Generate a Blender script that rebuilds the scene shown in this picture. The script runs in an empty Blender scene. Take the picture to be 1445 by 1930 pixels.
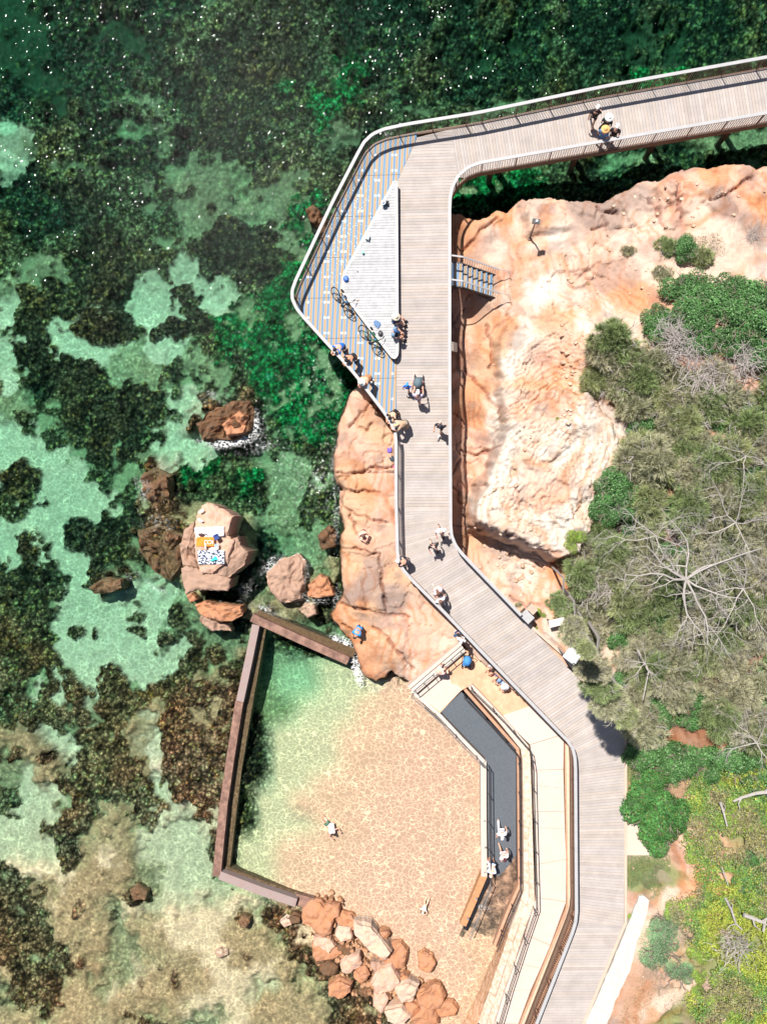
import bpy, math, random
import numpy as np
from mathutils import Vector, Matrix
R = math.radians
rnd = random.Random(7)
scene = bpy.context.scene
C = scene.collection

# ------------------------------------------------------------------ camera, sky, sun, exposure
CAM_H, FPX, NAD = 41.5, 1500.0, 97.5          # height over the water, focal length in photo pixels, nadir right of centre
TILT = math.atan(NAD / FPX)
cam = bpy.data.cameras.new('camera'); camo = bpy.data.objects.new('camera', cam); C.objects.link(camo)
camo.location = (0, 0, CAM_H); camo.rotation_euler = (0, TILT, 0)
cam.sensor_fit = 'VERTICAL'; cam.sensor_height = 24; cam.lens = 24 * FPX / 1930
cam.clip_start = 0.5; cam.clip_end = 500
scene.camera = camo
SUN_DIR = Vector((0.5, -0.866, -1.96)).normalized()   # the way the light travels
world = bpy.data.worlds.new('World'); scene.world = world; world.use_nodes = True
wn = world.node_tree; wn.nodes.clear()
sky = wn.nodes.new('ShaderNodeTexSky'); sky.sky_type = 'NISHITA'; sky.sun_disc = False
sky.sun_elevation = math.asin(-SUN_DIR.z); sky.sun_rotation = math.atan2(-SUN_DIR.x, -SUN_DIR.y)
bg = wn.nodes.new('ShaderNodeBackground'); bg.inputs[1].default_value = 0.055
wo = wn.nodes.new('ShaderNodeOutputWorld')
wn.links.new(sky.outputs[0], bg.inputs[0]); wn.links.new(bg.outputs[0], wo.inputs[0])
sl = bpy.data.lights.new('sun', 'SUN'); sl.energy = 4.8; sl.angle = R(0.5); sl.color = (1.0, 0.95, 0.88)
so = bpy.data.objects.new('sun', sl); C.objects.link(so)
so.rotation_euler = SUN_DIR.to_track_quat('-Z', 'Y').to_euler(); so.location = (-10, 20, 60)
vs = scene.view_settings; vs.view_transform = 'Standard'; vs.look = 'None'; vs.gamma = 1; vs.exposure = 0.55
scene.cycles.use_denoising = True
scene.cycles.max_bounces = 8; scene.cycles.transparent_max_bounces = 12
scene.cycles.caustics_refractive = False; scene.cycles.caustics_reflective = False

# ------------------------------------------------------------------ geometry helpers
_ct, _st = math.cos(TILT), math.sin(TILT)
def P(px, py, z=0.0):
    """photo pixel -> world point at height z"""
    dx, dy, dz = (px - 722.5) / FPX, -(py - 965) / FPX, -1.0
    wx, wz = dx * _ct + dz * _st, -dx * _st + dz * _ct
    t = (z - CAM_H) / wz
    return Vector((wx * t, dy * t, z))
def pix(x, y, z):
    """world arrays -> photo pixels"""
    dz = z - CAM_H
    cx = x * _ct - dz * _st; cz = x * _st + dz * _ct
    return 722.5 + FPX * cx / (-cz), 965 - FPX * y / (-cz)
def PL(pts, z): return [P(a, b, z) for a, b in pts]

class MB:
    def __init__(s): s.v, s.f, s.m = [], [], []
    def add(s, vs, fs, mi=0):
        o = len(s.v); s.v += [tuple(p) for p in vs]; s.f += [tuple(i + o for i in f) for f in fs]; s.m += [mi] * len(fs)
    def box(s, c, size, rz=0, M=None, mi=0):
        x, y, z = [q / 2 for q in size]
        vs = [Vector((a, b, d)) for d in (-z, z) for a, b in ((-x, -y), (x, -y), (x, y), (-x, y))]
        if M is None: M = Matrix.Rotation(rz, 3, 'Z')
        vs = [M @ v + Vector(c) for v in vs]
        s.add(vs, [(3, 2, 1, 0), (4, 5, 6, 7), (0, 1, 5, 4), (1, 2, 6, 5), (2, 3, 7, 6), (3, 0, 4, 7)], mi)
    def prism(s, poly, z0, z1, mi=0):
        n = len(poly); a = sum(poly[i][0] * poly[(i + 1) % n][1] - poly[(i + 1) % n][0] * poly[i][1] for i in range(n))
        if a < 0: poly = poly[::-1]
        t = [(p[0], p[1], z1 if not callable(z1) else z1(p)) for p in poly]; b = [(p[0], p[1], z0) for p in poly]
        s.add(b + t, [tuple(range(n))[::-1], tuple(range(n, 2 * n))] + [(i, (i + 1) % n, n + (i + 1) % n, n + i) for i in range(n)], mi)
    def slab(s, poly, th, mi=0):
        """polygon with its own heights, th thick"""
        n = len(poly); a = sum(poly[i][0] * poly[(i + 1) % n][1] - poly[(i + 1) % n][0] * poly[i][1] for i in range(n))
        if a < 0: poly = poly[::-1]
        t = [tuple(p) for p in poly]; b = [(p[0], p[1], p[2] - th) for p in poly]
        s.add(b + t, [tuple(range(n))[::-1], tuple(range(n, 2 * n))] + [(i, (i + 1) % n, n + (i + 1) % n, n + i) for i in range(n)], mi)
    def tube(s, pts, r, n=6, mi=0, closed=False):
        pts = [Vector(p) for p in pts]; m = len(pts)
        rs = r if isinstance(r, (list, tuple)) else [r] * m
        rings = []; up = None
        for i in range(m):
            if closed: d = pts[(i + 1) % m] - pts[i - 1]
            else: d = pts[min(i + 1, m - 1)] - pts[max(i - 1, 0)]
            if d.length < 1e-9: d = Vector((0, 0, 1))
            d.normalize()
            if up is None or abs(up.dot(d)) > .95: up = Vector((0, 0, 1)) if abs(d.z) < .9 else Vector((1, 0, 0))
            a = d.cross(up).normalized(); b = a.cross(d).normalized(); up = b
            rings.append([pts[i] + (a * math.cos(2 * math.pi * k / n) + b * math.sin(2 * math.pi * k / n)) * rs[i] for k in range(n)])
        vs = [p for q in rings for p in q]; fs = []
        for i in range(m if closed else m - 1):
            j = (i + 1) % m
            for k in range(n):
                fs.append((i * n + k, i * n + (k + 1) % n, j * n + (k + 1) % n, j * n + k))
        if not closed: fs += [tuple(range(n))[::-1], tuple(range((m - 1) * n, m * n))]
        s.add(vs, fs, mi)
    def sweep(s, pts, w, h, mi=0, off=0.0):
        """flat bar w wide, h thick whose top follows pts"""
        pts = [Vector(p) for p in pts]; m = len(pts); vs = []
        for i, p in enumerate(pts):
            a = (pts[i] - pts[i - 1]).xy.normalized() if i else None
            b = (pts[i + 1] - pts[i]).xy.normalized() if i < m - 1 else None
            if a is None: a = b
            if b is None: b = a
            t = (a + b).normalized(); nn = Vector((-t.y, t.x)); k = 1 / max(.5, nn.dot(Vector((-a.y, a.x))))
            l = p.xy + nn * (w / 2 + off) * k; r_ = p.xy - nn * (w / 2 - off) * k
            vs += [(l.x, l.y, p.z), (r_.x, r_.y, p.z), (r_.x, r_.y, p.z - h), (l.x, l.y, p.z - h)]
        fs = [(3, 2, 1, 0)]
        for i in range(m - 1):
            o = 4 * i
            fs += [(o, o + 1, o + 5, o + 4), (o + 1, o + 2, o + 6, o + 5), (o + 2, o + 3, o + 7, o + 6), (o + 3, o, o + 4, o + 7)]
        o = 4 * (m - 1); fs.append((o, o + 1, o + 2, o + 3))
        s.add(vs, fs, mi)
    def ell(s, c, r, seg=10, rings=6, M=None, mi=0, z0=-1.0):
        vs = []; fs = []; c = Vector(c)
        for i in range(rings + 1):
            zz = z0 + (1 - z0) * i / rings; zz = max(-1, min(1, -math.cos(math.acos(-z0) + (math.pi - math.acos(-z0)) * i / rings)))
            q = math.sqrt(max(0, 1 - zz * zz))
            for k in range(seg):
                v = Vector((r[0] * q * math.cos(2 * math.pi * k / seg), r[1] * q * math.sin(2 * math.pi * k / seg), r[2] * zz))
                vs.append((M @ v if M else v) + c)
        for i in range(rings):
            for k in range(seg): fs.append((i * seg + k, i * seg + (k + 1) % seg, (i + 1) * seg + (k + 1) % seg, (i + 1) * seg + k))
        fs.append(tuple(range(seg))[::-1])
        s.add(vs, fs, mi)
    def build(s, name, mat, parent=None, smooth=False, loc=None):
        me = bpy.data.meshes.new(name); me.from_pydata(s.v, [], s.f)
        mats = mat if isinstance(mat, (list, tuple)) else [mat]
        for q in mats: me.materials.append(q)
        if len(mats) > 1: me.polygons.foreach_set('material_index', s.m)
        if smooth: me.polygons.foreach_set('use_smooth', [True] * len(me.polygons))
        me.update()
        o = bpy.data.objects.new(name, me); C.objects.link(o)
        if parent: o.parent = parent
        if loc: o.location = loc
        return o
def empty(name, loc=(0, 0, 0), rz=0):
    o = bpy.data.objects.new(name, None); C.objects.link(o); o.location = loc; o.rotation_euler = (0, 0, rz)
    o.empty_display_size = .3; return o
def tag(o, label=None, cat=None, group=None, kind=None):
    if label: o['label'] = label
    if cat: o['category'] = cat
    if group: o['group'] = group
    if kind: o['kind'] = kind
    return o
def copy_tree(o, parent=None):
    c = o.copy(); C.objects.link(c); c.parent = parent
    for ch in [q for q in o.children]: copy_tree(ch, c)
    return c
def npmesh(name, v, quads, mat, parent=None, col=None, smooth=False, extra=None):
    """fast mesh from numpy: v (n,3), faces (m,k)"""
    me = bpy.data.meshes.new(name); n, k = quads.shape
    me.vertices.add(len(v)); me.vertices.foreach_set('co', np.ascontiguousarray(v, dtype=np.float32).ravel())
    me.loops.add(n * k); me.loops.foreach_set('vertex_index', np.ascontiguousarray(quads, dtype=np.int32).ravel())
    me.polygons.add(n); me.polygons.foreach_set('loop_start', np.arange(0, n * k, k, dtype=np.int32))
    if smooth: me.polygons.foreach_set('use_smooth', np.ones(n, dtype=bool))
    me.update(calc_edges=True)
    if col is not None:
        a = me.color_attributes.new('Col', 'FLOAT_COLOR', 'POINT')
        a.data.foreach_set('color', np.concatenate([col, np.ones((len(v), 1))], 1).astype(np.float32).ravel())
    for nm, arr in (extra or {}).items():
        a = me.attributes.new(nm, 'FLOAT', 'POINT'); a.data.foreach_set('value', arr.astype(np.float32).ravel())
    me.materials.append(mat)
    o = bpy.data.objects.new(name, me); C.objects.link(o)
    if parent: o.parent = parent
    return o

# noise on numpy arrays
_rs = {}
def vnoise(x, y, seed=0):
    if seed not in _rs: _rs[seed] = np.random.RandomState(seed).rand(256, 256)
    g = _rs[seed]; xi = np.floor(x).astype(int); yi = np.floor(y).astype(int); fx = x - xi; fy = y - yi
    fx = fx * fx * (3 - 2 * fx); fy = fy * fy * (3 - 2 * fy)
    a = g[yi & 255, xi & 255]; b = g[yi & 255, (xi + 1) & 255]; c = g[(yi + 1) & 255, xi & 255]; d = g[(yi + 1) & 255, (xi + 1) & 255]
    return (a + (b - a) * fx) * (1 - fy) + (c + (d - c) * fx) * fy
def fbm(x, y, sc=1.0, octv=4, seed=0):
    t = 0; a = 1; tot = 0
    for i in range(octv):
        t = t + a * vnoise(x * sc + 17.3 * i, y * sc + 9.1 * i, seed + i); tot += a; a *= .5; sc *= 2.03
    return t / tot
def cell(x, y, sc, seed=0):
    """rounded lumps: 1 at a cell's middle, 0 at its edge"""
    rs = np.random.RandomState(seed); ox = rs.rand(128, 128); oy = rs.rand(128, 128)
    x = x * sc; y = y * sc; xi = np.floor(x).astype(int); yi = np.floor(y).astype(int); best = np.full(x.shape, 9.0); idv = np.zeros(x.shape)
    for dy in (-1, 0, 1):
        for dx in (-1, 0, 1):
            cx = xi + dx; cy = yi + dy
            d = (cx + ox[cy & 127, cx & 127] - x) ** 2 + (cy + oy[cy & 127, cx & 127] - y) ** 2
            m = d < best; idv = np.where(m, ox[cx & 127, cy & 127], idv); best = np.minimum(best, d)
    return np.clip(1 - np.sqrt(best) * 1.25, 0, 1), idv
def sdf(poly, x, y):
    """signed distance, positive inside"""
    d = np.full(x.shape, 1e9); ins = np.zeros(x.shape, bool); n = len(poly)
    for i in range(n):
        ax, ay = poly[i][0], poly[i][1]; bx, by = poly[(i + 1) % n][0], poly[(i + 1) % n][1]
        ex, ey = bx - ax, by - ay; L = ex * ex + ey * ey + 1e-12
        t = np.clip(((x - ax) * ex + (y - ay) * ey) / L, 0, 1)
        d = np.minimum(d, (x - ax - t * ex) ** 2 + (y - ay - t * ey) ** 2)
        if ay != by:
            c = ((ay > y) != (by > y)) & (x < (bx - ax) * (y - ay) / (by - ay) + ax); ins ^= c
    d = np.sqrt(d); return np.where(ins, d, -d)

# ------------------------------------------------------------------ materials
def newmat(name):
    m = bpy.data.materials.new(name); m.use_nodes = True; nt = m.node_tree; nt.nodes.clear()
    return m, nt, nt.nodes, nt.links
def s2l(c): return tuple(((q / 255) / 12.92 if q / 255 <= .04045 else ((q / 255 + .055) / 1.055) ** 2.4) for q in c)
def mat(name, col, rough=.7, var=.12, sc=6, metal=0, bump=0.0, vc=False, spec=.5, noise_detail=5, col2=None, coord='Object', stretch=None):
    m, nt, N, L = newmat(name)
    out = N.new('ShaderNodeOutputMaterial'); b = N.new('ShaderNodeBsdfPrincipled'); L.new(b.outputs[0], out.inputs[0])
    b.inputs['Roughness'].default_value = rough; b.inputs['Metallic'].default_value = metal; b.inputs['Specular IOR Level'].default_value = spec
    tc = N.new('ShaderNodeTexCoord'); vec = tc.outputs[coord]
    if stretch:
        mp = N.new('ShaderNodeMapping'); mp.inputs['Scale'].default_value = stretch; L.new(vec, mp.inputs[0]); vec = mp.outputs[0]
    nz = N.new('ShaderNodeTexNoise'); nz.inputs['Scale'].default_value = sc; nz.inputs['Detail'].default_value = noise_detail; nz.inputs['Roughness'].default_value = .65
    L.new(vec, nz.inputs['Vector'])
    mx = N.new('ShaderNodeMix'); mx.data_type = 'RGBA'; mx.blend_type = 'MULTIPLY'; mx.inputs[0].default_value = 1
    if vc:
        a = N.new('ShaderNodeVertexColor'); a.layer_name = 'Col'; L.new(a.outputs[0], mx.inputs[6])
    elif col2:
        m2 = N.new('ShaderNodeMix'); m2.data_type = 'RGBA'; m2.inputs[6].default_value = (*col, 1); m2.inputs[7].default_value = (*col2, 1)
        r2 = N.new('ShaderNodeMapRange'); r2.inputs[1].default_value = .4; r2.inputs[2].default_value = .6; L.new(nz.outputs[0], r2.inputs[0])
        L.new(r2.outputs[0], m2.inputs[0]); L.new(m2.outputs[2], mx.inputs[6])
    else: mx.inputs[6].default_value = (*col, 1)
    mr = N.new('ShaderNodeMapRange'); mr.inputs[1].default_value = .25; mr.inputs[2].default_value = .75
    mr.inputs[3].default_value = 1 - var; mr.inputs[4].default_value = 1 + var
    L.new(nz.outputs[0], mr.inputs[0]); L.new(mr.outputs[0], mx.inputs[7]); L.new(mx.outputs[2], b.inputs['Base Color'])
    if bump:
        bp = N.new('ShaderNodeBump'); bp.inputs['Strength'].default_value = 1; bp.inputs['Distance'].default_value = bump
        L.new(nz.outputs[0], bp.inputs['Height']); L.new(bp.outputs[0], b.inputs['Normal'])
    return m
_mc = {}
def cm(rgb, rough=.8, name='cloth', **k):
    """plain painted or cloth material from an sRGB colour"""
    key = (rgb, rough, name)
    if key not in _mc: _mc[key] = mat(name, s2l(rgb), rough, .1, 30, **k)
    return _mc[key]
# ------------------------------------------------------------------ sea bed
# kinds of bottom in 40-pixel cells of the photograph, laid on the bed itself
GRID = '''
TTDDDMDDDMMM.BBBMDDDDMDMD
TTDDTTTDMMBB.BBBMTDDDMDDM
TTDDDDTDMBBB.BBBMTDDDMDTD
DTTDDDMMDBBB.BBBMGDDMMDDD
DTTDDDDMDBBB.BGBGGMMDMDDD
DMTMDMMSMBBB.BBMGMDMMMMSS
AMMMDDDSTBBB.BMMSSDMMMMSS
ASMMMDDDDMSM.DDMMDDMMMMMM
DDBBMMMMSSSD.MSMMMDDMMGGM
DDDBBMMMSSSS.SSGMMMMMMGGD
MDDBBMMMMSBB.BSGMMMMMMMMD
MMMBBMMMMBBB.BSGMMMMMMMMD
MMSDBBMMABBB.BGGMMMMMMMMD
SMBBBBAABASB.BGGMMMMMMMMD
AMBBBDAABBAM.GGMGMMMMMMMD
MBBAABBAABGG.GGGDDMMMMMMD
ABBAAASAAMGM.GGGGDDMMMMMD
MBBBBSSSBSMM.GGGGGDMMMMMD
SDMBBBBBMMBR.GGGGGMMMMMMD
SMMBBBBMARRR.MGGGGMMMMMMD
AAMBBBBBAAMM.MMGGMMMMMMMD
AAAMBBBSAAGM.MSMMMMMMMMMD
AAAAMMMRRGMG.SSSMMMMMMMMD
BBAAAMMRRMMM.MSSMMMMMMMMD
MAAABBBRRKKK.SSMMMMMMMMMD
AMAABBMRRRKK.DSSSMMMMMMMD
ABAABBSRRRKD.DSSKMMMMMMMD
BBBABRAAKKDD.SKKKMMMMMMMD
BBMAAAMASKDK.KKKMMMMMMMMD
MMBAAAAMMSSS.KKSMMMMMMMMD
BBBAAAAMAMSK.SMMSSMMMMMMD
BBBAAMAAMBMB.SAAPPPYYYYYY
MMAMABMBBKKR.SAAPPPYYYYYY
DBBMSBBKRKRR.SSPPPYYYYYYY
KKABBBKARRKR.BPPPYYYYYYYY
MKKABBBKRRRR.BPPPYYYYYYYY
SAKBBBBMRRRR.BPPYYYYYYYYY
DAAMBBBARRRM.PPYYYYYYYYYY
AAAMMKMMAARM.PPPYYYYYYYYY
AAAMKPKAAAMP.PYYYYYYYYYYY
BPPBKKKSAAMP.PYYYYYYYYYYY
BBKPKKMSAAAP.PYYYYYYYYYYY
BBBKKSPAPPPP.MRPYYYYYYYYY
BBBKKSKKPPPK.KMRPYYYYYYYY
BBBBKSSKKPPK.KKMRYYYYYYYY
KBBBKSPKKKPP.PKMRRRYYYYYY
MBBKKKKKKPPP.AKKMRRRYYYYY
KKMKKKKMKSSP.KKKMRRRYYYYY
'''.split()
GRID = [row.replace('.', '') for row in GRID]
# kind: albedo, depth of the bottom, weed height, weediness
KIND = {'T': ((.05, .058, .035), 2.9, .1, .25), 'D': ((.020, .024, .015), 2.5, .5, .9), 'B': ((.033, .026, .015), 2.0, .5, 1.),
        'M': ((.058, .053, .026), 1.8, .3, .75), 'G': ((.003, .080, .022), 1.5, .35, .65), 'S': ((.24, .20, .12), 1.7, .08, .3),
        'A': ((.46, .33, .245), 2.0, .0, .0), 'P': ((.54, .38, .27), .8, .0, .0), 'Y': ((.58, .335, .245), .4, .0, .0),
        'K': ((.32, .21, .12), .8, .06, .2), 'R': ((.11, .052, .024), .8, .3, .9)}
WR = 0.088
gx = np.arange(-31, 26, WR); gy = np.arange(-34, 36, WR)
X, Y = np.meshgrid(gx, gy)
pxx, pyy = pix(X, Y, np.full(X.shape, -1.3))
wx = pxx + (fbm(X, Y, .45, 3, 3) - .5) * 80 + (fbm(X, Y, 2.2, 4, 13) - .5) * 60
wy = pyy + (fbm(X, Y, .45, 3, 23) - .5) * 80 + (fbm(X, Y, 2.2, 4, 33) - .5) * 60
inpool = sdf([(478, 1166), (660, 1243), (700, 1300), (775, 1297), (915, 1440), (920, 1650), (864, 1762), (900, 1800), (840, 1900), (720, 1770), (560, 1708), (405, 1650)], pxx, pyy)
wx = np.where(inpool > 0, pxx + (fbm(X, Y, .3, 2, 3) - .5) * 40, wx); wy = np.where(inpool > 0, pyy + (fbm(X, Y, .3, 2, 23) - .5) * 40, wy)
wx = np.where(wx > 930, 930 - abs((wx - 930 + 300) % 600 - 300) * 1.0, wx)
u = np.clip(wx / 40 - .5, 0, 22.999); v = np.clip(wy / 40 - .5, 0, 46.999)
iu = np.floor(u).astype(int); iv = np.floor(v).astype(int); fu = u - iu; fv = v - iv
kinds = list(KIND); idx = np.array([[kinds.index(c) for c in row] for row in GRID])
alb = np.array([KIND[k][0] for k in kinds]); dep = np.array([KIND[k][1] for k in kinds]); wh = np.array([KIND[k][2] for k in kinds]); we = np.array([KIND[k][3] for k in kinds])
W = np.zeros(X.shape + (len(kinds),))
for a, b, w in ((0, 0, (1 - fu) * (1 - fv)), (1, 0, fu * (1 - fv)), (0, 1, (1 - fu) * fv), (1, 1, fu * fv)):
    k = idx[np.clip(iv + b, 0, 47), np.clip(iu + a, 0, 23)]
    np.put_along_axis(W, k[..., None], np.take_along_axis(W, k[..., None], 2) + w[..., None], 2)
Wd = W.copy(); Wd /= Wd.sum(2, keepdims=True)
Ws = W ** np.where(inpool > 0, 1.2, 2.3)[..., None]; Ws /= Ws.sum(2, keepdims=True)
depth = Wd @ dep
# weed thins out into the sand with ragged edges instead of a clean border
dark = np.array([k in 'DBMGR' for k in kinds]); prob = np.array([dict(T=.16, D=.95, B=.98, M=.74, G=.78, S=.26, A=.0, P=.03, Y=.0, K=.24, R=.92)[k] for k in kinds])
wl_ = Ws * (~dark) + 1e-6; wd_ = Ws * dark + 1e-6
lt = (wl_ @ alb + .02 * np.array((.21, .20, .115))) / (wl_.sum(2, keepdims=True) + .02); dk_ = (wd_ @ alb + .004 * np.array((.03, .025, .014))) / (wd_.sum(2, keepdims=True) + .004)
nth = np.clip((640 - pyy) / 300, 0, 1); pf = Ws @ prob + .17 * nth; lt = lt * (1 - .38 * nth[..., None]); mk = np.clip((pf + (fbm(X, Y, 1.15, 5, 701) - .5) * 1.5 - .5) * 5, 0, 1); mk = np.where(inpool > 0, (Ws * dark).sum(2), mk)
colr = lt * (1 - mk[..., None]) + dk_ * mk[..., None]; weed = mk * .95 + (1 - mk) * (Ws @ np.where(dark, 0, we)); weedh = mk * (.42 + 0 * X)
# patches of brown weed scattered by hand: x, y, rx, ry, angle (photo pixels), 0 = brown, 1 = green, 2 = bright sand
BL = [(185, 625, 52, 32, 10, 0), (330, 625, 45, 24, -15, 0), (180, 690, 12, 10, 0, 0), (40, 905, 42, 35, 0, 0), (45, 1035, 18, 26, 0, 0), (45, 1100, 52, 30, -12, 0),
      (150, 1010, 34, 40, 10, 0), (185, 1030, 28, 40, 0, 0), (205, 1100, 36, 16, -10, 0), (80, 1165, 30, 20, 0, 0), (50, 1240, 42, 38, 0, 0), (75, 1340, 32, 22, 30, 0), (215, 1310, 32, 44, 0, 0),
      (140, 1190, 14, 12, 0, 0), (183, 1195, 7, 18, 0, 0), (150, 1300, 26, 22, 0, 0), (100, 1300, 18, 10, 0, 0), (145, 1585, 20, 40, 0, 0), (262, 1680, 17, 14, 20, 0), (105, 1420, 20, 12, 0, 0),
      (478, 1400, 18, 70, 4, 0), (338, 1160, 12, 18, 0, 0), (372, 1225, 12, 18, 20, 0), (415, 1225, 14, 18, 10, 0), (258, 1190, 18, 12, 40, 0), (370, 1480, 40, 55, 0, 0), (340, 1365, 30, 50, 0, 0), (372, 1300, 44, 30, 0, 0),
      (570, 1200, 70, 20, 24, 0), (430, 620, 34, 24, 0, 1), (470, 660, 32, 30, 0, 1), (520, 700, 50, 45, 30, 1), (560, 760, 40, 40, 0, 1), (600, 800, 30, 40, 30, 1), (530, 560, 26, 50, 20, 1), (500, 620, 40, 24, 0, 1),
      (620, 740, 34, 40, 0, 1), (418, 688, 16, 9, 0, 1), (480, 890, 16, 14, 0, 1), (355, 905, 11, 9, 0, 1), (408, 872, 10, 7, 0, 1), (655, 150, 14, 26, 20, 1), (620, 205, 12, 14, 0, 1), (550, 165, 10, 12, 0, 1),
      (600, 180, 14, 7, 0, 1), (466, 282, 6, 6, 0, 1), (555, 425, 22, 18, 0, 1), (562, 378, 8, 14, 0, 1), (900, 340, 30, 16, 0, 1), (930, 355, 20, 12, 0, 1), (480, 830, 8, 12, 0, 1), (440, 1035, 10, 4, 0, 1),
      (130, 650, 22, 34, -30, 2), (270, 590, 26, 30, 0, 2), (300, 660, 34, 26, 0, 2), (400, 580, 30, 14, 20, 2), (20, 305, 34, 20, 0, 2), (8, 235, 14, 20, 0, 2), (330, 850, 22, 40, 20, 2), (355, 1510, 24, 18, 0, 2), (12, 600, 14, 30, 0, 2), (15, 720, 14, 30, 0, 2),
      (270, 1110, 34, 24, 10, 2), (355, 1620, 40, 90, 4, 2), (300, 1440, 14, 60, 0, 2), (450, 350, 22, 50, -40, 3), (480, 400, 30, 24, 0, 3), (330, 330, 12, 40, -30, 3), (360, 430, 10, 30, -20, 3), (250, 240, 40, 14, 0, 3), (240, 190, 50, 5, 0, 3), (1400, 262, 110, 16, -8, 3), (1180, 300, 60, 14, -10, 3), (880, 355, 14, 10, 0, 3), (955, 190, 30, 20, 0, 3)]
BC = [((.034, .025, .015), .5, 1.), ((.003, .085, .023), .35, .7), ((.46, .335, .25), 0., 0.), ((.20, .165, .095), .06, .3)]
nzx = (fbm(X, Y, 1.3, 4, 43) - .5) * 36; nzy = (fbm(X, Y, 1.3, 4, 53) - .5) * 36
brk = fbm(X, Y, 1.5, 4, 811)
for bx, by, rx, ry, an, k in BL:
    m = (abs(pxx - bx) < 130) & (abs(pyy - by) < 130)
    dx = pxx[m] + nzx[m] - bx; dy = pyy[m] + nzy[m] - by; c_, s_ = math.cos(R(an)), math.sin(R(an))
    q = ((dx * c_ + dy * s_) / rx) ** 2 + ((-dx * s_ + dy * c_) / ry) ** 2
    t = np.clip((1.15 - q) / .3, 0, 1)
    c, h, w_ = BC[k]
    if k == 1: t = t * np.clip((brk[m] - .40) * 9, 0, 1)
    colr[m] = colr[m] * (1 - t[:, None]) + np.array(c) * t[:, None]
    weedh[m] = weedh[m] * (1 - t) + h * t; weed[m] = weed[m] * (1 - t) + w_ * t
# southward the bottom rises and the weed turns brown
sh = np.clip((pyy - 1080) / 480, 0, 1) * (inpool <= 0); depth = depth * (1 - .45 * sh)
bw_ = (weed * sh)[..., None]; colr = np.where(bw_ > .02, np.minimum(colr * (1 + bw_ * np.array((4.0, 2.6, 1.9))), np.maximum(np.array((.105, .062, .034)), colr * .8)), colr)
sn_ = ((1 - weed) * sh * np.clip((pyy - 1350) / 400, 0, 1))[..., None]; colr = colr * (1 - .35 * sn_) + sn_ * .35 * np.array((.47, .30, .17))
depth = np.where(inpool > 0, depth + .25 * np.clip(1 - abs(pxx - 560) / 200, 0, 1) * np.clip(1 - abs(pyy - 1270) / 110, 0, 1) * 2.2, depth); depth = np.where(inpool > 0, depth * .78, depth)
pg = np.clip((pxx - 500) / 330 + (pyy - 1300) / 900, 0, 1)[..., None]; colr = np.where((inpool > 0)[..., None], colr * (np.array((.84, .98, .84)) * (1 - pg) + np.array((1.0, .98, .97)) * pg), colr)
fine = 1 + (fbm(X, Y, 4.0, 3, 871) - .5) * .5 * (inpool <= 0); colr = colr * fine[..., None]
lump, cid = cell(X + (fbm(X, Y, 3, 2, 5) - .5) * .3, Y + (fbm(X, Y, 3, 2, 6) - .5) * .3, 3.4, 1)
lump2, cid2 = cell(X, Y, 1.7, 2)
lump3, cid3 = cell(X, Y, 6.3, 4)
Zb = -depth + weedh * (.6 * lump + .3 * lump3 + .6 * lump2 * fbm(X, Y, .8, 3, 9)) + (fbm(X, Y, 1.1, 4, 11) - .5) * (.10 + .5 * weed)
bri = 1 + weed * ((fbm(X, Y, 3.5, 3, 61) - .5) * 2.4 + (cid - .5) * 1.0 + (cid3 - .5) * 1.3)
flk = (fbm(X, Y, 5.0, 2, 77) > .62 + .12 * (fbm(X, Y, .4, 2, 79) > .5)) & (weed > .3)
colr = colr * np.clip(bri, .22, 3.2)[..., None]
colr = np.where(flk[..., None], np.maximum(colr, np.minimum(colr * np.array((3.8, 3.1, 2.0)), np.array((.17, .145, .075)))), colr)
wm = np.clip(weed[..., None], 0, 1)
hue = (fbm(X, Y, .5, 3, 91) - .5)[..., None] * wm
colr = np.clip(colr * (1 + hue * np.array((.9, -.1, -.3))), .004, .85)
ny, nx = X.shape
ii = (np.arange(ny - 1)[:, None] * nx + np.arange(nx - 1)[None, :]).ravel()
Qd = np.stack([ii, ii + 1, ii + nx + 1, ii + nx], 1)
m, nt, N, L = newmat('sea_bed')
out = N.new('ShaderNodeOutputMaterial'); b = N.new('ShaderNodeBsdfPrincipled'); L.new(b.outputs[0], out.inputs[0]); b.inputs['Roughness'].default_value = .9; b.inputs['Specular IOR Level'].default_value = .1
a = N.new('ShaderNodeVertexColor'); a.layer_name = 'Col'; at = N.new('ShaderNodeAttribute'); at.attribute_name = 'weed'
tc = N.new('ShaderNodeTexCoord')
nz = N.new('ShaderNodeTexNoise'); nz.inputs['Scale'].default_value = 9; nz.inputs['Detail'].default_value = 6; nz.inputs['Roughness'].default_value = .75; L.new(tc.outputs['Object'], nz.inputs['Vector'])
mr = N.new('ShaderNodeMapRange'); mr.inputs[1].default_value = .3; mr.inputs[2].default_value = .7; mr.inputs[3].default_value = .2; mr.inputs[4].default_value = 2.2; L.new(nz.outputs[0], mr.inputs[0])
vl = N.new('ShaderNodeTexVoronoi'); vl.inputs['Scale'].default_value = 5.2; vma = N.new('ShaderNodeVectorMath'); vma.operation = 'MULTIPLY_ADD'; vma.inputs[1].default_value = (.22, .22, .22); L.new(nz.outputs['Color'], vma.inputs[0]); L.new(tc.outputs['Object'], vma.inputs[2]); L.new(vma.outputs[0], vl.inputs['Vector'])
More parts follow.
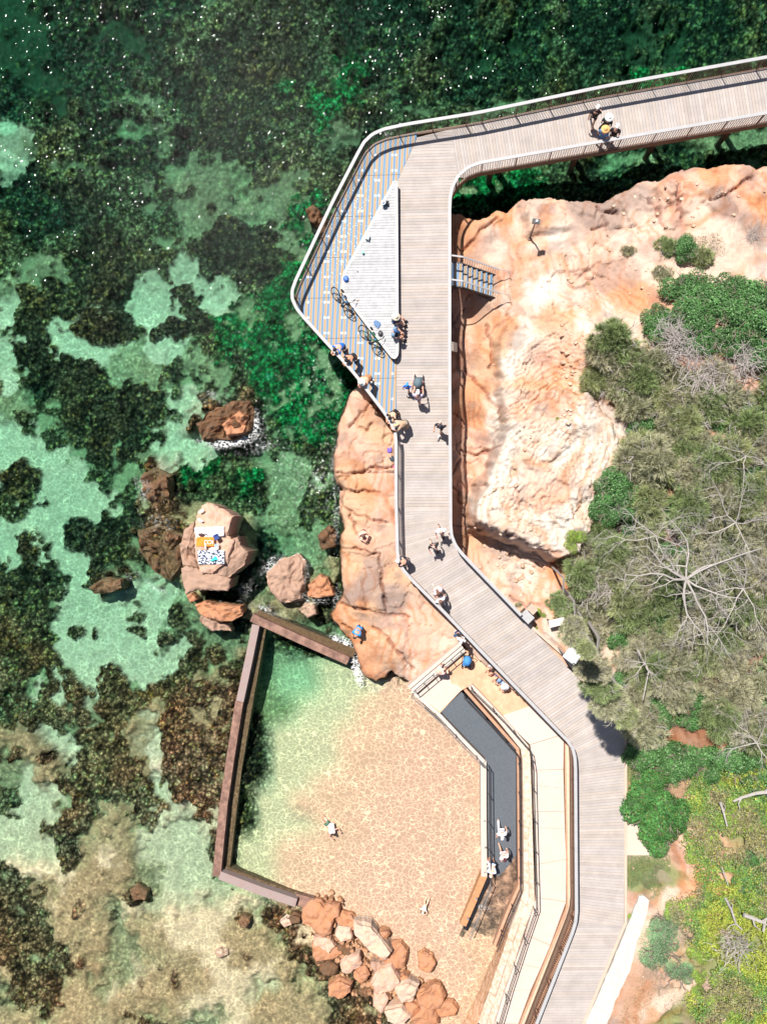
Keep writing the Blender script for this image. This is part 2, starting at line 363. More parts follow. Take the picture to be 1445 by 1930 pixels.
vr = N.new('ShaderNodeMapRange'); vr.inputs[1].default_value = .12; vr.inputs[2].default_value = .62; vr.inputs[3].default_value = 1.7; vr.inputs[4].default_value = .22; L.new(vl.outputs['Distance'], vr.inputs[0]); mv = N.new('ShaderNodeMath'); mv.operation = 'MULTIPLY'; L.new(mr.outputs[0], mv.inputs[0]); L.new(vr.outputs[0], mv.inputs[1])
mr2 = N.new('ShaderNodeMapRange'); mr2.inputs[1].default_value = .3; mr2.inputs[2].default_value = .7; mr2.inputs[3].default_value = .9; mr2.inputs[4].default_value = 1.1; L.new(nz.outputs[0], mr2.inputs[0])
mf = N.new('ShaderNodeMix'); L.new(at.outputs['Fac'], mf.inputs[0]); L.new(mr2.outputs[0], mf.inputs[2]); L.new(mv.outputs[0], mf.inputs[3])
mx = N.new('ShaderNodeMix'); mx.data_type = 'RGBA'; mx.blend_type = 'MULTIPLY'; mx.inputs[0].default_value = 1; L.new(a.outputs[0], mx.inputs[6]); L.new(mf.outputs[0], mx.inputs[7]); L.new(mx.outputs[2], b.inputs['Base Color'])
bp = N.new('ShaderNodeBump'); bp.inputs['Distance'].default_value = .05; bp.inputs['Strength'].default_value = .8; L.new(nz.outputs[0], bp.inputs['Height']); L.new(bp.outputs[0], b.inputs['Normal'])
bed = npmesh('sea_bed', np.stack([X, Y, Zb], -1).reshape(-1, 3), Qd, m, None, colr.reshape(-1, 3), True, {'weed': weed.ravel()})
tag(bed, kind='structure')
w = MB(); w.add([(-340, -340, -3.9), (340, -340, -3.9), (340, 340, -3.9), (-340, 340, -3.9)], [(0, 1, 2, 3)]); o = w.build('deep_sea_bed', mat('deep_bed', (.03, .035, .02), .95, .5, .4)); tag(o, kind='structure')

# ------------------------------------------------------------------ water: one clear body, its ripples bend the view, a painted net makes the caustics
m, nt, N, L = newmat('sea_water')
out = N.new('ShaderNodeOutputMaterial')
tc = N.new('ShaderNodeTexCoord'); geo = N.new('ShaderNodeNewGeometry')
def noise(scale, det=2, rough=.5, vec=None):
    n = N.new('ShaderNodeTexNoise'); n.inputs['Scale'].default_value = scale; n.inputs['Detail'].default_value = det; n.inputs['Roughness'].default_value = rough
    L.new(vec or tc.outputs['Object'], n.inputs['Vector']); return n
mp = N.new('ShaderNodeMapping'); mp.inputs['Rotation'].default_value = (0, 0, R(25)); mp.inputs['Scale'].default_value = (1, 1.7, 1); L.new(tc.outputs['Object'], mp.inputs[0])
n1 = noise(2.6, 2, .5, mp.outputs[0]); n2 = noise(13, 2, .6, mp.outputs[0])
ad = N.new('ShaderNodeMath'); ad.operation = 'MULTIPLY_ADD'; ad.inputs[1].default_value = .45; L.new(n2.outputs[0], ad.inputs[0]); L.new(n1.outputs[0], ad.inputs[2])
bp = N.new('ShaderNodeBump'); bp.inputs['Strength'].default_value = 1; bp.inputs['Distance'].default_value = .02; L.new(ad.outputs[0], bp.inputs['Height'])
rf = N.new('ShaderNodeBsdfRefraction'); rf.inputs['IOR'].default_value = 1.33; rf.inputs['Roughness'].default_value = 0.0; rf.inputs['Color'].default_value = (1, 1, 1, 1); bq = N.new('ShaderNodeBump'); bq.inputs['Strength'].default_value = 1; bq.inputs['Distance'].default_value = .007; L.new(ad.outputs[0], bq.inputs['Height']); L.new(bq.outputs[0], rf.inputs['Normal'])
gl = N.new('ShaderNodeBsdfGlossy'); gl.inputs['Roughness'].default_value = .09; L.new(bp.outputs[0], gl.inputs['Normal'])
ms = N.new('ShaderNodeMixShader'); ms.inputs[0].default_value = .0006; L.new(rf.outputs[0], ms.inputs[1]); L.new(gl.outputs[0], ms.inputs[2])
# underside: bright caustic lines painted into the transparent colour that sunlight passes through
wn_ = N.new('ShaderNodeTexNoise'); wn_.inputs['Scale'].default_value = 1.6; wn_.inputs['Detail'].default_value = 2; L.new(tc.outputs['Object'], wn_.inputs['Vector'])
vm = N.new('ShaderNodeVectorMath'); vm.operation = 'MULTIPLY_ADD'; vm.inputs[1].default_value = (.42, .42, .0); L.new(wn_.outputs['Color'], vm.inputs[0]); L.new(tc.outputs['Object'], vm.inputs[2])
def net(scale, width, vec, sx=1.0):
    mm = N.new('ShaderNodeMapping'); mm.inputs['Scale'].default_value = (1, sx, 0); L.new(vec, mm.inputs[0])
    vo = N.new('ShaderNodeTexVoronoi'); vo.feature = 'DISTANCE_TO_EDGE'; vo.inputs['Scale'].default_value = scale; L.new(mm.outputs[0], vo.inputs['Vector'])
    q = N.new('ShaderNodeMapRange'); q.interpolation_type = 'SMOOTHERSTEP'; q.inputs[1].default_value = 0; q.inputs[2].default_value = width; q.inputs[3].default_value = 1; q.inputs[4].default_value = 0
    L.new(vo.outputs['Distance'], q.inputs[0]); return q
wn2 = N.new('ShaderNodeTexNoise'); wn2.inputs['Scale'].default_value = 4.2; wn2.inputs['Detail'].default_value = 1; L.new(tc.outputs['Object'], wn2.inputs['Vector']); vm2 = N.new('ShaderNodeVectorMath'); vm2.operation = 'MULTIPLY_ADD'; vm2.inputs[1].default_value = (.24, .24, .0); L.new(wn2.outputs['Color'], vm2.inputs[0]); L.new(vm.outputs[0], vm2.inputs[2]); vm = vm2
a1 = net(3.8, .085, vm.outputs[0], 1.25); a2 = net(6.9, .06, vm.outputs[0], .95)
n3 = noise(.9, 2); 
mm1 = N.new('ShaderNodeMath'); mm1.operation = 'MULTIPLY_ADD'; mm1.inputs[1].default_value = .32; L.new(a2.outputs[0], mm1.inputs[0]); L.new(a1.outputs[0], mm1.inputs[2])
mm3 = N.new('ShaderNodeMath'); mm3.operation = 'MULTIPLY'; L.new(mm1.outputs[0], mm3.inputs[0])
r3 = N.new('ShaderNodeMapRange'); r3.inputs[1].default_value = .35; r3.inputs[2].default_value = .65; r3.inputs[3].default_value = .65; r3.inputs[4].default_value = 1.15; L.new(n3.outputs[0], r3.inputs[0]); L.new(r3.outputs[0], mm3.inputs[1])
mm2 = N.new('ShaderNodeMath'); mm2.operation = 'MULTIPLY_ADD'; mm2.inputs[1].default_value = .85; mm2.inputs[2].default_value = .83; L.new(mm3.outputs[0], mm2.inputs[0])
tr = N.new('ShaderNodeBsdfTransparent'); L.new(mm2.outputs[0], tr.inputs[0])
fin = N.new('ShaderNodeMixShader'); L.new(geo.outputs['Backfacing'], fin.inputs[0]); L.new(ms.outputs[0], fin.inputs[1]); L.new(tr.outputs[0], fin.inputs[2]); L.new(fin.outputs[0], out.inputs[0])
va = N.new('ShaderNodeVolumeAbsorption'); va.inputs['Color'].default_value = (.50, .95, .87, 1); va.inputs['Density'].default_value = .55
L.new(va.outputs[0], out.inputs['Volume'])
w = MB(); w.box((-2.5, 1, -4), (700, 700, 8)); sea = w.build('sea_water', m); tag(sea, kind='structure')

# sun glints: small glossy convex caps added on the water to catch highlights
m, nt, N, L = newmat('glint_cap'); out = N.new('ShaderNodeOutputMaterial'); g_ = N.new('ShaderNodeBsdfGlossy'); g_.inputs['Roughness'].default_value = .2; tp = N.new('ShaderNodeBsdfTransparent'); mxs = N.new('ShaderNodeMixShader'); mxs.inputs[0].default_value = .22
L.new(tp.outputs[0], mxs.inputs[1]); L.new(g_.outputs[0], mxs.inputs[2]); L.new(mxs.outputs[0], out.inputs[0])
w = MB(); rg = random.Random(77)
def crest(x, y, a, b_, th, zz):  # one added glossy cap, shaped to show a glint
    n_ = 8; vs = [(x, y, zz + b_ * .17)]
    for s_, h in ((.5, .13), (1.0, 0.0)):
        for i in range(n_):
            c_, d_ = a * s_ * math.cos(6.283 * i / n_), b_ * s_ * math.sin(6.283 * i / n_); vs.append((x + c_ * math.cos(th) - d_ * math.sin(th), y + c_ * math.sin(th) + d_ * math.cos(th), zz + b_ * h))
    w.add(vs, [(0, 1 + i, 1 + (i + 1) % n_) for i in range(n_)] + [(1 + i, 1 + n_ + i, 1 + n_ + (i + 1) % n_, 1 + (i + 1) % n_) for i in range(n_)])
cl_ = [(rg.uniform(-60, 1500), rg.uniform(-40, 640)) for _ in range(90)]
for k in range(1500):
    if rg.random() < .6:
        c = rg.choice(cl_); a, b_ = c[0] + rg.gauss(0, 26), c[1] + rg.gauss(0, 34)
    else: a, b_ = rg.uniform(-60, 1500), rg.uniform(-60, 560)
    if rg.random() < max(0, (b_ - 150) / 560) or rg.random() < max(0, (a - 700) / 1500): continue
    q = P(a, b_, .004); s_ = rg.uniform(.008, .021); crest(q.x, q.y, s_ * rg.uniform(1.5, 4.0), s_, rg.gauss(1.2, .35), .004)
for cx, cy, sx, sy, n_ in [(400, 750, 26, 10, 60), (455, 835, 40, 14, 150), (490, 800, 10, 26, 60), (610, 690, 30, 22, 80), (600, 740, 30, 30, 70), (600, 900, 34, 30, 120), (625, 860, 14, 40, 60), (540, 930, 50, 40, 70), (630, 980, 10, 60, 80), (270, 940, 20, 30, 70), (300, 1000, 40, 20, 60), (520, 1160, 50, 16, 90), (560, 1060, 40, 30, 70), (480, 1090, 20, 30, 60), (270, 1110, 40, 10, 40), (670, 1250, 8, 24, 40)]:
    for _ in range(n_): q = P(rg.gauss(cx, sx), rg.gauss(cy, sy), .004); s_ = rg.uniform(.008, .018); crest(q.x, q.y, s_ * rg.uniform(1, 2), s_, rg.gauss(.5, .5), .004)
o = w.build('added_glint_caps', m, smooth=True); tag(o, kind='stuff')
# ------------------------------------------------------------------ land
ZD = 3.0                                        # boardwalk level
COAST = PL([(655, 738), (640, 790), (628, 855), (632, 895), (646, 925), (641, 965), (648, 1000), (638, 1060), (645, 1120), (618, 1163), (640, 1195), (668, 1245), (683, 1287), (705, 1293), (735, 1272), (772, 1297),
            (868, 1214), (885, 1240), (1010, 1385), (1018, 1480), (1020, 1705), (925, 1960), (1600, 1990), (1760, 1000), (1600, 290), (1500, 322), (1445, 328), (1400, 338), (1350, 332), (1290, 332), (1235, 350), (1190, 360), (1160, 378), (1130, 388), (1075, 386), (1040, 377), (1000, 378), (975, 383),
            (955, 398), (930, 399), (905, 408), (880, 402), (860, 396), (800, 400), (760, 470), (735, 600), (700, 700)], 1.8)
HZ = [(870, 420, 1.3), (900, 450, 1.6), (870, 600, .6), (870, 700, .5), (870, 800, .4), (870, 950, .35), (875, 1010, .5), (900, 1080, 1.0), (940, 1075, .8), (990, 1075, 1.0), (1040, 1085, 1.4), (950, 1110, 1.8), (960, 1140, 2.5), (1000, 1170, 2.85), (1060, 1240, 2.95), (1180, 1400, 2.95), (1180, 1650, 2.95), (1200, 1900, 2.95), (1100, 1500, 2.6), (1100, 1800, 2.6), (1040, 1500, 1.2), (1040, 1800, 1.2), (960, 1900, 1.),
      (930, 405, 1.9), (1040, 385, 2.2), (1190, 370, 2.7), (1300, 345, 3.0), (1440, 340, 3.3), (1600, 320, 3.4), (1000, 500, 2.3), (925, 650, 1.3), (925, 750, 1.2), (960, 650, 2.3), (965, 750, 2.3), (930, 840, 1.3), (960, 560, 2.1), (1000, 700, 2.6), (1050, 600, 2.9), (1100, 500, 3.1), (1250, 480, 3.6), (1400, 450, 3.9),
      (1050, 750, 3.0), (1120, 760, 3.4), (1150, 650, 3.9), (1300, 600, 4.4), (1440, 600, 4.8), (1200, 900, 4.0), (1300, 900, 4.6), (1440, 900, 5.2), (1130, 1080, 3.4), (1060, 1110, 2.7), (1300, 1100, 4.2), (1440, 1100, 4.8), (1200, 1300, 3.1), (1350, 1300, 3.9), (1440, 1400, 4.4), (1300, 1500, 3.6), (1440, 1600, 4.2), (1300, 1700, 3.4),
      (1440, 1800, 3.7), (1240, 1800, 3.0), (1600, 1200, 5.2), (690, 800, 1.25), (700, 900, 1.3), (680, 1000, 1.2), (700, 1100, 1.1), (740, 1200, 1.2), (700, 1275, .45), (830, 1230, 1.25), (640, 1170, .5), (650, 1210, .5)]
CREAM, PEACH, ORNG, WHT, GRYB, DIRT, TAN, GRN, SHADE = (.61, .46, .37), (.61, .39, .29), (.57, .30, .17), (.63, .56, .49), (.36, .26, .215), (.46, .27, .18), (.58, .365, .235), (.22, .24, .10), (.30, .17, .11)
HC = [(870, 440, ORNG), (890, 410, ORNG), (900, 450, PEACH), (930, 440, CREAM), (960, 400, ORNG), (1000, 395, ORNG), (960, 450, PEACH), (1000, 450, CREAM), (1050, 400, PEACH), (1050, 440, CREAM), (1110, 410, GRYB), (1150, 420, GRYB), (1120, 450, PEACH), (1190, 390, GRYB), (1230, 370, PEACH), (1250, 400, PEACH), (1290, 350, PEACH), (1330, 350, ORNG), (1380, 380, PEACH), (1430, 350, PEACH), (1350, 400, GRYB), (1420, 400, ORNG), (1300, 430, CREAM),
      (1400, 450, GRYB), (1440, 480, WHT), (1350, 480, CREAM), (1180, 450, CREAM), (1100, 480, CREAM), (1050, 500, CREAM), (1000, 510, WHT), (950, 500, PEACH), (960, 560, CREAM), (1000, 560, PEACH), (1030, 540, WHT), (1100, 540, PEACH), (1150, 520, PEACH), (1200, 510, CREAM), (1180, 560, ORNG), (1110, 580, PEACH),
      (1050, 600, TAN), (1000, 610, CREAM), (950, 610, ORNG), (880, 640, PEACH), (880, 700, PEACH), (910, 720, ORNG), (920, 670, TAN), (935, 640, TAN), (880, 800, PEACH), (900, 780, ORNG), (880, 880, PEACH), (870, 960, PEACH), (955, 680, WHT), (960, 740, CREAM), (975, 640, WHT), (1000, 680, CREAM), (1000, 720, TAN), (1040, 680, PEACH), (1060, 720, TAN), (1080, 670, PEACH), (1090, 620, WHT),
      (1120, 610, WHT), (950, 800, WHT), (980, 780, PEACH), (1030, 770, PEACH), (1060, 790, WHT), (1000, 830, CREAM), (1040, 850, WHT), (1100, 760, WHT), (1130, 800, WHT), (1110, 860, WHT), (1090, 930, WHT), (1000, 900, CREAM), (950, 900, WHT), (960, 960, CREAM), (1020, 970, WHT), (1060, 1000, WHT), (1010, 1020, CREAM), (1020, 930, PEACH), (920, 960, WHT),
      (900, 1030, TAN), (920, 1070, PEACH), (890, 1000, PEACH), (960, 1080, PEACH), (940, 1110, CREAM), (985, 1090, CREAM), (1000, 1130, PEACH), (1030, 1150, TAN), (1010, 1110, CREAM), (1000, 1180, PEACH), (1040, 1210, CREAM), (1060, 1070, ORNG),
      (1180, 1440, GRN), (1190, 1470, DIRT), (1210, 1560, CREAM), (1280, 1610, PEACH), (1290, 1640, ORNG), (1260, 1670, CREAM), (1200, 1690, DIRT), (1210, 1640, GRN), (1240, 1640, GRN), (1200, 1660, GRN), (1200, 1720, CREAM), (1200, 1850, DIRT), (1230, 1880, CREAM), (1180, 1900, DIRT), (1250, 1900, GRN), (1320, 1870, CREAM), (1400, 1910, CREAM),
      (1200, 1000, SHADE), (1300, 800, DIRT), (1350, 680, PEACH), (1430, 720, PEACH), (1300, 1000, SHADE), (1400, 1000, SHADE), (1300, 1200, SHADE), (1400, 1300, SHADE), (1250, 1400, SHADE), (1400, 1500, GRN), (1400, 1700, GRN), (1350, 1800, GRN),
      (665, 760, PEACH), (660, 820, PEACH), (700, 800, TAN), (690, 850, PEACH), (650, 880, TAN), (690, 920, ORNG), (725, 900, PEACH), (670, 960, TAN), (720, 970, PEACH), (700, 1000, PEACH), (660, 1010, TAN), (670, 1060, TAN), (700, 1080, GRYB), (740, 1090, TAN), (680, 1110, GRYB), (735, 1130, GRYB), (700, 1150, TAN), (660, 1170, TAN), (628, 1170, ORNG), (650, 1220, ORNG),
      (690, 1250, ORNG), (720, 1220, TAN), (700, 1280, ORNG), (745, 1250, TAN), (760, 1180, PEACH), (790, 1200, PEACH), (770, 1270, CREAM), (830, 1210, CREAM), (800, 1240, PEACH), (840, 1180, PEACH)]
LR = .062
lx = np.arange(-7, 26, LR); ly = np.arange(-29, 19.5, LR); X, Y = np.meshgrid(lx, ly)
wxn = X + (fbm(X, Y, .9, 4, 101) - .5) * .9; wyn = Y + (fbm(X, Y, .9, 4, 111) - .5) * .9
cs = sdf(COAST, X + (fbm(X, Y, 1.6, 4, 121) - .5) * .45, Y + (fbm(X, Y, 1.6, 4, 131) - .5) * .45)
def idw(pts, x, y, vals, pw, eps):
    num = 0; den = 0
    for p, v in zip(pts, vals):
        w = 1 / (((x - p[0]) ** 2 + (y - p[1]) ** 2) + eps) ** pw
        num = num + (w[..., None] * np.array(v) if np.ndim(v) else w * v); den = den + w
    return num / (den[..., None] if np.ndim(vals[0]) else den)
hp = [P(a, b, c) for a, b, c in HZ]
S = idw(hp, X, Y, [c for a, b, c in HZ], 1.6, .5)
rid = 1 - abs(fbm(wxn, wyn, .55, 4, 141) * 2 - 1)
Z = S + (fbm(wxn, wyn, .35, 3, 151) - .5) * .7 + (fbm(X, Y, 2.2, 4, 161) - .5) * .16
EXF = np.zeros(X.shape)
def plateau(px_pts, zt, slope, seed, warp=.35, rough=.12, mode='max'):
    global Z
    q = sdf(PL(px_pts, zt), X + (fbm(X, Y, 2, 4, seed) - .5) * warp, Y + (fbm(X, Y, 2, 4, seed + 5) - .5) * warp)
    t = zt + (fbm(X, Y, 1.2, 4, seed + 9) - .5) * rough * 2 + np.minimum(0, q) * slope - np.exp(-np.maximum(q, 0) * 9) * .10
    Z = np.where(q > -2.5, np.maximum(Z, t), Z)
    return q
qL = plateau([(898, 985), (905, 940), (935, 870), (960, 815), (1000, 790), (1050, 730), (1110, 745), (1150, 790), (1165, 850), (1150, 930), (1120, 980), (1088, 1042), (1062, 1052), (1030, 1040), (1000, 1028), (960, 1008), (925, 996)], 4.1, 7, 201, .5, .25)
plateau([(945, 640), (970, 600), (1040, 640), (1070, 700), (1000, 790), (960, 810), (947, 750)], 2.75, 3, 211, .4, .2)
plateau([(640, 790), (655, 745), (700, 760), (745, 815), (745, 890), (700, 888), (632, 896), (628, 855)], 1.75, 6, 221, .2, .1)
plateau([(634, 898), (690, 890), (745, 895), (745, 935), (722, 935), (705, 930), (648, 925)], 1.6, 6, 231, .15, .08)
plateau([(652, 940), (745, 930), (745, 990), (720, 975), (660, 962)], 1.42, 6, 241, .15, .08)
plateau([(645, 1000), (665, 970), (720, 980), (742, 1030), (712, 1065), (700, 1050), (660, 1040), (645, 1035)], 1.35, 6, 251, .15, .08)
plateau([(640, 1060), (712, 1070), (725, 1150), (660, 1142), (645, 1120)], 1.3, 6, 261, .15, .08)
plateau([(1000, 390), (1060, 382), (1120, 395), (1125, 430), (1060, 440), (1000, 430)], 2.75, 1.6, 271, .3, .2)
plateau([(1135, 395), (1190, 365), (1240, 352), (1232, 420), (1150, 430)], 3.1, 5, 281, .3, .25)
plateau([(1240, 350), (1330, 335), (1445, 333), (1500, 330), (1500, 420), (1380, 430), (1250, 430)], 3.5, 2.5, 291, .3, .3)
# sand and dirt level under and beside the boardwalk, south end
lev = sdf(PL([(990, 1160), (1060, 1200), (1140, 1290), (1200, 1420), (1240, 1500), (1260, 1700), (1230, 1800), (1200, 2000), (1000, 2000), (1030, 1900), (1120, 1700), (1110, 1450), (940, 1200)], 2.9), X, Y)
k = np.clip(lev / .8 + .7, 0, 1); Z = Z * (1 - k) + k * (2.86 + (fbm(X, Y, 1.5, 3, 301) - .5) * .1)
und = sdf(PL([(740, 380), (862, 380), (864, 1010), (900, 1110), (1000, 1205), (1010, 1240), (740, 1000)], ZD), X, Y)
k = np.clip(und / .5 + .3, 0, 1); Z = Z * (1 - k) + k * np.minimum(Z, 1.5)
dk = sdf(PL([(748, 250), (850, 250), (850, 1010), (1000, 1175), (1130, 1300), (1182, 1375), (1182, 1745), (1080, 1960), (1000, 1960), (1090, 1720), (1090, 1420), (745, 1070)], ZD), X, Y)
Z = np.where(dk > -.15, np.minimum(Z, 2.72), Z)
wk = sdf(PL([(770, 1297), (872, 1212), (905, 1240), (1100, 1400), (1100, 1720), (1080, 1800), (1010, 1990), (860, 1990), (860, 1700)], 1.2), X, Y)
# hide the ground below the bathing steps, ramp and footpath (they are built of their own slabs)
Z = np.where(wk > .12, np.minimum(Z, -.6), Z)
# cracks and joints in the rock
ck = abs(fbm(X + .3 * fbm(X, Y, 2, 2, 7), Y, .42, 3, 311) - .5)
Z = Z - .22 * np.clip(1 - ck / .006, 0, 1) * (cs > .2) * (pix(X, Y, Z)[0] < 1150)
# layered ledges over the whole headland
tz = Z * 4.2 + fbm(X, Y, .5, 4, 421) * 3.2 + (X * .55 + Y * .1); st = np.floor(tz) + np.clip((tz - np.floor(tz)) * 3.2, 0, 1) ** 1.5
hm = np.clip((X - 3.0) / 1.0, 0, 1) * (wk < -.2) * (lev < -.6); Z = Z + hm * ((st - tz) / 4.2) * .85 * np.clip(fbm(X, Y, .45, 3, 431) * 4 - 1.2, .15, 1)
sw = qL + (fbm(X, Y, .8, 4, 515) - .5) * .5; sq = sw * 4.6 + fbm(X, Y, 2.4, 3, 525) * .9; saw = sq - np.floor(sq); rg_ = np.clip((sw + 3.2) / .8, 0, 1) * (wk < -.2) * (lev < -.6) * (X > 2.6) * np.clip((X - 2.6) / .8, 0, 1)
Z = Z + rg_ * (np.clip(saw * 1.25, 0, 1) - .5) * .16 * np.clip(fbm(X, Y, .7, 3, 535) * 4 - .9, .1, 1)
strl = rg_ * np.clip((saw - .86) / .14, 0, 1) * np.clip(fbm(X, Y, 1.3, 3, 545) * 5 - 1.9, 0, 1)
bl, bid = cell(X + .5 * fbm(X, Y, 1.2, 3, 441), Y + .5 * fbm(X, Y, 1.2, 3, 451), .85, 9); Z = Z + np.clip(cs / .5, 0, 1) * ((bid - .5) * .16) * (wk < -.2) * (lev < -.5) * (X > -6)
CR = [[(636, 893), (672, 892), (700, 884), (748, 880)], [(648, 960), (690, 975), (728, 984)], [(655, 965), (668, 985), (672, 1010)], [(642, 1033), (668, 1035), (712, 1045), (713, 1066)], [(716, 1068), (722, 1110), (728, 1156)], [(640, 1143), (668, 1150), (705, 1156), (770, 1165)], [(640, 1180), (662, 1196)], [(700, 1185), (740, 1215), (775, 1262)], [(700, 760), (670, 790), (662, 806)], [(705, 800), (690, 812), (680, 806)], [(652, 922), (700, 930), (716, 931)],
      [(872, 462), (895, 440), (905, 425), (935, 402)], [(880, 682), (886, 700), (915, 732), (932, 752), (946, 788)], [(870, 846), (900, 852), (940, 845)], [(918, 605), (928, 632), (930, 665), (924, 690)], [(1122, 388), (1130, 402), (1158, 410)], [(1110, 440), (1142, 430)], [(1270, 352), (1262, 400), (1275, 430)], [(1325, 395), (1370, 370), (1400, 345)], [(1200, 380), (1230, 400), (1235, 440)],
      [(960, 1128), (990, 1140), (1015, 1138), (1048, 1155)], [(945, 1000), (975, 1012), (1010, 1030), (1045, 1038)]]
crk = np.zeros(X.shape); wob = (fbm(X, Y, 2.5, 3, 461) - .5) * .35; wob2 = (fbm(X, Y, 2.5, 3, 471) - .5) * .35
for ln in CR:
    q = [P(a, b_, 2.4 if a > 860 else 1.4) for a, b_ in ln]
    for a, b_ in zip(q[:-1], q[1:]):
        e = b_ - a; t = np.clip(((X + wob - a.x) * e.x + (Y + wob2 - a.y) * e.y) / (e.x ** 2 + e.y ** 2), 0, 1); dd = np.hypot(X + wob - a.x - t * e.x, Y + wob2 - a.y - t * e.y); crk = np.maximum(crk, np.clip(1 - dd / .085, 0, 1))
Z = Z - .28 * crk
# coast drop
drop = np.where(cs < 0, -cs * 5.5, 0) + np.exp(-np.maximum(cs, 0) * 4) * .22
Z = Z - drop
px_, py_ = pix(X, Y, Z)
# ledges: thin strata on the white ledge
ter = (np.floor(Z * 9 + fbm(X, Y, 2, 3, 321) * 2) / 9); lz = (qL > -.3) & (Z > 2.5)
Z = np.where(lz, Z * .35 + ter * .65 + (fbm(X, Y, 6, 2, 331) - .5) * .06, Z)
cp = [P(a, b, 2.2 if a > 860 else 1.3) for a, b, c in HC]
wX = X + (fbm(X, Y, .6, 4, 341) - .5) * 1.7; wY = Y + (fbm(X, Y, .6, 4, 351) - .5) * 1.7
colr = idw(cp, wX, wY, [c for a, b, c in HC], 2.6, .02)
# iron bands swirling through the sandstone
ph = fbm(X, Y, .22, 3, 361) * 22 + (X * 1.6 + Y * .2); bd = .5 + .5 * np.sin(ph * 2.3 + 5 * fbm(X, Y, 1.3, 5, 371))
bd = bd ** 2.2 * np.clip(fbm(X, Y, .5, 3, 381) * 3 - 1.0, 0, 1)
b2 = .5 + .5 * np.sin((X * 2.2 + Y * .3 + fbm(X, Y, .35, 4, 481) * 9) * 5.5 + 3 * fbm(X, Y, 2.5, 3, 491)); bd = np.maximum(bd, b2 ** 3 * np.clip(fbm(X, Y, .6, 3, 495) * 5 - 2.3, 0, .9))
colr = colr * (1 - .42 * bd[..., None] * np.array((.28, .8, 1.15)))
colr = colr * (1 - .30 * np.clip(fbm(X, Y, .8, 5, 391) * 5 - 2.9, 0, 1)[..., None] * np.array((.8, 1, 1)))
ww = np.clip(fbm(X, Y, .7, 4, 401) * 6 - 3.3, 0, 1)[..., None] * np.clip((px_ - 890) / 60, 0, 1)[..., None] * np.clip((1260 - px_) / 160, 0, 1)[..., None]
colr = colr * (1 - ww * .6) + np.array(WHT) * ww * .6
gr_ = np.clip(fbm(X, Y, 1.1, 5, 405) * 7 - 4.1, 0, 1)[..., None]; colr = colr * (1 - gr_ * .55) + np.array((.27, .20, .17)) * gr_ * .55
colr = colr * (1 - .38 * strl[..., None] * np.array((.7, 1, 1.05)))
colr = colr * (1 - .6 * crk[..., None] * np.array((.8, 1, 1)))
wet = np.clip((.55 - Z) / .45, 0, 1)[..., None]
colr = colr * (1 - wet) + wet * np.array((.22, .085, .03)) * (.6 + .8 * fbm(X, Y, 4, 3, 411))[..., None]
alg = np.clip((.12 - Z) / .3, 0, 1)[..., None]; colr = colr * (1 - alg) + alg * np.array((.05, .042, .02))
keep = Z > -3.2
ny, nx = X.shape
ii = (np.arange(ny - 1)[:, None] * nx + np.arange(nx - 1)[None, :]).ravel()
Qd = np.stack([ii, ii + 1, ii + nx + 1, ii + nx], 1)
kf = keep.ravel()[Qd].any(1); Qd = Qd[kf]
used = np.zeros(nx * ny, bool); used[Qd.ravel()] = True; remap = np.cumsum(used) - 1
Zc = np.maximum(Z, -3.6); V = np.stack([X, Y, Zc], -1).reshape(-1, 3)[used]
rockm = mat('sandstone', (.6, .4, .25), .9, .13, 7, vc=True, bump=.05, spec=.2, noise_detail=8)
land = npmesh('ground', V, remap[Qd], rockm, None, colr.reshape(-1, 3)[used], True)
tag(land, kind='structure')
LX0, LY0 = lx[0], ly[0]
def zat(x, y):
    i = min(max(int(round((x - LX0) / LR)), 0), nx - 1); j = min(max(int(round((y - LY0) / LR)), 0), ny - 1); return float(Z[j, i])
LAND = (ny, nx)
def Pg(px, py, z0=3.0):
    """where the ray of a photo pixel meets the ground"""
    z = z0
    for _ in range(12):
        q = P(px, py, z); z = z * .4 + .6 * zat(q.x, q.y)
    q = P(px, py, z); q.z = zat(q.x, q.y); return q
# ------------------------------------------------------------------ boardwalk
timber = mat('weathered_timber', (.44, .385, .35), .85, .14, 1.6, vc=True, spec=.2, bump=.004, stretch=(1, 1, 1))
timber_d = mat('dark_timber_beam', (.16, .10, .065), .85, .2, 6)
capm = mat('galvanised_rail_cap', s2l((170, 169, 170)), .55, .08, 3, metal=.0)
steel = mat('galvanised_steel', s2l((150, 148, 146)), .45, .1, 8, metal=.3)
bronze = mat('brown_steel_bar', s2l((112, 84, 70)), .5, .1, 8)
darks = mat('dark_steel', s2l((60, 58, 60)), .5, .1, 8)
def chaikin(p, cut=.25):
    o = [p[0]]
    for i in range(1, len(p) - 1):
        a, b, c = p[i - 1], p[i], p[i + 1]; d1 = (a - b); d2 = (c - b)
        k1 = min(.35, cut / max(d1.length, 1e-6)); k2 = min(.35, cut / max(d2.length, 1e-6))
        o += [b + d1 * k1, b + d2 * k2]
    o.append(p[-1]); return o
ZR = ZD + 1.1
OUTER = [(1520, 93), (1445, 107), (1140, 162), (900, 212), (764, 234), (714, 245), (690, 261), (679, 279), (627, 379), (565, 511), (553, 537), (549, 556), (554, 573), (565, 590), (622, 653), (664, 699), (724, 777), (741, 803), (746, 822), (746, 940), (749, 1050), (754, 1068), (777, 1094), (838, 1155), (909, 1230), (1058, 1385), (1075, 1402), (1082, 1420), (1084, 1440), (1086, 1729), (1081, 1751), (1011, 1930), (990, 1985)]
INNER = [(1520, 197), (1445, 212), (1133, 266), (894, 308), (871, 322), (856, 341), (849, 362), (847, 385), (847, 700), (849, 1000), (853, 1018), (863, 1036), (982, 1160)]
